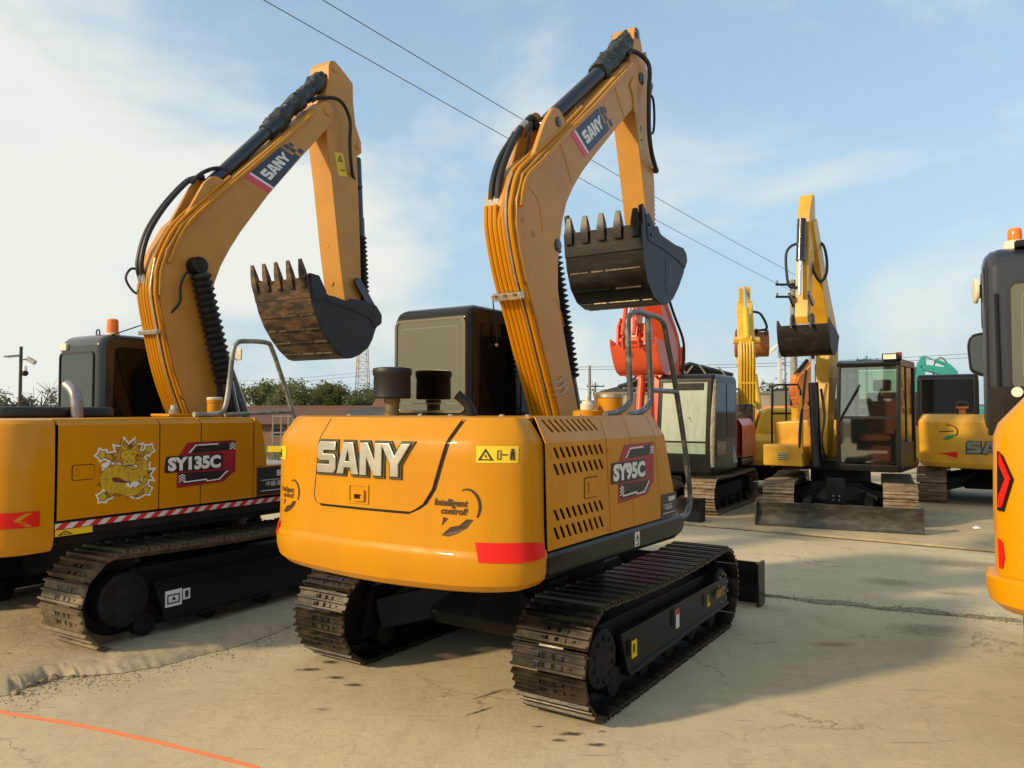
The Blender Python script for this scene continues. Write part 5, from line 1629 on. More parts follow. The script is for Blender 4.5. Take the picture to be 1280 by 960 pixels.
for i in range(900):                                       # along the broken edge
    e = edge[gr_.randrange(0, int(len(edge) * .8))]
    d_ = abs(gr_.gauss(0, .16))
    pebble(e.x + .72 * d_, e.y - .70 * d_, gr_.uniform(.003, .011))
for i in range(700):                                       # along the crumbled joint
    t_ = gr_.random()
    a_, b_ = Vector((1.9, 7.3)), Vector((5.6, 5.6))
    q_ = a_.lerp(b_, t_)
    pebble(q_.x + gr_.gauss(0, .03), q_.y + gr_.gauss(0, .09), gr_.uniform(.004, .013))
for i in range(700):                                       # loose over the yard
    pebble(gr_.uniform(-4, 5), gr_.uniform(3, 9), gr_.uniform(.002, .006))
tag(gb.build('grit', mat('grey_grit', (.30, .25, .17), .95, col2=(.14, .11, .07), scale=20), None, 0, 0), 'fine grey grit scattered over the concrete yard', 'grit', kind='stuff')
p = ground_at(1221, 664)
tag(MB().add([(p.x - .05, p.y - .03, .036), (p.x + .06, p.y - .02, .040), (p.x + .05, p.y + .05, .062), (p.x - .04, p.y + .05, .045), (p.x, p.y + .01, .075)], [(0, 1, 4), (1, 2, 4), (2, 3, 4), (3, 0, 4)]).build('paper_scrap', WHITE, None, smooth=0), 'small crumpled white paper scrap lying on the dark ground behind the blade', 'litter')

# ------------------------------------------------------------------ machines behind
def thick(P, w):
    """polygon round a (y, z) centre line with half widths"""
    C = [Vector(p) for p in P]
    n = len(C)
    Lf, Rt = [], []
    for i, p in enumerate(C):
        t = (C[min(i + 1, n - 1)] - C[max(i - 1, 0)]).normalized()
        q = Vector((-t.y, t.x)) * w[i]
        Lf.append(tuple(p + q)); Rt.append(tuple(p - q))
    return Lf + Rt[::-1]

def work_arm(r, bx, foot, elbow, tip, stick_end, hw, m, stick_m=None, bw=.17, pipes_on=True, cyl=NAVY, rod=CHROME):
    """boom, stick and cylinders in the plane x = bx"""
    stick_m = stick_m or m
    F_, E_, T_, S_ = [Vector(p) for p in (foot, elbow, tip, stick_end)]
    C = [(p.x, p.y) for p in catmull([(*F_, 0), (*F_.lerp(E_, .55), 0), (*E_, 0), (*E_.lerp(T_, .4), 0), (*T_, 0)], 4)]
    n = len(C)
    w = []
    for i in range(n):
        k = i / (n - 1)
        w.append(hw * (.62 + .38 * math.sin(min(1, k / .5) * math.pi / 2)) if k < .5 else hw * (1 - .52 * (k - .5) / .5))
    boom = MB().prism(thick(C, w), bx - bw, bx + bw).build('boom', m, r, .012, 26)
    if pipes_on:
        back = [C[i] for i in range(1, int(n * .62))]
        up = []
        for i in range(1, int(n * .62)):
            t = (Vector(C[i + 1]) - Vector(C[i - 1])).normalized()
            up.append(tuple(Vector(C[i]) + Vector((-t.y, t.x)) * w[i]))
        sg = 1
        for x in (-.12, -.06, 0, .06, .12):
            P = []
            for i, (y, z) in enumerate(up):
                a, b = Vector(up[max(i - 1, 0)]), Vector(up[min(i + 1, len(up) - 1)])
                t = (b - a).normalized()
                q = Vector((y, z)) + Vector((-t.y, t.x)) * .03
                P.append((bx + x, q.x, q.y))
            MB().tube(P, .02, 6).build('hydraulic_pipe', m, boom)
        for i in (2, len(up) // 2):
            y, z = up[i]
            MB().box(bx - .16, bx + .16, y - .045, y + .02, z - .02, z + .02).build('pipe_clamp', m, boom)
    # stick
    d = (S_ - T_).normalized()
    top = T_ - d * .42
    q = Vector((-d.y, d.x))
    if q.x < 0: q = -q                      # q points forward
    st = [top - q * .05, top + q * .06, T_ - d * .1 + q * .17, T_ + d * .25 + q * .16, S_ + q * .07, S_ + d * .1, S_ - q * .07, T_ + d * .35 - q * .15, T_ - q * .14]
    stick = MB().prism([tuple(p) for p in st], bx - bw * .72, bx + bw * .72).build('stick', stick_m, r, .01, 26)
    pin(stick, *T_, .05, bw * .72 + .02) if bx == 0 else None
    # stick cylinder along the boom's top
    a = E_.lerp(T_, .10)
    t = (T_ - E_).normalized()
    up_ = Vector((-t.y, t.x))
    if up_.y < 0: up_ = -up_
    a = a + up_ * (hw + .06)
    b = top
    c = a.lerp(b, .58)
    MB().cyl((bx, *a), (bx, *c), .07, n=14).build('stick_cylinder', cyl, r)
    MB().cyl((bx, *a.lerp(b, .55)), (bx, *b), .035, n=12).build('cylinder_rod', rod, r)
    MB().prism([tuple(a - t * .2 - up_ * .1), tuple(a + up_ * .05), tuple(a + t * .12), tuple(a + t * .2 - up_ * .1)], bx - .10, bx + .10).build('cylinder_lug', m, boom)
    # bucket cylinder on the stick's front
    a = T_ + d * .05 + q * .24
    b = S_ - d * .30 + q * .20
    c = a.lerp(b, .55)
    MB().cyl((bx, *a), (bx, *c), .065, n=14).build('bucket_cylinder', cyl, r)
    MB().cyl((bx, *a.lerp(b, .5)), (bx, *b), .032, n=12).build('cylinder_rod', rod, r)
    for sx in (-1, 1):
        plate_link(tuple(S_ - d * .22), tuple(b), .045, bx + sx * .14 - .012, bx + sx * .14 + .012).build('bucket_link', cyl, r)
    return boom, stick

def std_bucket(r, bx, end, scale, ang, hw, mats, nteeth=5, tooth=None, flip=1):
    """bucket hung at (y, z) = end, rotated by ang in the arm's plane"""
    base = [(.02, -.10), (.02, -.26), (.06, -.42), (.15, -.54), (.30, -.60), (.47, -.57), (.60, -.47), (.72, -.32), (.82, -.16)]
    base = [(p[0] - .86, p[1] + .10) for p in base]
    c, s = math.cos(ang), math.sin(ang)
    tr_ = lambda p: (end[0] + (p[0] * c - p[1] * s) * scale * flip, end[1] + (p[0] * s + p[1] * c) * scale)
    prof = [tr_(p) for p in base]
    hinge = [tr_(p) for p in [(0, .06), (-.2, .05), (-.5, .08), (-.84, .08)]]
    l0, l1 = Vector(tr_((-.84, -.16))), Vector(tr_((-.845, 0)))
    SGN[0] = flip
    pre = XF[0]
    XF[0] = (pre or Matrix.Identity(4)) @ Matrix.Translation((bx, 0, 0))
    b = bucket(r, prof, tuple(l1 - l0), hw, nteeth, .14 * scale, mats, hinge[0], plate=prof + hinge, tooth_mat=tooth)
    for sx in (-.14, .14):
        MB().prism([tr_(p) for p in [(-.16, .04), (-.08, .16), (.04, .16), (.12, .02), (.04, -.18)]], sx - .014, sx + .014).build('hinge_ear', mats[1], b)
    XF[0] = pre
    SGN[0] = 1
    return b

def body_basic(r, half, y0, yr, z0, z1, m, front=.4, right_front=True):
    lev = [(z0, .10), (z0 + .02, .04), (z0 + .08, .005), (z0 + .2, 0), (z1 - .14, .01), (z1 - .10, .03), (z1 - .02, .09), (z1, .13)]
    T = Tail(half, y0, yr, .08, lev, .03)
    T.build('counterweight', m, r)
    MB().box(-half * .94, half * .94, y0 - .02, front + .5, z0 + .02, z0 + .17).build('platform', BLKM, r, .01)
    for sx in (-1, 1):
        f = side_f(half, 0, z1 - .12, z1, .07)
        y1 = front if sx > 0 else -.45
        ys = [y0 + .01 + (y1 - y0) * k / 3 for k in range(4)]
        for k in range(3):
            ff = f if sx > 0 else (lambda u, v, d, f=f: Vector((-f(u, v, d).x, f(u, v, d).y, f(u, v, d).z)))
            side_panel(r, ff, z0 + .18, z1 - .12, z1, ys[k] + .004, ys[k + 1] - .004, ys[k] + .004, ys[k + 1] - .004, ys[k] + .004, ys[k + 1] - .004, m)
        MB().box(min(sx * half, sx * (half - .12)), max(sx * half, sx * (half - .12)) - (0 if sx < 0 else .003), y0, y1 + .05, z0 + .03, z0 + .165).build('side_skirt', BLK, r, .03)
    MB().box(-half + .09, half - .09, y0 - .05, -.45, z0 + .15, z1 - .006).build('hood_top', m, r, .01)
    if right_front:
        MB().box(.22, half - .09, -.46, front, z0 + .15, z1 - .008).build('tank_top', m, r, .01)
    return T

def open_cab(r, x0, x1, yr, yft, yfb, z0, z1, m, glass, zf, seat=SEATG, low=.42):
    """cab built as posts, roof and clear panes with a seat inside"""
    pw = .06
    c = MB()
    c.box(x0, x1, yr, yfb, z0, z0 + .10)
    c.prism([(yr - .01, z1 - .10), (yr + .06, z1), (yft - .02, z1), (yft + .10, z1 - .05), (yft + .09, z1 - .11)], x0, x1)
    for x in (x0, x1 - pw):
        c.box(x, x + pw, yr, yr + pw * 1.3, z0 + .1, z1 - .08)
        c.prism([(yfb - pw, z0), (yfb, z0), (yfb, zf), (yft + .09, z1 - .08), (yft + .09 - pw, z1 - .08), (yfb - pw, zf)], x, x + pw)
        c.box(x + .012, x + pw - .012, yr + .62, yr + .67, z0 + .1, z1 - .08)
    cab = c.build('cab', m, r, .012)
    for x, s in ((x0, 1), (x1 - pw, -1)):
        xx = x + pw / 2
        MB().prism([(yr + .07, z0 + .1), (yfb - pw, z0 + .1), (yfb - pw, z0 + low), (yr + .07, z0 + low)], xx - .015, xx + .015).build('door_panel', m, cab)
        MB().prism([(yr + .07, z0 + low), (yfb - pw, z0 + low), (yfb - pw, zf), (yft + .04, z1 - .10), (yr + .07, z1 - .10)], xx - .003, xx + .003).build('side_window', glass, cab)
    f = lambda u, v, d: Vector((u, (yfb if v <= zf else yfb + (yft + .09 - yfb) * (v - zf) / (z1 - .08 - zf)) - .02 + d, v))
    lo_ = round_poly([(x0 + pw * .6, z0 + .12), (x1 - pw * .6, z0 + .12), (x1 - pw * .6, zf), (x0 + pw * .6, zf)], .03)
    MB().loops([[lo_]], f, -.003, .003).build('lower_windscreen', glass, cab)
    MB().loops([[[(x0 + pw * .6, zf + .03), (x1 - pw * .6, zf + .03), (x1 - pw * .6, z1 - .10), (x0 + pw * .6, z1 - .10)]]], f, -.003, .003).build('windscreen', glass, cab)
    MB().loops([[[(x0 + pw * .6, zf - .005), (x1 - pw * .6, zf - .005), (x1 - pw * .6, zf + .035), (x0 + pw * .6, zf + .035)]]], f, -.01, .012).build('window_bar', m, cab)
    MB().box(x0 + pw, x1 - pw, yr + .02, yr + .03, z0 + .75, z1 - .12).build('rear_window', glass, cab)
    MB().box(x0 + pw, x1 - pw, yr + .01, yr + .04, z0 + .1, z0 + .75).build('rear_panel', m, cab)
    xm = (x0 + x1) / 2
    s = MB().box(xm - .23, xm + .23, yr + .28, yr + .76, z0 + .42, z0 + .54)
    s.box(xm - .2, xm + .2, yr + .25, yr + .60, z0 + .1, z0 + .42)
    s.build('seat', seat, cab, .04)
    MB().prism([(yr + .18, z0 + .5), (yr + .32, z0 + .5), (yr + .24, z0 + 1.18), (yr + .13, z0 + 1.16)], xm - .23, xm + .23).build('seat_back', seat, cab, .04)
    MB().prism([(yr + .15, z0 + 1.19), (yr + .23, z0 + 1.19), (yr + .21, z0 + 1.38), (yr + .13, z0 + 1.36)], xm - .13, xm + .13).build('headrest', seat, cab, .03)
    for sx in (-1, 1):
        MB().box(xm + sx * .34 - .07, xm + sx * .34 + .07, yr + .3, yr + .78, z0 + .1, z0 + .62).build('console', BLKM, cab, .02)
        MB().tube([(xm + sx * .34, yr + .72, z0 + .62), (xm + sx * .34, yr + .75, z0 + .82)], .02, 8).build('joystick', BLKM, cab)
    return cab

FS = .030   # height of the far slab
# --- red machine
XR = thing('excavator', 'orange-red excavator behind the SY95C handrail with its black cab facing the camera', 'excavator', (2.86, 13.84, FS), R(148), 'excavators parked in the yard')
r = XR
chassis(r, .8, .58, .5, .70)
track(r, .95, .48, -1.35, 1.35, .62, 40, SHOER, 1, False)
track(r, -.95, .48, -1.35, 1.35, .62, 40, SHOER, -1, False)
dozer_blade(r, 1.2, 2.0, .34, BLKM)
body_basic(r, 1.15, -1.2, -1.6, .66, 1.52, ORG, .30)
MB().box(.25, 1.12, .30, .80, .80, 1.20).build('step_box', ORG, r, .03)
cab = cabin(r, -1.16, -.22, -.10, 1.08, 1.34, .66, 2.26, BLK, DARKG, DARKG, None, .05, zf=1.15, sw=False)
fw = lambda u, v, d: Vector((u, (1.34 if v <= 1.15 else 1.34 - .16 * (v - 1.15) / 1.06) + d, v))
MB().loops([[[(-1.06, 1.18), (-.32, 1.18), (-.32, 2.12), (-1.06, 2.12)]]], fw, .002, .012).build('windscreen', PAPERF, cab)
MB().loops([[[(-1.06, .98), (-.32, .98), (-.32, 1.15), (-1.06, 1.15)]]], fw, .002, .010).build('lower_windscreen', PAPERF, cab)
MB().loops([[[(-1.0, 2.0), (-.5, 2.0), (-.55, 2.11), (-1.0, 2.11)]]], fw, .012, .03).build('sun_visor', BLKM, cab, .004)
MB().tube([(-.95, 1.31, 1.30), (-.78, 1.28, 1.56)], .014, 6).build('wiper', BLK, cab)
gl = lambda u, v, d: Vector((-1.16 - d, u, v))
for lp in ([(.02, 1.22), (.52, 1.22), (.52, 2.12), (.04, 2.12)], [(.60, .95), (1.24, .95), (1.24, 1.2), (1.08, 2.12), (.60, 2.12)]):
    MB().loops([[round_poly(lp, .05)]], gl, -.004, .006).build('side_window', DARKG, cab)
MB().tube(catmull([(-1.15, 1.29, .78), (-1.16, 1.30, 1.2), (-1.16, 1.22, 1.7), (-1.15, 1.12, 2.16)], 5), .042, 8).build('wrapped_pillar', mat('torn_grey_wrap', (.34, .30, .22), .6, col2=(.12, .10, .07), scale=18, bump=.8), cab)
for k, z in enumerate((1.02, 1.12)):
    MB().loops([[[(.22 + .045 * math.cos(2 * math.pi * i / 16), z + .055 * math.sin(2 * math.pi * i / 16)) for i in range(16)], [(.22 + .025 * math.cos(2 * math.pi * i / 16), z + .033 * math.sin(2 * math.pi * i / 16)) for i in range(16)]]], gl, 0, .004).build('blue_ring', mat('sky_blue_print', (.10, .30, .5), .5), cab, recalc=False, smooth=0)
MB().loops([[[(-.08, .78), (.02, .78), (.16, 1.05), (.12, 1.05)]], [[(.06, .78), (.12, .78), (.20, .92), (.18, .96)]]], gl, 0, .004).build('white_stripe', WHITE, cab, recalc=False, smooth=0)
work_arm(r, .12, (.1, 1.0), (-.15, 2.75), (1.05, 4.35), (1.5, 2.8), .27, ORG, pipes_on=False, cyl=ORG, rod=CHROME)
MB().prism([(-.42, 2.35), (-.60, 2.62), (-.52, 2.86), (-.36, 2.80), (-.30, 2.5)], .12 - .2, .12 + .2).build('boom_lug', ORG, r, .02)
MB().cyl((-.18, .55, 1.0), (-.18, .28, 2.5), .07, n=14).build('boom_cylinder', ORG, r)
MB().cyl((.42, .55, 1.0), (.42, .28, 2.5), .07, n=14).build('boom_cylinder', ORG, r)
MB().box(.10, .16, -.5, -.45, 2.9, 2.94).build('lug_plate', ORG, r)
MB().tube(catmull([(-.09, -.36, 2.3), (-.10, -.42, 2.9), (-.10, .1, 3.4), (-.10, .6, 3.9)], 5), .025, 8).build('hydraulic_hose', RUB, r)
bk_ = std_bucket(r, .08, (1.55, 2.80), .92, R(10), .40, (ORG, ORG), 5, ORG)
for k_ in (-.26, 0, .26):
    MB().prism([(.62, 2.52), (.70, 2.34), (.86, 2.24), (1.05, 2.21), (1.20, 2.26), (1.20, 2.24), (1.05, 2.18), (.85, 2.205), (.67, 2.31), (.59, 2.51)], .08 + k_ - .02, .08 + k_ + .02).build('wear_rib', ORG, bk_)
for (y_, z_, w_) in ((1.42, 2.92, .22), (1.55, 2.82, .26)):
    MB().cyl((.08 - w_, y_, z_), (.08 + w_, y_, z_), .05, n=12).build('hinge_pin', ORG, bk_)
for sx_ in (-.16, .32):
    MB().prism([(1.30, 2.78), (1.32, 3.02), (1.48, 3.18), (1.60, 3.05), (1.62, 2.75)], sx_ - .02, sx_ + .02).build('coupler_plate', ORG, bk_, .005)
MB().box(-.10, .28, 1.34, 1.50, 2.98, 3.10).build('coupler_block', mat('oily_orange_steel', (.35, .06, .015), .45, col2=(.5, .2, .03), scale=9), bk_, .02)
for k in range(2):
    MB().tube([(.0 + k * .2, 1.68, 2.9), (.02 + k * .2, 1.45, 3.5)], .035, 8).build('bucket_rod_guard', ORG, r)

# --- lemon yellow machine seen from behind
XK = thing('excavator', 'lemon yellow excavator behind the red one with three black letters on its hood', 'excavator', (4.95, 16.6, FS), -R(14), 'excavators parked in the yard')
r = XK
chassis(r, .8, .58, .5, .74)
track(r, .95, .48, -1.4, 1.4, .64, 40, SHOER, 1, False)
track(r, -.95, .48, -1.4, 1.4, .64, 40, SHOER, -1, False)
body_basic(r, 1.12, -1.1, -1.5, .62, 1.22, LEM, .3)
MB().prism([(.18, 1.18), (.30, 1.62), (.42, 1.72), (.95, 1.72), (1.10, 1.6), (1.10, 1.18)], -1.45, -.5, 'y').build('side_housing', LEM, r, .05, 40, 3)
hd = MB().prism([(-1.02, 1.90), (-1.0, 1.80), (-.2, 1.80), (-.12, 1.92), (-.2, 2.05), (-.95, 2.07)], -1.42, -.75, 'y').build('engine_hood', LEM, r, .04, 40, 3)
MB().box(-.98, .16, -1.40, -.6, 1.22, 1.80).build('engine_block', mat('oily_engine', (.03, .022, .018), .5, col2=(.14, .10, .06), scale=16, bump=.8), r, .02)
tm = text_mb('TSU', .15, lambda u, v, d: Vector((-.62 + u * 1.25, -1.4245 - d, 1.885 + v)), .002, .006)
tm.build('hood_lettering', DKGREY, hd, recalc=False, smooth=0)
cabin(r, -1.1, -.25, -.4, .9, 1.2, .75, 2.3, LEM, DARKG, DARKG, None, .05)
work_arm(r, .12, (.35, 1.1), (.05, 2.9), (.75, 4.05), (1.55, 2.55), .27, LEM, LEM, .17, True, LEM, CHROME)
MB().prism([(.2, 3.12), (-.12, 3.12), (-.15, 3.2), (.2, 3.28)], -.16, .40).build('boom_bracket', LEM, r, .02)
MB().tube(catmull([(.30, .8, 3.9), (.48, .9, 3.85), (.62, 1.0, 3.55), (.45, 1.1, 3.5), (.30, 1.1, 3.5)], 5), .028, 8).build('hydraulic_hose', RUB, r)
std_bucket(r, .30, (1.75, 3.05), .85, R(-35), .36, (BKTO, BKTO), 4, BKTR)
MB().cyl((.35, 1.3, 2.5), (.45, 1.2, 1.7), .07, n=12).build('boom_cylinder', LEM, r)
MB().tube([(.45, 1.2, 1.75), (.48, 1.15, 1.35)], .04, 10).build('cylinder_rod', CHROME, r)

# --- small machine with its blade towards the camera
XC = thing('excavator', 'compact yellow excavator with clear cab glass and its wide black blade towards the camera', 'excavator', (5.32, 12.5, FS), R(155), 'excavators parked in the yard')
r = XC
chassis(r, .62, .56, .45, .78)
for sx in (1, -1):
    track(r, sx * .83, .45, -1.25, 1.30, .60, 38, SHOER, sx, False)
dozer_blade(r, 1.08, 1.85, .34, mat('scuffed_blade_steel', (.035, .033, .028), .5, .2, col2=(.10, .09, .07), scale=5, lo=.45, hi=.7, stretch=(1, 1, 3)))
bp_ = MB().prism([(-.10, .66), (.16, .66), (.14, .22), (-.12, .22)], 1.10, 1.14, 'y').build('blade_cylinder_cover', BLK, r, .01)
for (x, z) in ((-.02, .34), (.06, .34), (-.02, .40), (.06, .40)):
    MB().lathe([(.012, 0), (.012, .006)], (x, 1.14, z), (0, 1, 0), 8).build('bolt', ZINC, bp_)
XF[0] = Matrix.Rotation(-R(12), 4, 'Z')
T_ = body_basic(r, .98, -1.0, -1.35, .72, 1.50, YELB, .1, False)
MB().box(.35, .96, .05, .30, .82, 1.42).build('tank_wall', YELB, r, .03)
MB().prism([(.30, .80), (.92, .80), (.92, 1.13), (.60, 1.13), (.33, 1.10)], .28, .98, 'y').build('tool_box', YELB, r, .02)
MB().prism([(.34, 1.10), (.96, 1.10), (.96, 1.48), (.40, 1.52)], -.35, .32, 'y').build('tank_box', YELB, r, .04)
gv = MB().box(.52, .70, .982, .990, .88, 1.03).build('vent_frame', YELB, r)
MB().box(.545, .675, .988, .994, .90, 1.01).build('vent_opening', BLKM, gv)
for k in range(4):
    MB().box(.545, .675, .992, .998, .915 + k * .027, .925 + k * .027).build('vent_slat', CREAM, gv)
MB().cyl((.62, .2, 1.44), (.62, .2, 1.68), .085, n=20).build('filler_tank', YELB, r)
MB().lathe([(.09, 0), (.09, .025)], (.62, .2, 1.68), n=20).build('tank_cap', YELB, r)
for P in ([(.98, .35, .80), (.985, .34, 1.5), (.98, .30, 2.05), (.93, .22, 2.10), (.62, .12, 2.10), (.58, .10, 2.0), (.58, .10, 1.48)], [(.80, .17, 2.10), (.80, .17, 1.48)], [(.975, .33, 1.62), (.58, .10, 1.62)]):
    MB().tube(P, .018, 8).build('handrail', BLK, r)
cab = open_cab(r, -1.09, -.21, -.15, .88, 1.06, .78, 2.42, BLK, CLEAR, 1.55, SEATR)
wl = MB().box(-1.05, -.84, .90, .98, 2.40, 2.50).build('work_lamp', BLK, r, .01)
MB().box(-1.03, -.86, .975, .985, 2.415, 2.485).build('lamp_lens', LENS, wl)
MB().box(-1.08, -1.01, .80, .88, 2.42, 2.52).build('lamp_bracket', mat('dull_red_plastic', (.25, .04, .02), .5), r, .01)
MB().tube([(-.26, 1.07, 1.52), (-.54, 1.02, 2.05)], .014, 6).build('wiper', BLK, cab)
work_arm(r, .15, (.55, .95), (.15, 2.75), (1.15, 4.55), (1.42, 3.05), .23, YELB, YELB, .13, False)
MB().cyl((.12, .88, .82), (.12, 1.02, 2.10), .075, n=16).build('boom_cylinder', NAVY, r)
MB().cyl((.12, 1.02, 2.05), (.13, .95, 3.0), .040, n=14).build('cylinder_rod', CHROME, r)
MB().box(.30, .34, .94, .98, 1.0, 1.9).build('hydraulic_pipe', YELB, r)
MB().tube(catmull([(.36, .9, .9), (.34, 1.0, 1.3), (.30, .95, 1.8), (.26, .9, 2.3)], 5), .02, 8).build('hydraulic_hose', RUB, r)
MB().tube(catmull([(-.02, .9, .9), (.0, 1.05, 1.2), (-.02, .95, 1.6), (.04, .9, 2.0)], 5), .02, 8).build('hydraulic_hose', RUB, r)
MB().tube(catmull([(.20, 1.42, 4.18), (.30, 1.46, 4.14), (.36, 1.5, 4.0), (.34, 1.5, 3.62), (.30, 1.48, 3.52), (.18, 1.45, 3.52)], 5), .02, 8).build('hydraulic_hose', RUB, r)
MB().tube(catmull([(.08, .82, 4.30), (-.01, .84, 4.22), (-.07, .9, 4.0), (-.09, 1.0, 3.76), (-.04, 1.12, 3.62), (.03, 1.2, 3.74), (.08, 1.22, 3.95)], 5), .022, 8).build('hydraulic_hose', RUB, r)
std_bucket(r, .15, (1.45, 3.0), .72, R(25), .37, (BKTW, BKT), 4, BKTW)
XF[0] = None

# --- machine seen from behind at right
XS = thing('excavator', 'yellow excavator at right seen from behind, its tail letters cut off by the nearer machine', 'excavator', (9.05, 14.6, FS), -R(31), 'excavators parked in the yard')
r = XS
chassis(r, .85, .58, .5, .72)
for sx in (1, -1):
    track(r, sx * .92, .48, -1.40, 1.40, .64, 40, SHOER, sx, False)
TS = body_basic(r, 1.12, -1.25, -1.62, .68, 1.60, YELB, .35)
ts = TS.f()
TS.sheet(lambda z: -.30 + .14 * (1.46 - z), lambda z: .75, 0, 0, -.004, .010, 10, zs=[1.14, 1.2, 1.3, 1.4, 1.46, 1.5, 1.58]).build('engine_door', YELB, r, 0, 24)
gr = sany_groups(-.36, .93, .95, .20)
f2 = lambda u, v, d: ts(u, v, d)
MB().loops([[offset_loop(lp, .016 if i == 0 else -.012) for i, lp in enumerate(g_)] for g_ in gr], f2, 0, .010).build('letter_backing', DKGREY, r, 0, 20)
MB().loops(gr, f2, .009, .02).build('rear_lettering', mat('dull_silver_letters', (.22, .23, .20), .4, .5), r, .003, 20)
MB().loops([[[(-1.0 + .5 * k / 8, .84) for k in range(9)] + [(-.5 - .5 * k / 8, .93 + (.02 - .06 * k / 8) * 1) for k in range(9)]]], f2, .003, .003).build('red_reflector', REDR, r, recalc=False, smooth=0)
arc = [(-.62 + .14 * math.cos(R(110 - 150 * k / 12)), 1.30 + .12 * math.sin(R(110 - 150 * k / 12))) for k in range(13)]
inn = [(-.62 + .115 * math.cos(R(110 - 150 * k / 12)), 1.30 + .105 * math.sin(R(110 - 150 * k / 12))) for k in range(13)]
MB().loops([[arc + inn[::-1]], [[(-.78, 1.30), (-.55, 1.32), (-.55, 1.30), (-.78, 1.285)]]], f2, .004, .004).build('swoosh_mark', BROWNP, r, recalc=False, smooth=0)
MB().loops([[[(-.74, 1.16), (-.66, 1.22), (-.52, 1.26), (-.56, 1.19), (-.66, 1.15)]]], f2, .004, .004).build('leaf_mark', GREENP, r, recalc=False, smooth=0)
recess_handle(r, lambda u, v, d: ts(u, v, d + .010), .30, 1.20, .20, .10, YELB)
MB().lathe([(.05, 0), (.05, .10), (.10, .11), (.10, .14), (.03, .15)], (-.42, -1.25, 1.6), n=16).build('intake_pipe', ORF, r)
MB().lathe([(.10, 0), (.11, .06), (.06, .09)], (-.42, -1.25, 1.74), n=18).build('air_precleaner', RUB, r)
cabin(r, -1.18, -.16, -.45, .9, 1.2, .9, 2.36, BLK, DARKG, DARKG, None, .05, rw=(-1.10, -.24, 1.62, 2.26))
work_arm(r, .15, (.2, 1.2), (-.30, 2.7), (1.2, 4.4), (1.9, 3.0), .25, YELB, YELB, .17, True)
std_bucket(r, .15, (1.95, 2.98), .85, R(10), .40, (BKTW, BKT), 5)

# --- orange machine far behind
XO = thing('excavator', 'faded orange excavator far behind between the utility pole and the compact one', 'excavator', (10.1, 27.0, 0), -R(70), 'excavators parked in the yard')
r = XO
chassis(r, .9, .6, .55, .85)
for sx in (1, -1):
    track(r, sx * 1.0, .5, -1.6, 1.6, .7, 34, SHOER, sx, False)
body_basic(r, 1.2, -1.2, -1.7, .85, 1.85, ORF, .4)
cabin(r, -1.2, -.2, -.2, 1.1, 1.3, .95, 2.5, BLKM, FILM, PAPERF, None, .05)
work_arm(r, .0, (.2, 1.4), (.0, 2.6), (.75, 3.45), (.75, 2.0), .30, ORF, ORF, .2, True, BLKM)
std_bucket(r, 0, (.8, 1.9), .9, R(0), .45, (BKTO, BKTO), 4)

# --- teal machine far behind
XT = thing('excavator', 'teal excavator far behind the rear-facing one, only its arm showing above the cab', 'excavator', (16.3, 29.0, 0), R(75), 'excavators parked in the yard')
r = XT
chassis(r, .9, .6, .55, .85)
for sx in (1, -1):
    track(r, sx * 1.0, .5, -1.6, 1.6, .7, 34, SHOER, sx, False)
body_basic(r, 1.2, -1.2, -1.7, .85, 1.85, TEAL, .4)
cabin(r, -1.2, -.2, -.2, 1.1, 1.3, .95, 2.4, BLKM, DARKG, DARKG, None, .05)
work_arm(r, .0, (.2, 1.4), (-.25, 3.1), (.75, 3.35), (1.0, 2.2), .20, TEAL, TEAL, .15, False, TEAL)
MB().tube(catmull([(.2, -.3, 3.3), (.2, .0, 3.7), (.2, .25, 3.5), (.2, .3, 3.0)], 5), .03, 6).build('hydraulic_hose', mat('grey_hose', (.15, .14, .13), .6), r)
MB().box(-.08, .08, .65, .80, 3.3, 3.72).build('stick_lug', TEAL, r)
std_bucket(r, 0, (1.05, 2.1), .9, R(0), .45, (BKTO, BKTO), 4)

# --- big machine cut off by the right edge
XB = thing('excavator', 'large yellow excavator cut off by the right edge with a red chevron lamp', 'excavator', (3.93, 4.05, 0), -math.atan(.655), 'excavators parked in the yard')
r = XB
chassis(r, .9, .66, .6, .84)
for sx in (1, -1):
    track(r, sx * .80, .50, -1.15, 1.7, .72, 44, SHOE, sx, True)
lev = [(.80, .12), (.815, .06), (.85, .015), (.90, .0), (.955, .0), (.965, .012), (.97, .04), (.985, .04), (1.25, .035), (1.58, .04), (1.64, .06), (1.78, .18), (1.80, .21)]
TB = Tail(1.20, -1.25, -1.62, .10, lev, .03)
TB.build('counterweight', YELM, r)
tb = TB.f()
def wrap(pts, z0=0.0):
    return [[[(p[0] * .62, 1.40 + (p[1] - 1.42) * .66 if p[1] > 1.15 else p[1]) for p in pts]]]
tl = lambda u, v, d: TB.along(-(.235 + u), v, d + .004)
MB().loops(wrap([(-.03, 1.60), (.02, 1.57), (.105, 1.42), (.03, 1.20), (-.03, 1.20)]), tl, .0, .006).build('lamp_backing', BLK, r, recalc=False, smooth=0)
MB().loops(wrap([(.0, 1.585), (.022, 1.545), (.09, 1.42), (.022, 1.225), (-.012, 1.225), (.0, 1.30), (.052, 1.42), (.0, 1.51)]), tl, .006, .012).build('chevron_lamp', REDR, r, recalc=False, smooth=0)
MB().loops(wrap([(-.04, 1.13), (.0, 1.115), (.015, 1.05), (-.01, 1.00), (-.04, 1.00)]), tl, 0, .006).build('lower_reflector', REDR, r, recalc=False, smooth=0)
MB().box(-1.13, 1.13, -1.26, .3, .97, 1.62).build('engine_bay', YELM, r, .02)
MB().box(-1.06, 1.06, -1.26, 1.2, .82, .968).build('platform', BLKM, r, .01)
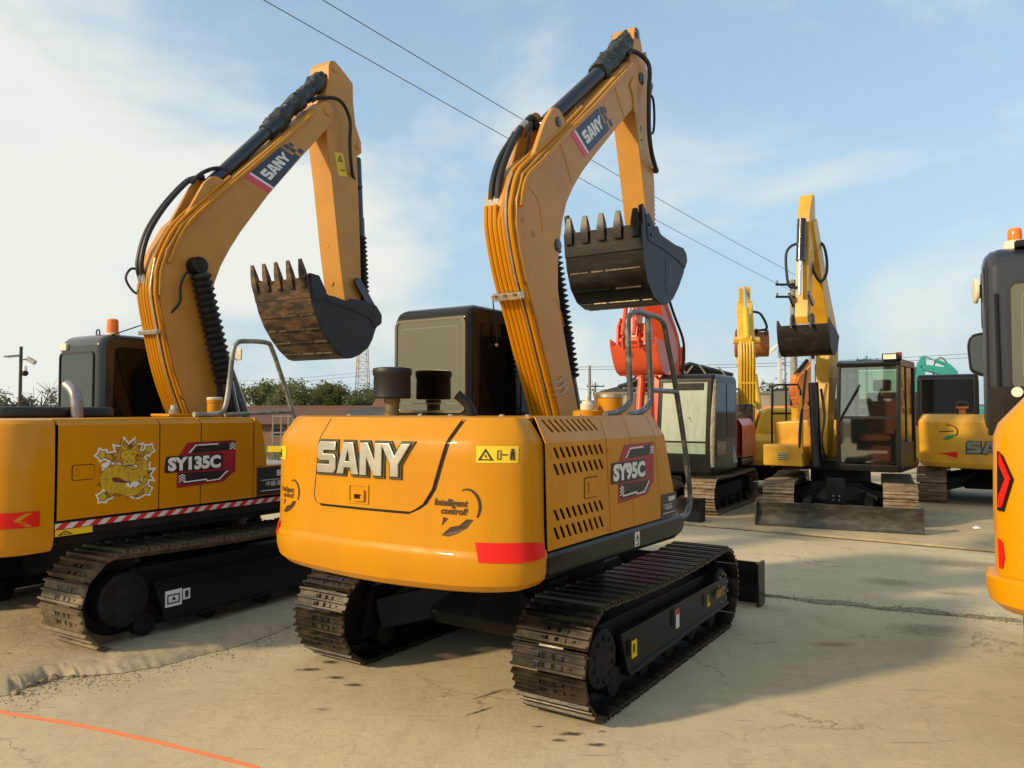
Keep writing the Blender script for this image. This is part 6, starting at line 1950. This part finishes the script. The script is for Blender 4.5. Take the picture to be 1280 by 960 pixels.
MB().box(-1.0, 1.0, -1.3, -.55, 1.66, 1.815).build('hood_top', YELM, r, .05, 40, 3)
cab = cabin(r, -1.22, -.30, -.48, .75, 1.25, 1.56, 2.62, mat('blue_black_cab_paint', (.022, .023, .028), .25, 0, .5, bump=.01), FILM, DARKG, RUB, .10, rw=(-1.08, -.44, 1.82, 2.40), zf=1.9)
MB().tube([(-1.14, -.49, 1.62), (-1.15, -.492, 2.35)], .012, 8).build('pillar_seam', BLK, cab)
MB().lathe([(.075, 0), (.075, .012), (.065, .02)], (-1.245, -.30, 2.40), (-1, -.2, 0), 20).build('side_lamp', CREAM, r)
MB().box(-1.245, -1.20, -.34, -.26, 2.36, 2.43).build('lamp_bracket', BLK, r)
MB().box(-1.06, -.98, -.44, -.36, 2.61, 2.65).build('roof_bracket', BLK, r, .01)
MB().lathe([(.062, 0), (.062, .045), (.056, .055), (.054, .068)], (-1.055, -.30, 2.60), n=22).build('beacon_base', CREAM, r)
MB().lathe([(.036, .06), (.037, .10), (.035, .13), (.028, .142), (.01, .144)], (-1.055, -.30, 2.60), n=20).build('beacon_lens', AMBER, r)
b = MB().box(-1.20, -1.02, -.53, -.49, 1.56, 1.83).build('side_plate', BLKM, r, .01)
MB().lathe([(.028, 0), (.028, .006)], (-1.06, -.532, 1.80), (0, -1, 0), 14).build('plate_badge', LENS, b)
mr = MB().prism(round_poly([(-1.335, 1.97), (-1.25, 1.93), (-1.215, 1.98), (-1.215, 2.21), (-1.25, 2.25), (-1.33, 2.23), (-1.35, 2.16)], .03), .74, .80, 'y').build('wing_mirror', BLK, r, .01)
MB().prism(round_poly([(-1.32, 1.99), (-1.255, 1.955), (-1.232, 1.99), (-1.232, 2.20), (-1.258, 2.228), (-1.318, 2.212), (-1.332, 2.15)], .02), .735, .741, 'y').build('mirror_glass', FILM2, mr)
MB().tube([(-1.20, .95, 2.15), (-1.27, .79, 2.12)], .014, 8).build('mirror_arm', BLK, mr)
MB().prism([(p[0] + .1, p[1] + .1) for p in up13 + lo13], -.14, .14).build('boom', YEL2, r, .012, 26)
MB().prism([(1.80, 5.62), (1.92, 5.80), (2.24, 5.66), (2.38, 4.95), (2.40, 3.1), (2.20, 2.96), (2.10, 3.1), (1.80, 4.90)], -.12, .12).build('stick', YEL2, r, .012, 26)
std_bucket(r, 0, (2.30, 3.0), 1.1, R(5), .5, (BKTW, BKT), 5)

# ------------------------------------------------------------------ buildings, poles, trees
BRICK = mat('old_red_brick', (.24, .12, .075), .9, col2=(.33, .20, .13), scale=12, bump=.4)
TILE = mat('weathered_red_tile', (.20, .085, .055), .9, col2=(.12, .09, .07), scale=1.6, lo=.35, hi=.7, bump=.4)
SLATE = mat('grey_roof_sheet', (.075, .075, .080), .8, col2=(.11, .105, .10), scale=2)
PLAST = mat('cream_render', (.50, .43, .33), .9, col2=(.38, .32, .24), scale=1.5, bump=.2)
CONCP = mat('grey_concrete_pole', (.30, .28, .24), .9, col2=(.22, .2, .17), scale=3)
DARKW = mat('dark_window_opening', (.012, .012, .012), .5)
def shed(name, label, cat, x0, x1, y, dep, zw, zr, wall, roof, rows=14, split=None):
    t = thing(name, label, cat, ((x0 + x1) / 2, y, -.02))
    hw = (x1 - x0) / 2
    w = MB().prism([(0, 0), (dep, 0), (dep, zw), (dep / 2, zr - .1), (0, zw)], -hw, hw).build('wall', wall, t)
    def slope(m, a, b, nm):
        bb = MB()
        for k in range(rows):
            f0, f1 = k / rows, (k + 1) / rows
            for (ya, yb_) in ((-.35, dep / 2), (dep + .35, dep / 2)):
                q0 = (ya + (yb_ - ya) * f0, zw - .1 + (zr - zw + .1) * f0)
                q1 = (ya + (yb_ - ya) * f1, zw - .1 + (zr - zw + .1) * f1)
                bb.add([(a, q0[0], q0[1] + .05), (b, q0[0], q0[1] + .05), (b, q1[0], q1[1] + .02), (a, q1[0], q1[1] + .02), (a, q0[0], q0[1]), (b, q0[0], q0[1])], [(0, 1, 2, 3), (4, 5, 1, 0)])
        return tag(bb.build(nm, m, t, 0, 0, recalc=False), kind='stuff')
    slope(roof, -hw - .3, split if split is not None else hw + .3, 'roof')
    if split is not None:
        slope(SLATE, split + .005, hw + .3, 'roof')
    MB().tube([(-hw - .3, dep / 2, zr + .02), (hw + .3, dep / 2, zr + .02)], .09, 6).build('ridge', roof, t)
    for k in range(4):
        x = -hw + hw * 2 * (k + .5) / 4
        wi = MB().box(x - .35, x + .35, -.03, .03, .35, zw - .25).build('window_frame', CONCP, t)
        MB().box(x - .28, x + .28, -.04, -.031, .42, zw - .32).build('pane', DARKW, wi)
    return t
a, b = at(270, 520, 40), at(478, 520, 40)
shed('brick_shed', 'low brick shed with a long red tiled roof, grey at its right end', 'shed', a.x, b.x, 40, 5, 1.10, 1.88, BRICK, TILE, split=(b.x - a.x) / 2 - 2.1)
p = at(463, 500, 66)
t = thing('concrete_hut', 'small square concrete hut under the lattice tower', 'hut', (p.x, 66, -.02))
MB().box(-.62, .62, 0, 1.4, 0, 3.35).build('wall', CONCP, t, .02)
MB().box(-.75, .75, -.12, 1.5, 3.35, 3.5).build('roof', SLATE, t)
w = MB().box(-.45, .1, -.03, .02, 2.5, 3.1).build('window_frame', PLAST, t)
MB().box(-.38, .03, -.04, -.031, 2.56, 3.04).build('pane', DARKW, w)
p = at(484, 505, 50)
t = thing('ruined_house', 'ruined brown brick house with empty windows behind the black air filter', 'ruin', (p.x, 50, -.02))
MB().prism([(-1.0, 0), (1.4, 0), (1.4, 2.2), (.9, 2.75), (.3, 2.5), (-.3, 2.8), (-.75, 2.45), (-1.0, 2.0)], 0, .5, 'y').build('wall', BRICK, t)
for x in (-.6, .2, .9):
    MB().box(x - .2, x + .2, -.01, .3, 1.3, 2.0).build('window_opening', DARKW, t)
# open gable shed
t = thing('open_shed', 'open-fronted shed with a dark gable roof and pale roof trusses', 'shed', (0, 0, 0))
D_ = 42
L_, A2, R2 = at(772, 484, D_), at(862, 455, D_), at(917, 469, D_ + 4)
for (p, q, nm) in ((L_, A2, 'roof'), (A2, R2, 'roof')):
    MB().add([p, q, q + Vector((3, 14, 0)), p + Vector((3, 14, 0)), p + Vector((0, 0, .12)), q + Vector((0, 0, .12)), q + Vector((3, 14, .12)), p + Vector((3, 14, .12))], [(0, 1, 2, 3), (4, 7, 6, 5), (0, 4, 5, 1), (1, 5, 6, 2), (2, 6, 7, 3), (3, 7, 4, 0)]).build(nm, SLATE, t)
bot = Vector((0, 0, L_.z - .1))
MB().add([(L_.x, D_ + 9, L_.z), (A2.x + 1, D_ + 9, A2.z), (R2.x + 1, D_ + 9, R2.z), (R2.x + 1, D_ + 9, 0), (L_.x, D_ + 9, 0)], [(0, 1, 2, 3, 4)]).build('back_wall', SLATE, t)
MB().beam((L_.x + .3, D_ + .05, L_.z - .05), (R2.x - .3, D_ + 2, L_.z - .05), .10, .14).build('tie_beam', CONCP, t)
for k in range(1, 7):
    x = L_.x + (R2.x - L_.x) * k / 7
    zt = L_.z + (A2.z - L_.z) * (x - L_.x) / (A2.x - L_.x) if x < A2.x else A2.z - (A2.z - R2.z) * (x - A2.x) / (R2.x - A2.x)
    MB().beam((x, D_ + .05, L_.z), (x + .9 * (1 if x < A2.x else -1), D_ + .05, min(zt + .15, A2.z)), .07, .07).build('truss_bar', CONCP, t)
    MB().beam((x, D_ + .1, 0), (x, D_ + .1, L_.z), .12, .12).build('post', CONCP, t)
# yard wall
a, b = at(746, 500, 35), at(1010, 500, 35)
t = thing('yard_wall', 'long yard wall, cream above and bare brick below, behind the filler tank', 'wall', (a.x, 35, -.02))
MB().box(0, b.x - a.x, 0, .3, 0, 1.85).build('brick_base', BRICK, t)
MB().box(0, b.x - a.x, -.02, .32, 1.85, 2.48).build('rendered_band', PLAST, t)
MB().box(-.05, b.x - a.x + .05, -.08, .38, 2.48, 2.56).build('coping', CONCP, t)
for k in range(7):
    x = k * (b.x - a.x) / 6
    MB().box(x - .12, x + .12, -.09, -.021, 0, 2.47).build('pier', BRICK, t)
# far low buildings along the horizon
for (px0, px1, top, Y, m_, nm, lb) in ((-60, 60, 506, 95, SLATE, 'warehouse', 'far grey warehouse behind the camera pole at left'), (690, 752, 500, 110, SLATE, 'warehouse', 'far blue-grey warehouse right of the boom foot'),
                                  (1000, 1160, 498, 100, PLAST, 'warehouse', 'far cream warehouse behind the compact excavator'), (1140, 1330, 505, 90, BRICK, 'warehouse', 'far brick warehouse behind the rear-facing excavator')):
    a, b = at(px0, top, Y), at(px1, top, Y)
    t = thing(nm, lb, 'warehouse', (a.x, Y, 0))
    h = a.z
    MB().box(0, b.x - a.x, 0, 8, -.02, h * .86).build('wall', m_, t)
    MB().prism([(-.4, h * .86), (4, h), (8.4, h * .86)], -.4, b.x - a.x + .4).build('roof', SLATE, t)
    n = max(2, int((b.x - a.x) / 3))
    for k in range(n):
        x = (b.x - a.x) * (k + .5) / n
        MB().box(x - .6, x + .6, -.03, .02, h * .35, h * .62).build('window', DARKW, t)
# camera pole at left
p = at(25, 500, 19)
t = thing('camera_pole', 'thin dark pole with a solar lamp and a dome camera at far left', 'pole', (p.x, 19, 0))
MB().cyl((0, 0, -.02), (0, 0, 3.28), .045, .038, 10).build('pole', mat('dark_bronze_pole', (.06, .045, .03), .5, .3), t)
MB().obox((-.16, -.05, 3.04), (.34, .22, .03), Matrix.Rotation(R(-6), 3, 'Y')).build('solar_panel', mat('grey_panel', (.16, .18, .2), .3), t)
MB().beam((.02, 0, 2.95), (.26, 0, 2.98), .03, .03).build('lamp_arm', CONCP, t)
MB().obox((.26, 0, 2.93), (.22, .12, .10), Matrix.Rotation(R(32), 3, 'Y')).build('lamp_head', mat('pale_lamp_head', (.45, .43, .4), .5), t, .01)
MB().cyl((.11, 0, 2.66), (.11, 0, 2.80), .05, .04, 12).build('camera_mount', WHITE, t)
MB().ball((.11, 0, 2.62), .075).build('camera_dome', BLK, t)
# lattice tower
p, q = at(453, 500, 130), at(455, 425, 130)
t = thing('lattice_tower', 'slender red and white lattice tower far beyond the trees', 'tower', (p.x, 130, 0))
RW = mat('pale_red_tower_paint', (.48, .34, .28), .6)
GW = mat('pale_grey_tower_paint', (.45, .45, .44), .6)
zt = 17.5
hw_ = lambda z: 1.25 - .75 * z / zt
for sx in (-1, 1):
    for sy in (-1, 1):
        MB().beam((sx * hw_(0), sy * hw_(0), 0), (sx * hw_(zt), sy * hw_(zt), zt), .14, .14).build('leg', RW if sx < 0 else GW, t)
n = 14
br = MB()
for k in range(n):
    z0, z1 = zt * k / n, zt * (k + 1) / n
    for sy in (-1, 1):
        br.beam((-hw_(z0), sy * hw_(z0), z0), (hw_(z1), sy * hw_(z1), z1), .07, .07)
        br.beam((hw_(z0), sy * hw_(z0), z0), (-hw_(z1), sy * hw_(z1), z1), .07, .07)
        br.beam((-hw_(z1), sy * hw_(z1), z1), (hw_(z1), sy * hw_(z1), z1), .07, .07)
tag(br.build('bracing', GW, t, 0, 0), kind='stuff')
# utility poles
def util_pole(px, top, Y, r0, arms, label, m=None, w=.85, name='utility_pole'):
    p = at(px, top, Y)
    t = thing(name, label, 'pole', (p.x, Y, 0))
    MB().cyl((0, 0, -.02), (0, 0, p.z), r0 * 1.25, r0 * .8, 14).build('shaft', m or CONCP, t)
    for z in arms:
        c = MB().box(-w, w, -.06 - r0, .0 - r0, p.z - z - .05, p.z - z + .05).build('crossarm', BLKM, t)
        for x in (-w * .92, -w * .3, w * .3, w * .92):
            MB().lathe([(.03, 0), (.06, .03), (.035, .07), (.06, .10), (.03, .14)], (x, -.03 - r0, p.z - z + .05), n=10).build('insulator', CONCP, c)
    return t, p
up_, pp = util_pole(991, 350, 35, .15, (.24, .80), 'tall concrete utility pole with two crossarms beside the compact excavator arm')
util_pole(737, 457, 62, .13, (), 'thin bare concrete pole right of the SY95C boom foot')
util_pole(1083, 445, 62, .10, (.35,), 'distant pole with one crossarm above the compact excavator cab', TEAL)
util_pole(744, 478, 75, .10, (.4,), 'short far pole with one crossarm just right of the bare concrete pole')
p = at(975, 428, 31)
t = thing('white_mast', 'slim white mast with a small pitched cap and fittings left of the utility pole', 'mast', (p.x, 31, 0))
MB().box(-.06, .06, -.06, .06, -.02, p.z - .3).build('shaft', mat('white_mast_paint', (.62, .62, .58), .6), t)
MB().prism([(-.42, p.z - .35), (.0, p.z), (.42, p.z - .30), (.38, p.z - .38), (0, p.z - .12), (-.40, p.z - .44)], -.25, .25, 'y').build('pitched_cap', mat('white_mast_paint', (0, 0, 0)), t)
MB().beam((.2, 0, p.z - .35), (.2, 0, .0), .05, .05).build('side_post', CONCP, t)
for k in range(6):
    z = p.z - .75 - k * .42
    MB().beam((-.06, -.02, z), (.24, -.02, z + .12), .03, .03).build('rung', CONCP, t)
    MB().ball((.08 + .12 * (k % 2), -.06, z - .1), .06, 8, 6).build('fitting', CONCP, t)
# wires
def wire(a, b, sag, r_, label, grp):
    P = [a.lerp(b, k / 24) - Vector((0, 0, sag * 4 * (k / 24) * (1 - k / 24))) for k in range(25)]
    return tag(MB().tube(P, r_, 5).build('power_line', mat('grey_cable', (.075, .075, .08), .6)), label, 'cable', grp)
g_ = 'overhead power lines'
for (pa, pb, q, lb) in (((435, 0), (650, 155), Vector((pp.x + .7, 34.8, pp.z - .14)), 'upper of the two power lines crossing the sky behind the tall boom'), ((363, 0), (632, 178), Vector((pp.x + .2, 34.8, pp.z - .70)), 'lower of the two power lines crossing the sky behind the tall boom')):
    near = at(*pa, 13.5)
    d = (near - q)
    wire(q, near + d * .55, .30, .0085, lb, g_)
for k, (y0, y1, x0, x1, Y) in enumerate(((459, 441, 700, 1230, 62), (462, 446, 700, 1230, 64), (480, 486, 690, 770, 70), (477, 462, 280, 480, 95), (482, 466, 280, 480, 95))):
    wire(at(x0, y0, Y), at(x1, y1, Y), .25, .017, ['upper thin cable level above the open shed roof', 'lower thin cable level above the open shed roof', 'short thin cable joining the two far poles', 'upper faint cable running to the lattice tower', 'lower faint cable running to the lattice tower'][k], g_)

# trees
def leaf_mat(name, a, b):
    m = mat(name, a, .7, 0, 0, col2=b, scale=.9, lo=.35, hi=.65)
    t = m.node_tree
    pb, om = t.nodes['Principled BSDF'], t.nodes['Material Output']
    tl_ = t.nodes.new('ShaderNodeBsdfTranslucent')
    mx = t.nodes.new('ShaderNodeMixShader')
    mx.inputs[0].default_value = .45
    src = pb.inputs['Base Color'].links[0].from_socket
    t.links.new(src, tl_.inputs[0])
    t.links.new(pb.outputs[0], mx.inputs[1]); t.links.new(tl_.outputs[0], mx.inputs[2])
    t.links.new(mx.outputs[0], om.inputs['Surface'])
    return m
LF = [leaf_mat('green_leaves', (.17, .20, .075), (.12, .145, .052)), leaf_mat('olive_leaves', (.19, .19, .08), (.135, .14, .056)), leaf_mat('dusty_leaves', (.17, .165, .11), (.12, .12, .08)), leaf_mat('dry_leaves', (.13, .10, .06), (.09, .075, .05))]
BARK = mat('bark', (.09, .07, .05), .95, bump=.4)
def tree(x, y, h, w, label, group, lf=0, n=900, dense=1.0, low=.12, leaf=.16, seed=0, cat='tree', name='bushy_tree', bare=False):
    rnd = random.Random(seed)
    t = thing(name, label, cat, (x, y, -.02), rnd.random() * 6, group)
    tb_ = MB()
    tb_.tube(catmull([(0, 0, 0), (.05 * w, .02, h * .25), (-.04 * w, .05, h * .5), (.02, 0, h * .8)], 4), [h * .035 * (1 - .75 * k / 12) for k in range(13)], 7)
    cl = []
    for k in range(int(9 * dense) + 3):
        a, zz = rnd.random() * 6.28, rnd.uniform(low, .9)
        rr = w * .5 * math.sqrt(max(.05, 1 - ((zz - .5) / .55) ** 2)) * rnd.uniform(.35, .95)
        c = Vector((rr * math.cos(a), rr * math.sin(a), zz * h))
        s = rnd.uniform(.16, .30) * w
        cl.append((c, s))
        tb_.tube(catmull([(0, 0, h * max(.1, zz - .35)), (c.x * .5, c.y * .5, h * (zz - .15)), tuple(c)], 3), [h * .014, h * .013, h * .011, h * .009, h * .007, h * .005, h * .003], 5)
        if bare:
            for q in range(5):
                tb_.tube([tuple(c), tuple(c + Vector((rnd.uniform(-.3, .3) * w, rnd.uniform(-.3, .3) * w, rnd.uniform(.05, .3) * h)))], [h * .005, h * .002], 4)
    tb_.build('trunk', BARK, t)
    vs, fs = [], []
    for i in range(n):
        c, s = rnd.choice(cl)
        d = Vector((rnd.gauss(0, 1), rnd.gauss(0, 1), rnd.gauss(0, .8)))
        d = d.normalized() * s * rnd.random() ** .4 * rnd.uniform(.7, 1.15)
        p = c + d
        if p.z < .05: continue
        u = Vector((rnd.gauss(0, 1), rnd.gauss(0, 1), rnd.gauss(0, 1))).normalized()
        v = u.orthogonal().normalized()
        L2 = leaf * rnd.uniform(.6, 1.4)
        o = len(vs)
        vs += [p - u * L2, p + v * L2 * .42, p + u * L2, p - v * L2 * .42]
        fs.append((o, o + 1, o + 2, o + 3))
    tag(MB().add(vs, fs).build('crown', LF[lf], t, 0, 0, recalc=False), kind='stuff')
    return t
rt_ = random.Random(11)
for k in range(11):
    px = 318 + k * 15.5 + rt_.uniform(-4, 4)
    top = [486, 483, 480, 477, 479, 478, 480, 482, 484, 488, 492][k]
    Y = 54 + rt_.uniform(-3, 4)
    p = at(px, top, Y)
    tree(p.x, Y, p.z, 3.0 + rt_.random(), {0: 'leftmost green bushy tree in the row behind the red tiled shed', 10: 'rightmost green bushy tree in the row, beside the small concrete hut'}.get(k, 'dense green bushy tree in the row behind the red tiled shed'), 'bushy trees behind the tiled shed', k % 2, 3600, 1.5, .05, .13, 20 + k)
for k, (px, top, Y, lf, lb, bare, w) in enumerate([(-15, 486, 48, 1, 'round olive tree at the far left edge', False, 3.4), (18, 489, 50, 2, 'dusty tree right behind the camera pole', False, 2.8), (52, 482, 44, 2, 'bare pale tree right of the camera pole', True, 2.2), (76, 490, 46, 2, 'low pale shrub left of the green-black cab', True, 2.0),
                                                 (748, 488, 44, 2, 'thin dusty tree beside the yard wall end', True, 1.6), (786, 478, 52, 3, 'bare winter tree behind the open shed ridge', True, 2.2), (955, 478, 45, 1, 'dark tree behind the lemon yellow arm', False, 2.6), (1003, 482, 47, 0, 'dark green tree behind the tall utility pole', False, 2.4), (1043, 495, 47, 2, 'small dusty tree behind the faded orange excavator', False, 2.2), (727, 500, 60, 1, 'low olive tree beside the SY95C boom foot', False, 2.6)]):
    p = at(px, top, Y)
    tree(p.x, Y, p.z, w, lb, 'scattered trees around the yard', lf, 160 if bare else 1100, .8, .2, .10 if bare else .14, 60 + k, bare=bare)
# dry weeds between the two big machines, far yard edge
vs, fs = [], []
rw_ = random.Random(5)
for i in range(5200):
    x, y = rw_.uniform(-13, -3.8), rw_.uniform(17, 31)
    h = rw_.uniform(.10, .45) * (.6 + .5 * noise.noise(Vector((x * .6, y * .6, 0))) + .3)
    a = rw_.random() * 3.14
    dx, dy = math.cos(a) * .03, math.sin(a) * .03
    lx, ly = rw_.uniform(-.1, .1), rw_.uniform(-.1, .1)
    o = len(vs)
    vs += [(x - dx, y - dy, 0), (x + dx, y + dy, 0), (x + lx, y + ly, h)]
    fs.append((o, o + 1, o + 2))
tag(MB().add(vs, fs).build('dry_weeds', mat('dry_weeds', (.20, .16, .075), .95, col2=(.10, .11, .045), scale=.6), None, 0, 0, recalc=False), 'dry yellow-brown weeds growing beyond the left excavator', 'weeds', kind='stuff')
p = at(352, 545, 26)
t = thing('steel_rack', 'pale steel rack with a yellow plate in front of the tiled shed', 'rack', (p.x, 26, 0))
for x in (-.3, -.02, .22, .45):
    MB().box(x - .02, x + .02, -.02, .02, 0, 1.55).build('post', CONCP, t)
for z in (1.5, .95):
    MB().box(-.32, .47, -.03, .01, z - .02, z + .02).build('rail', CONCP, t)
MB().box(-.45, .1, -.06, -.03, .30, .50).build('yellow_plate', YELP, t)
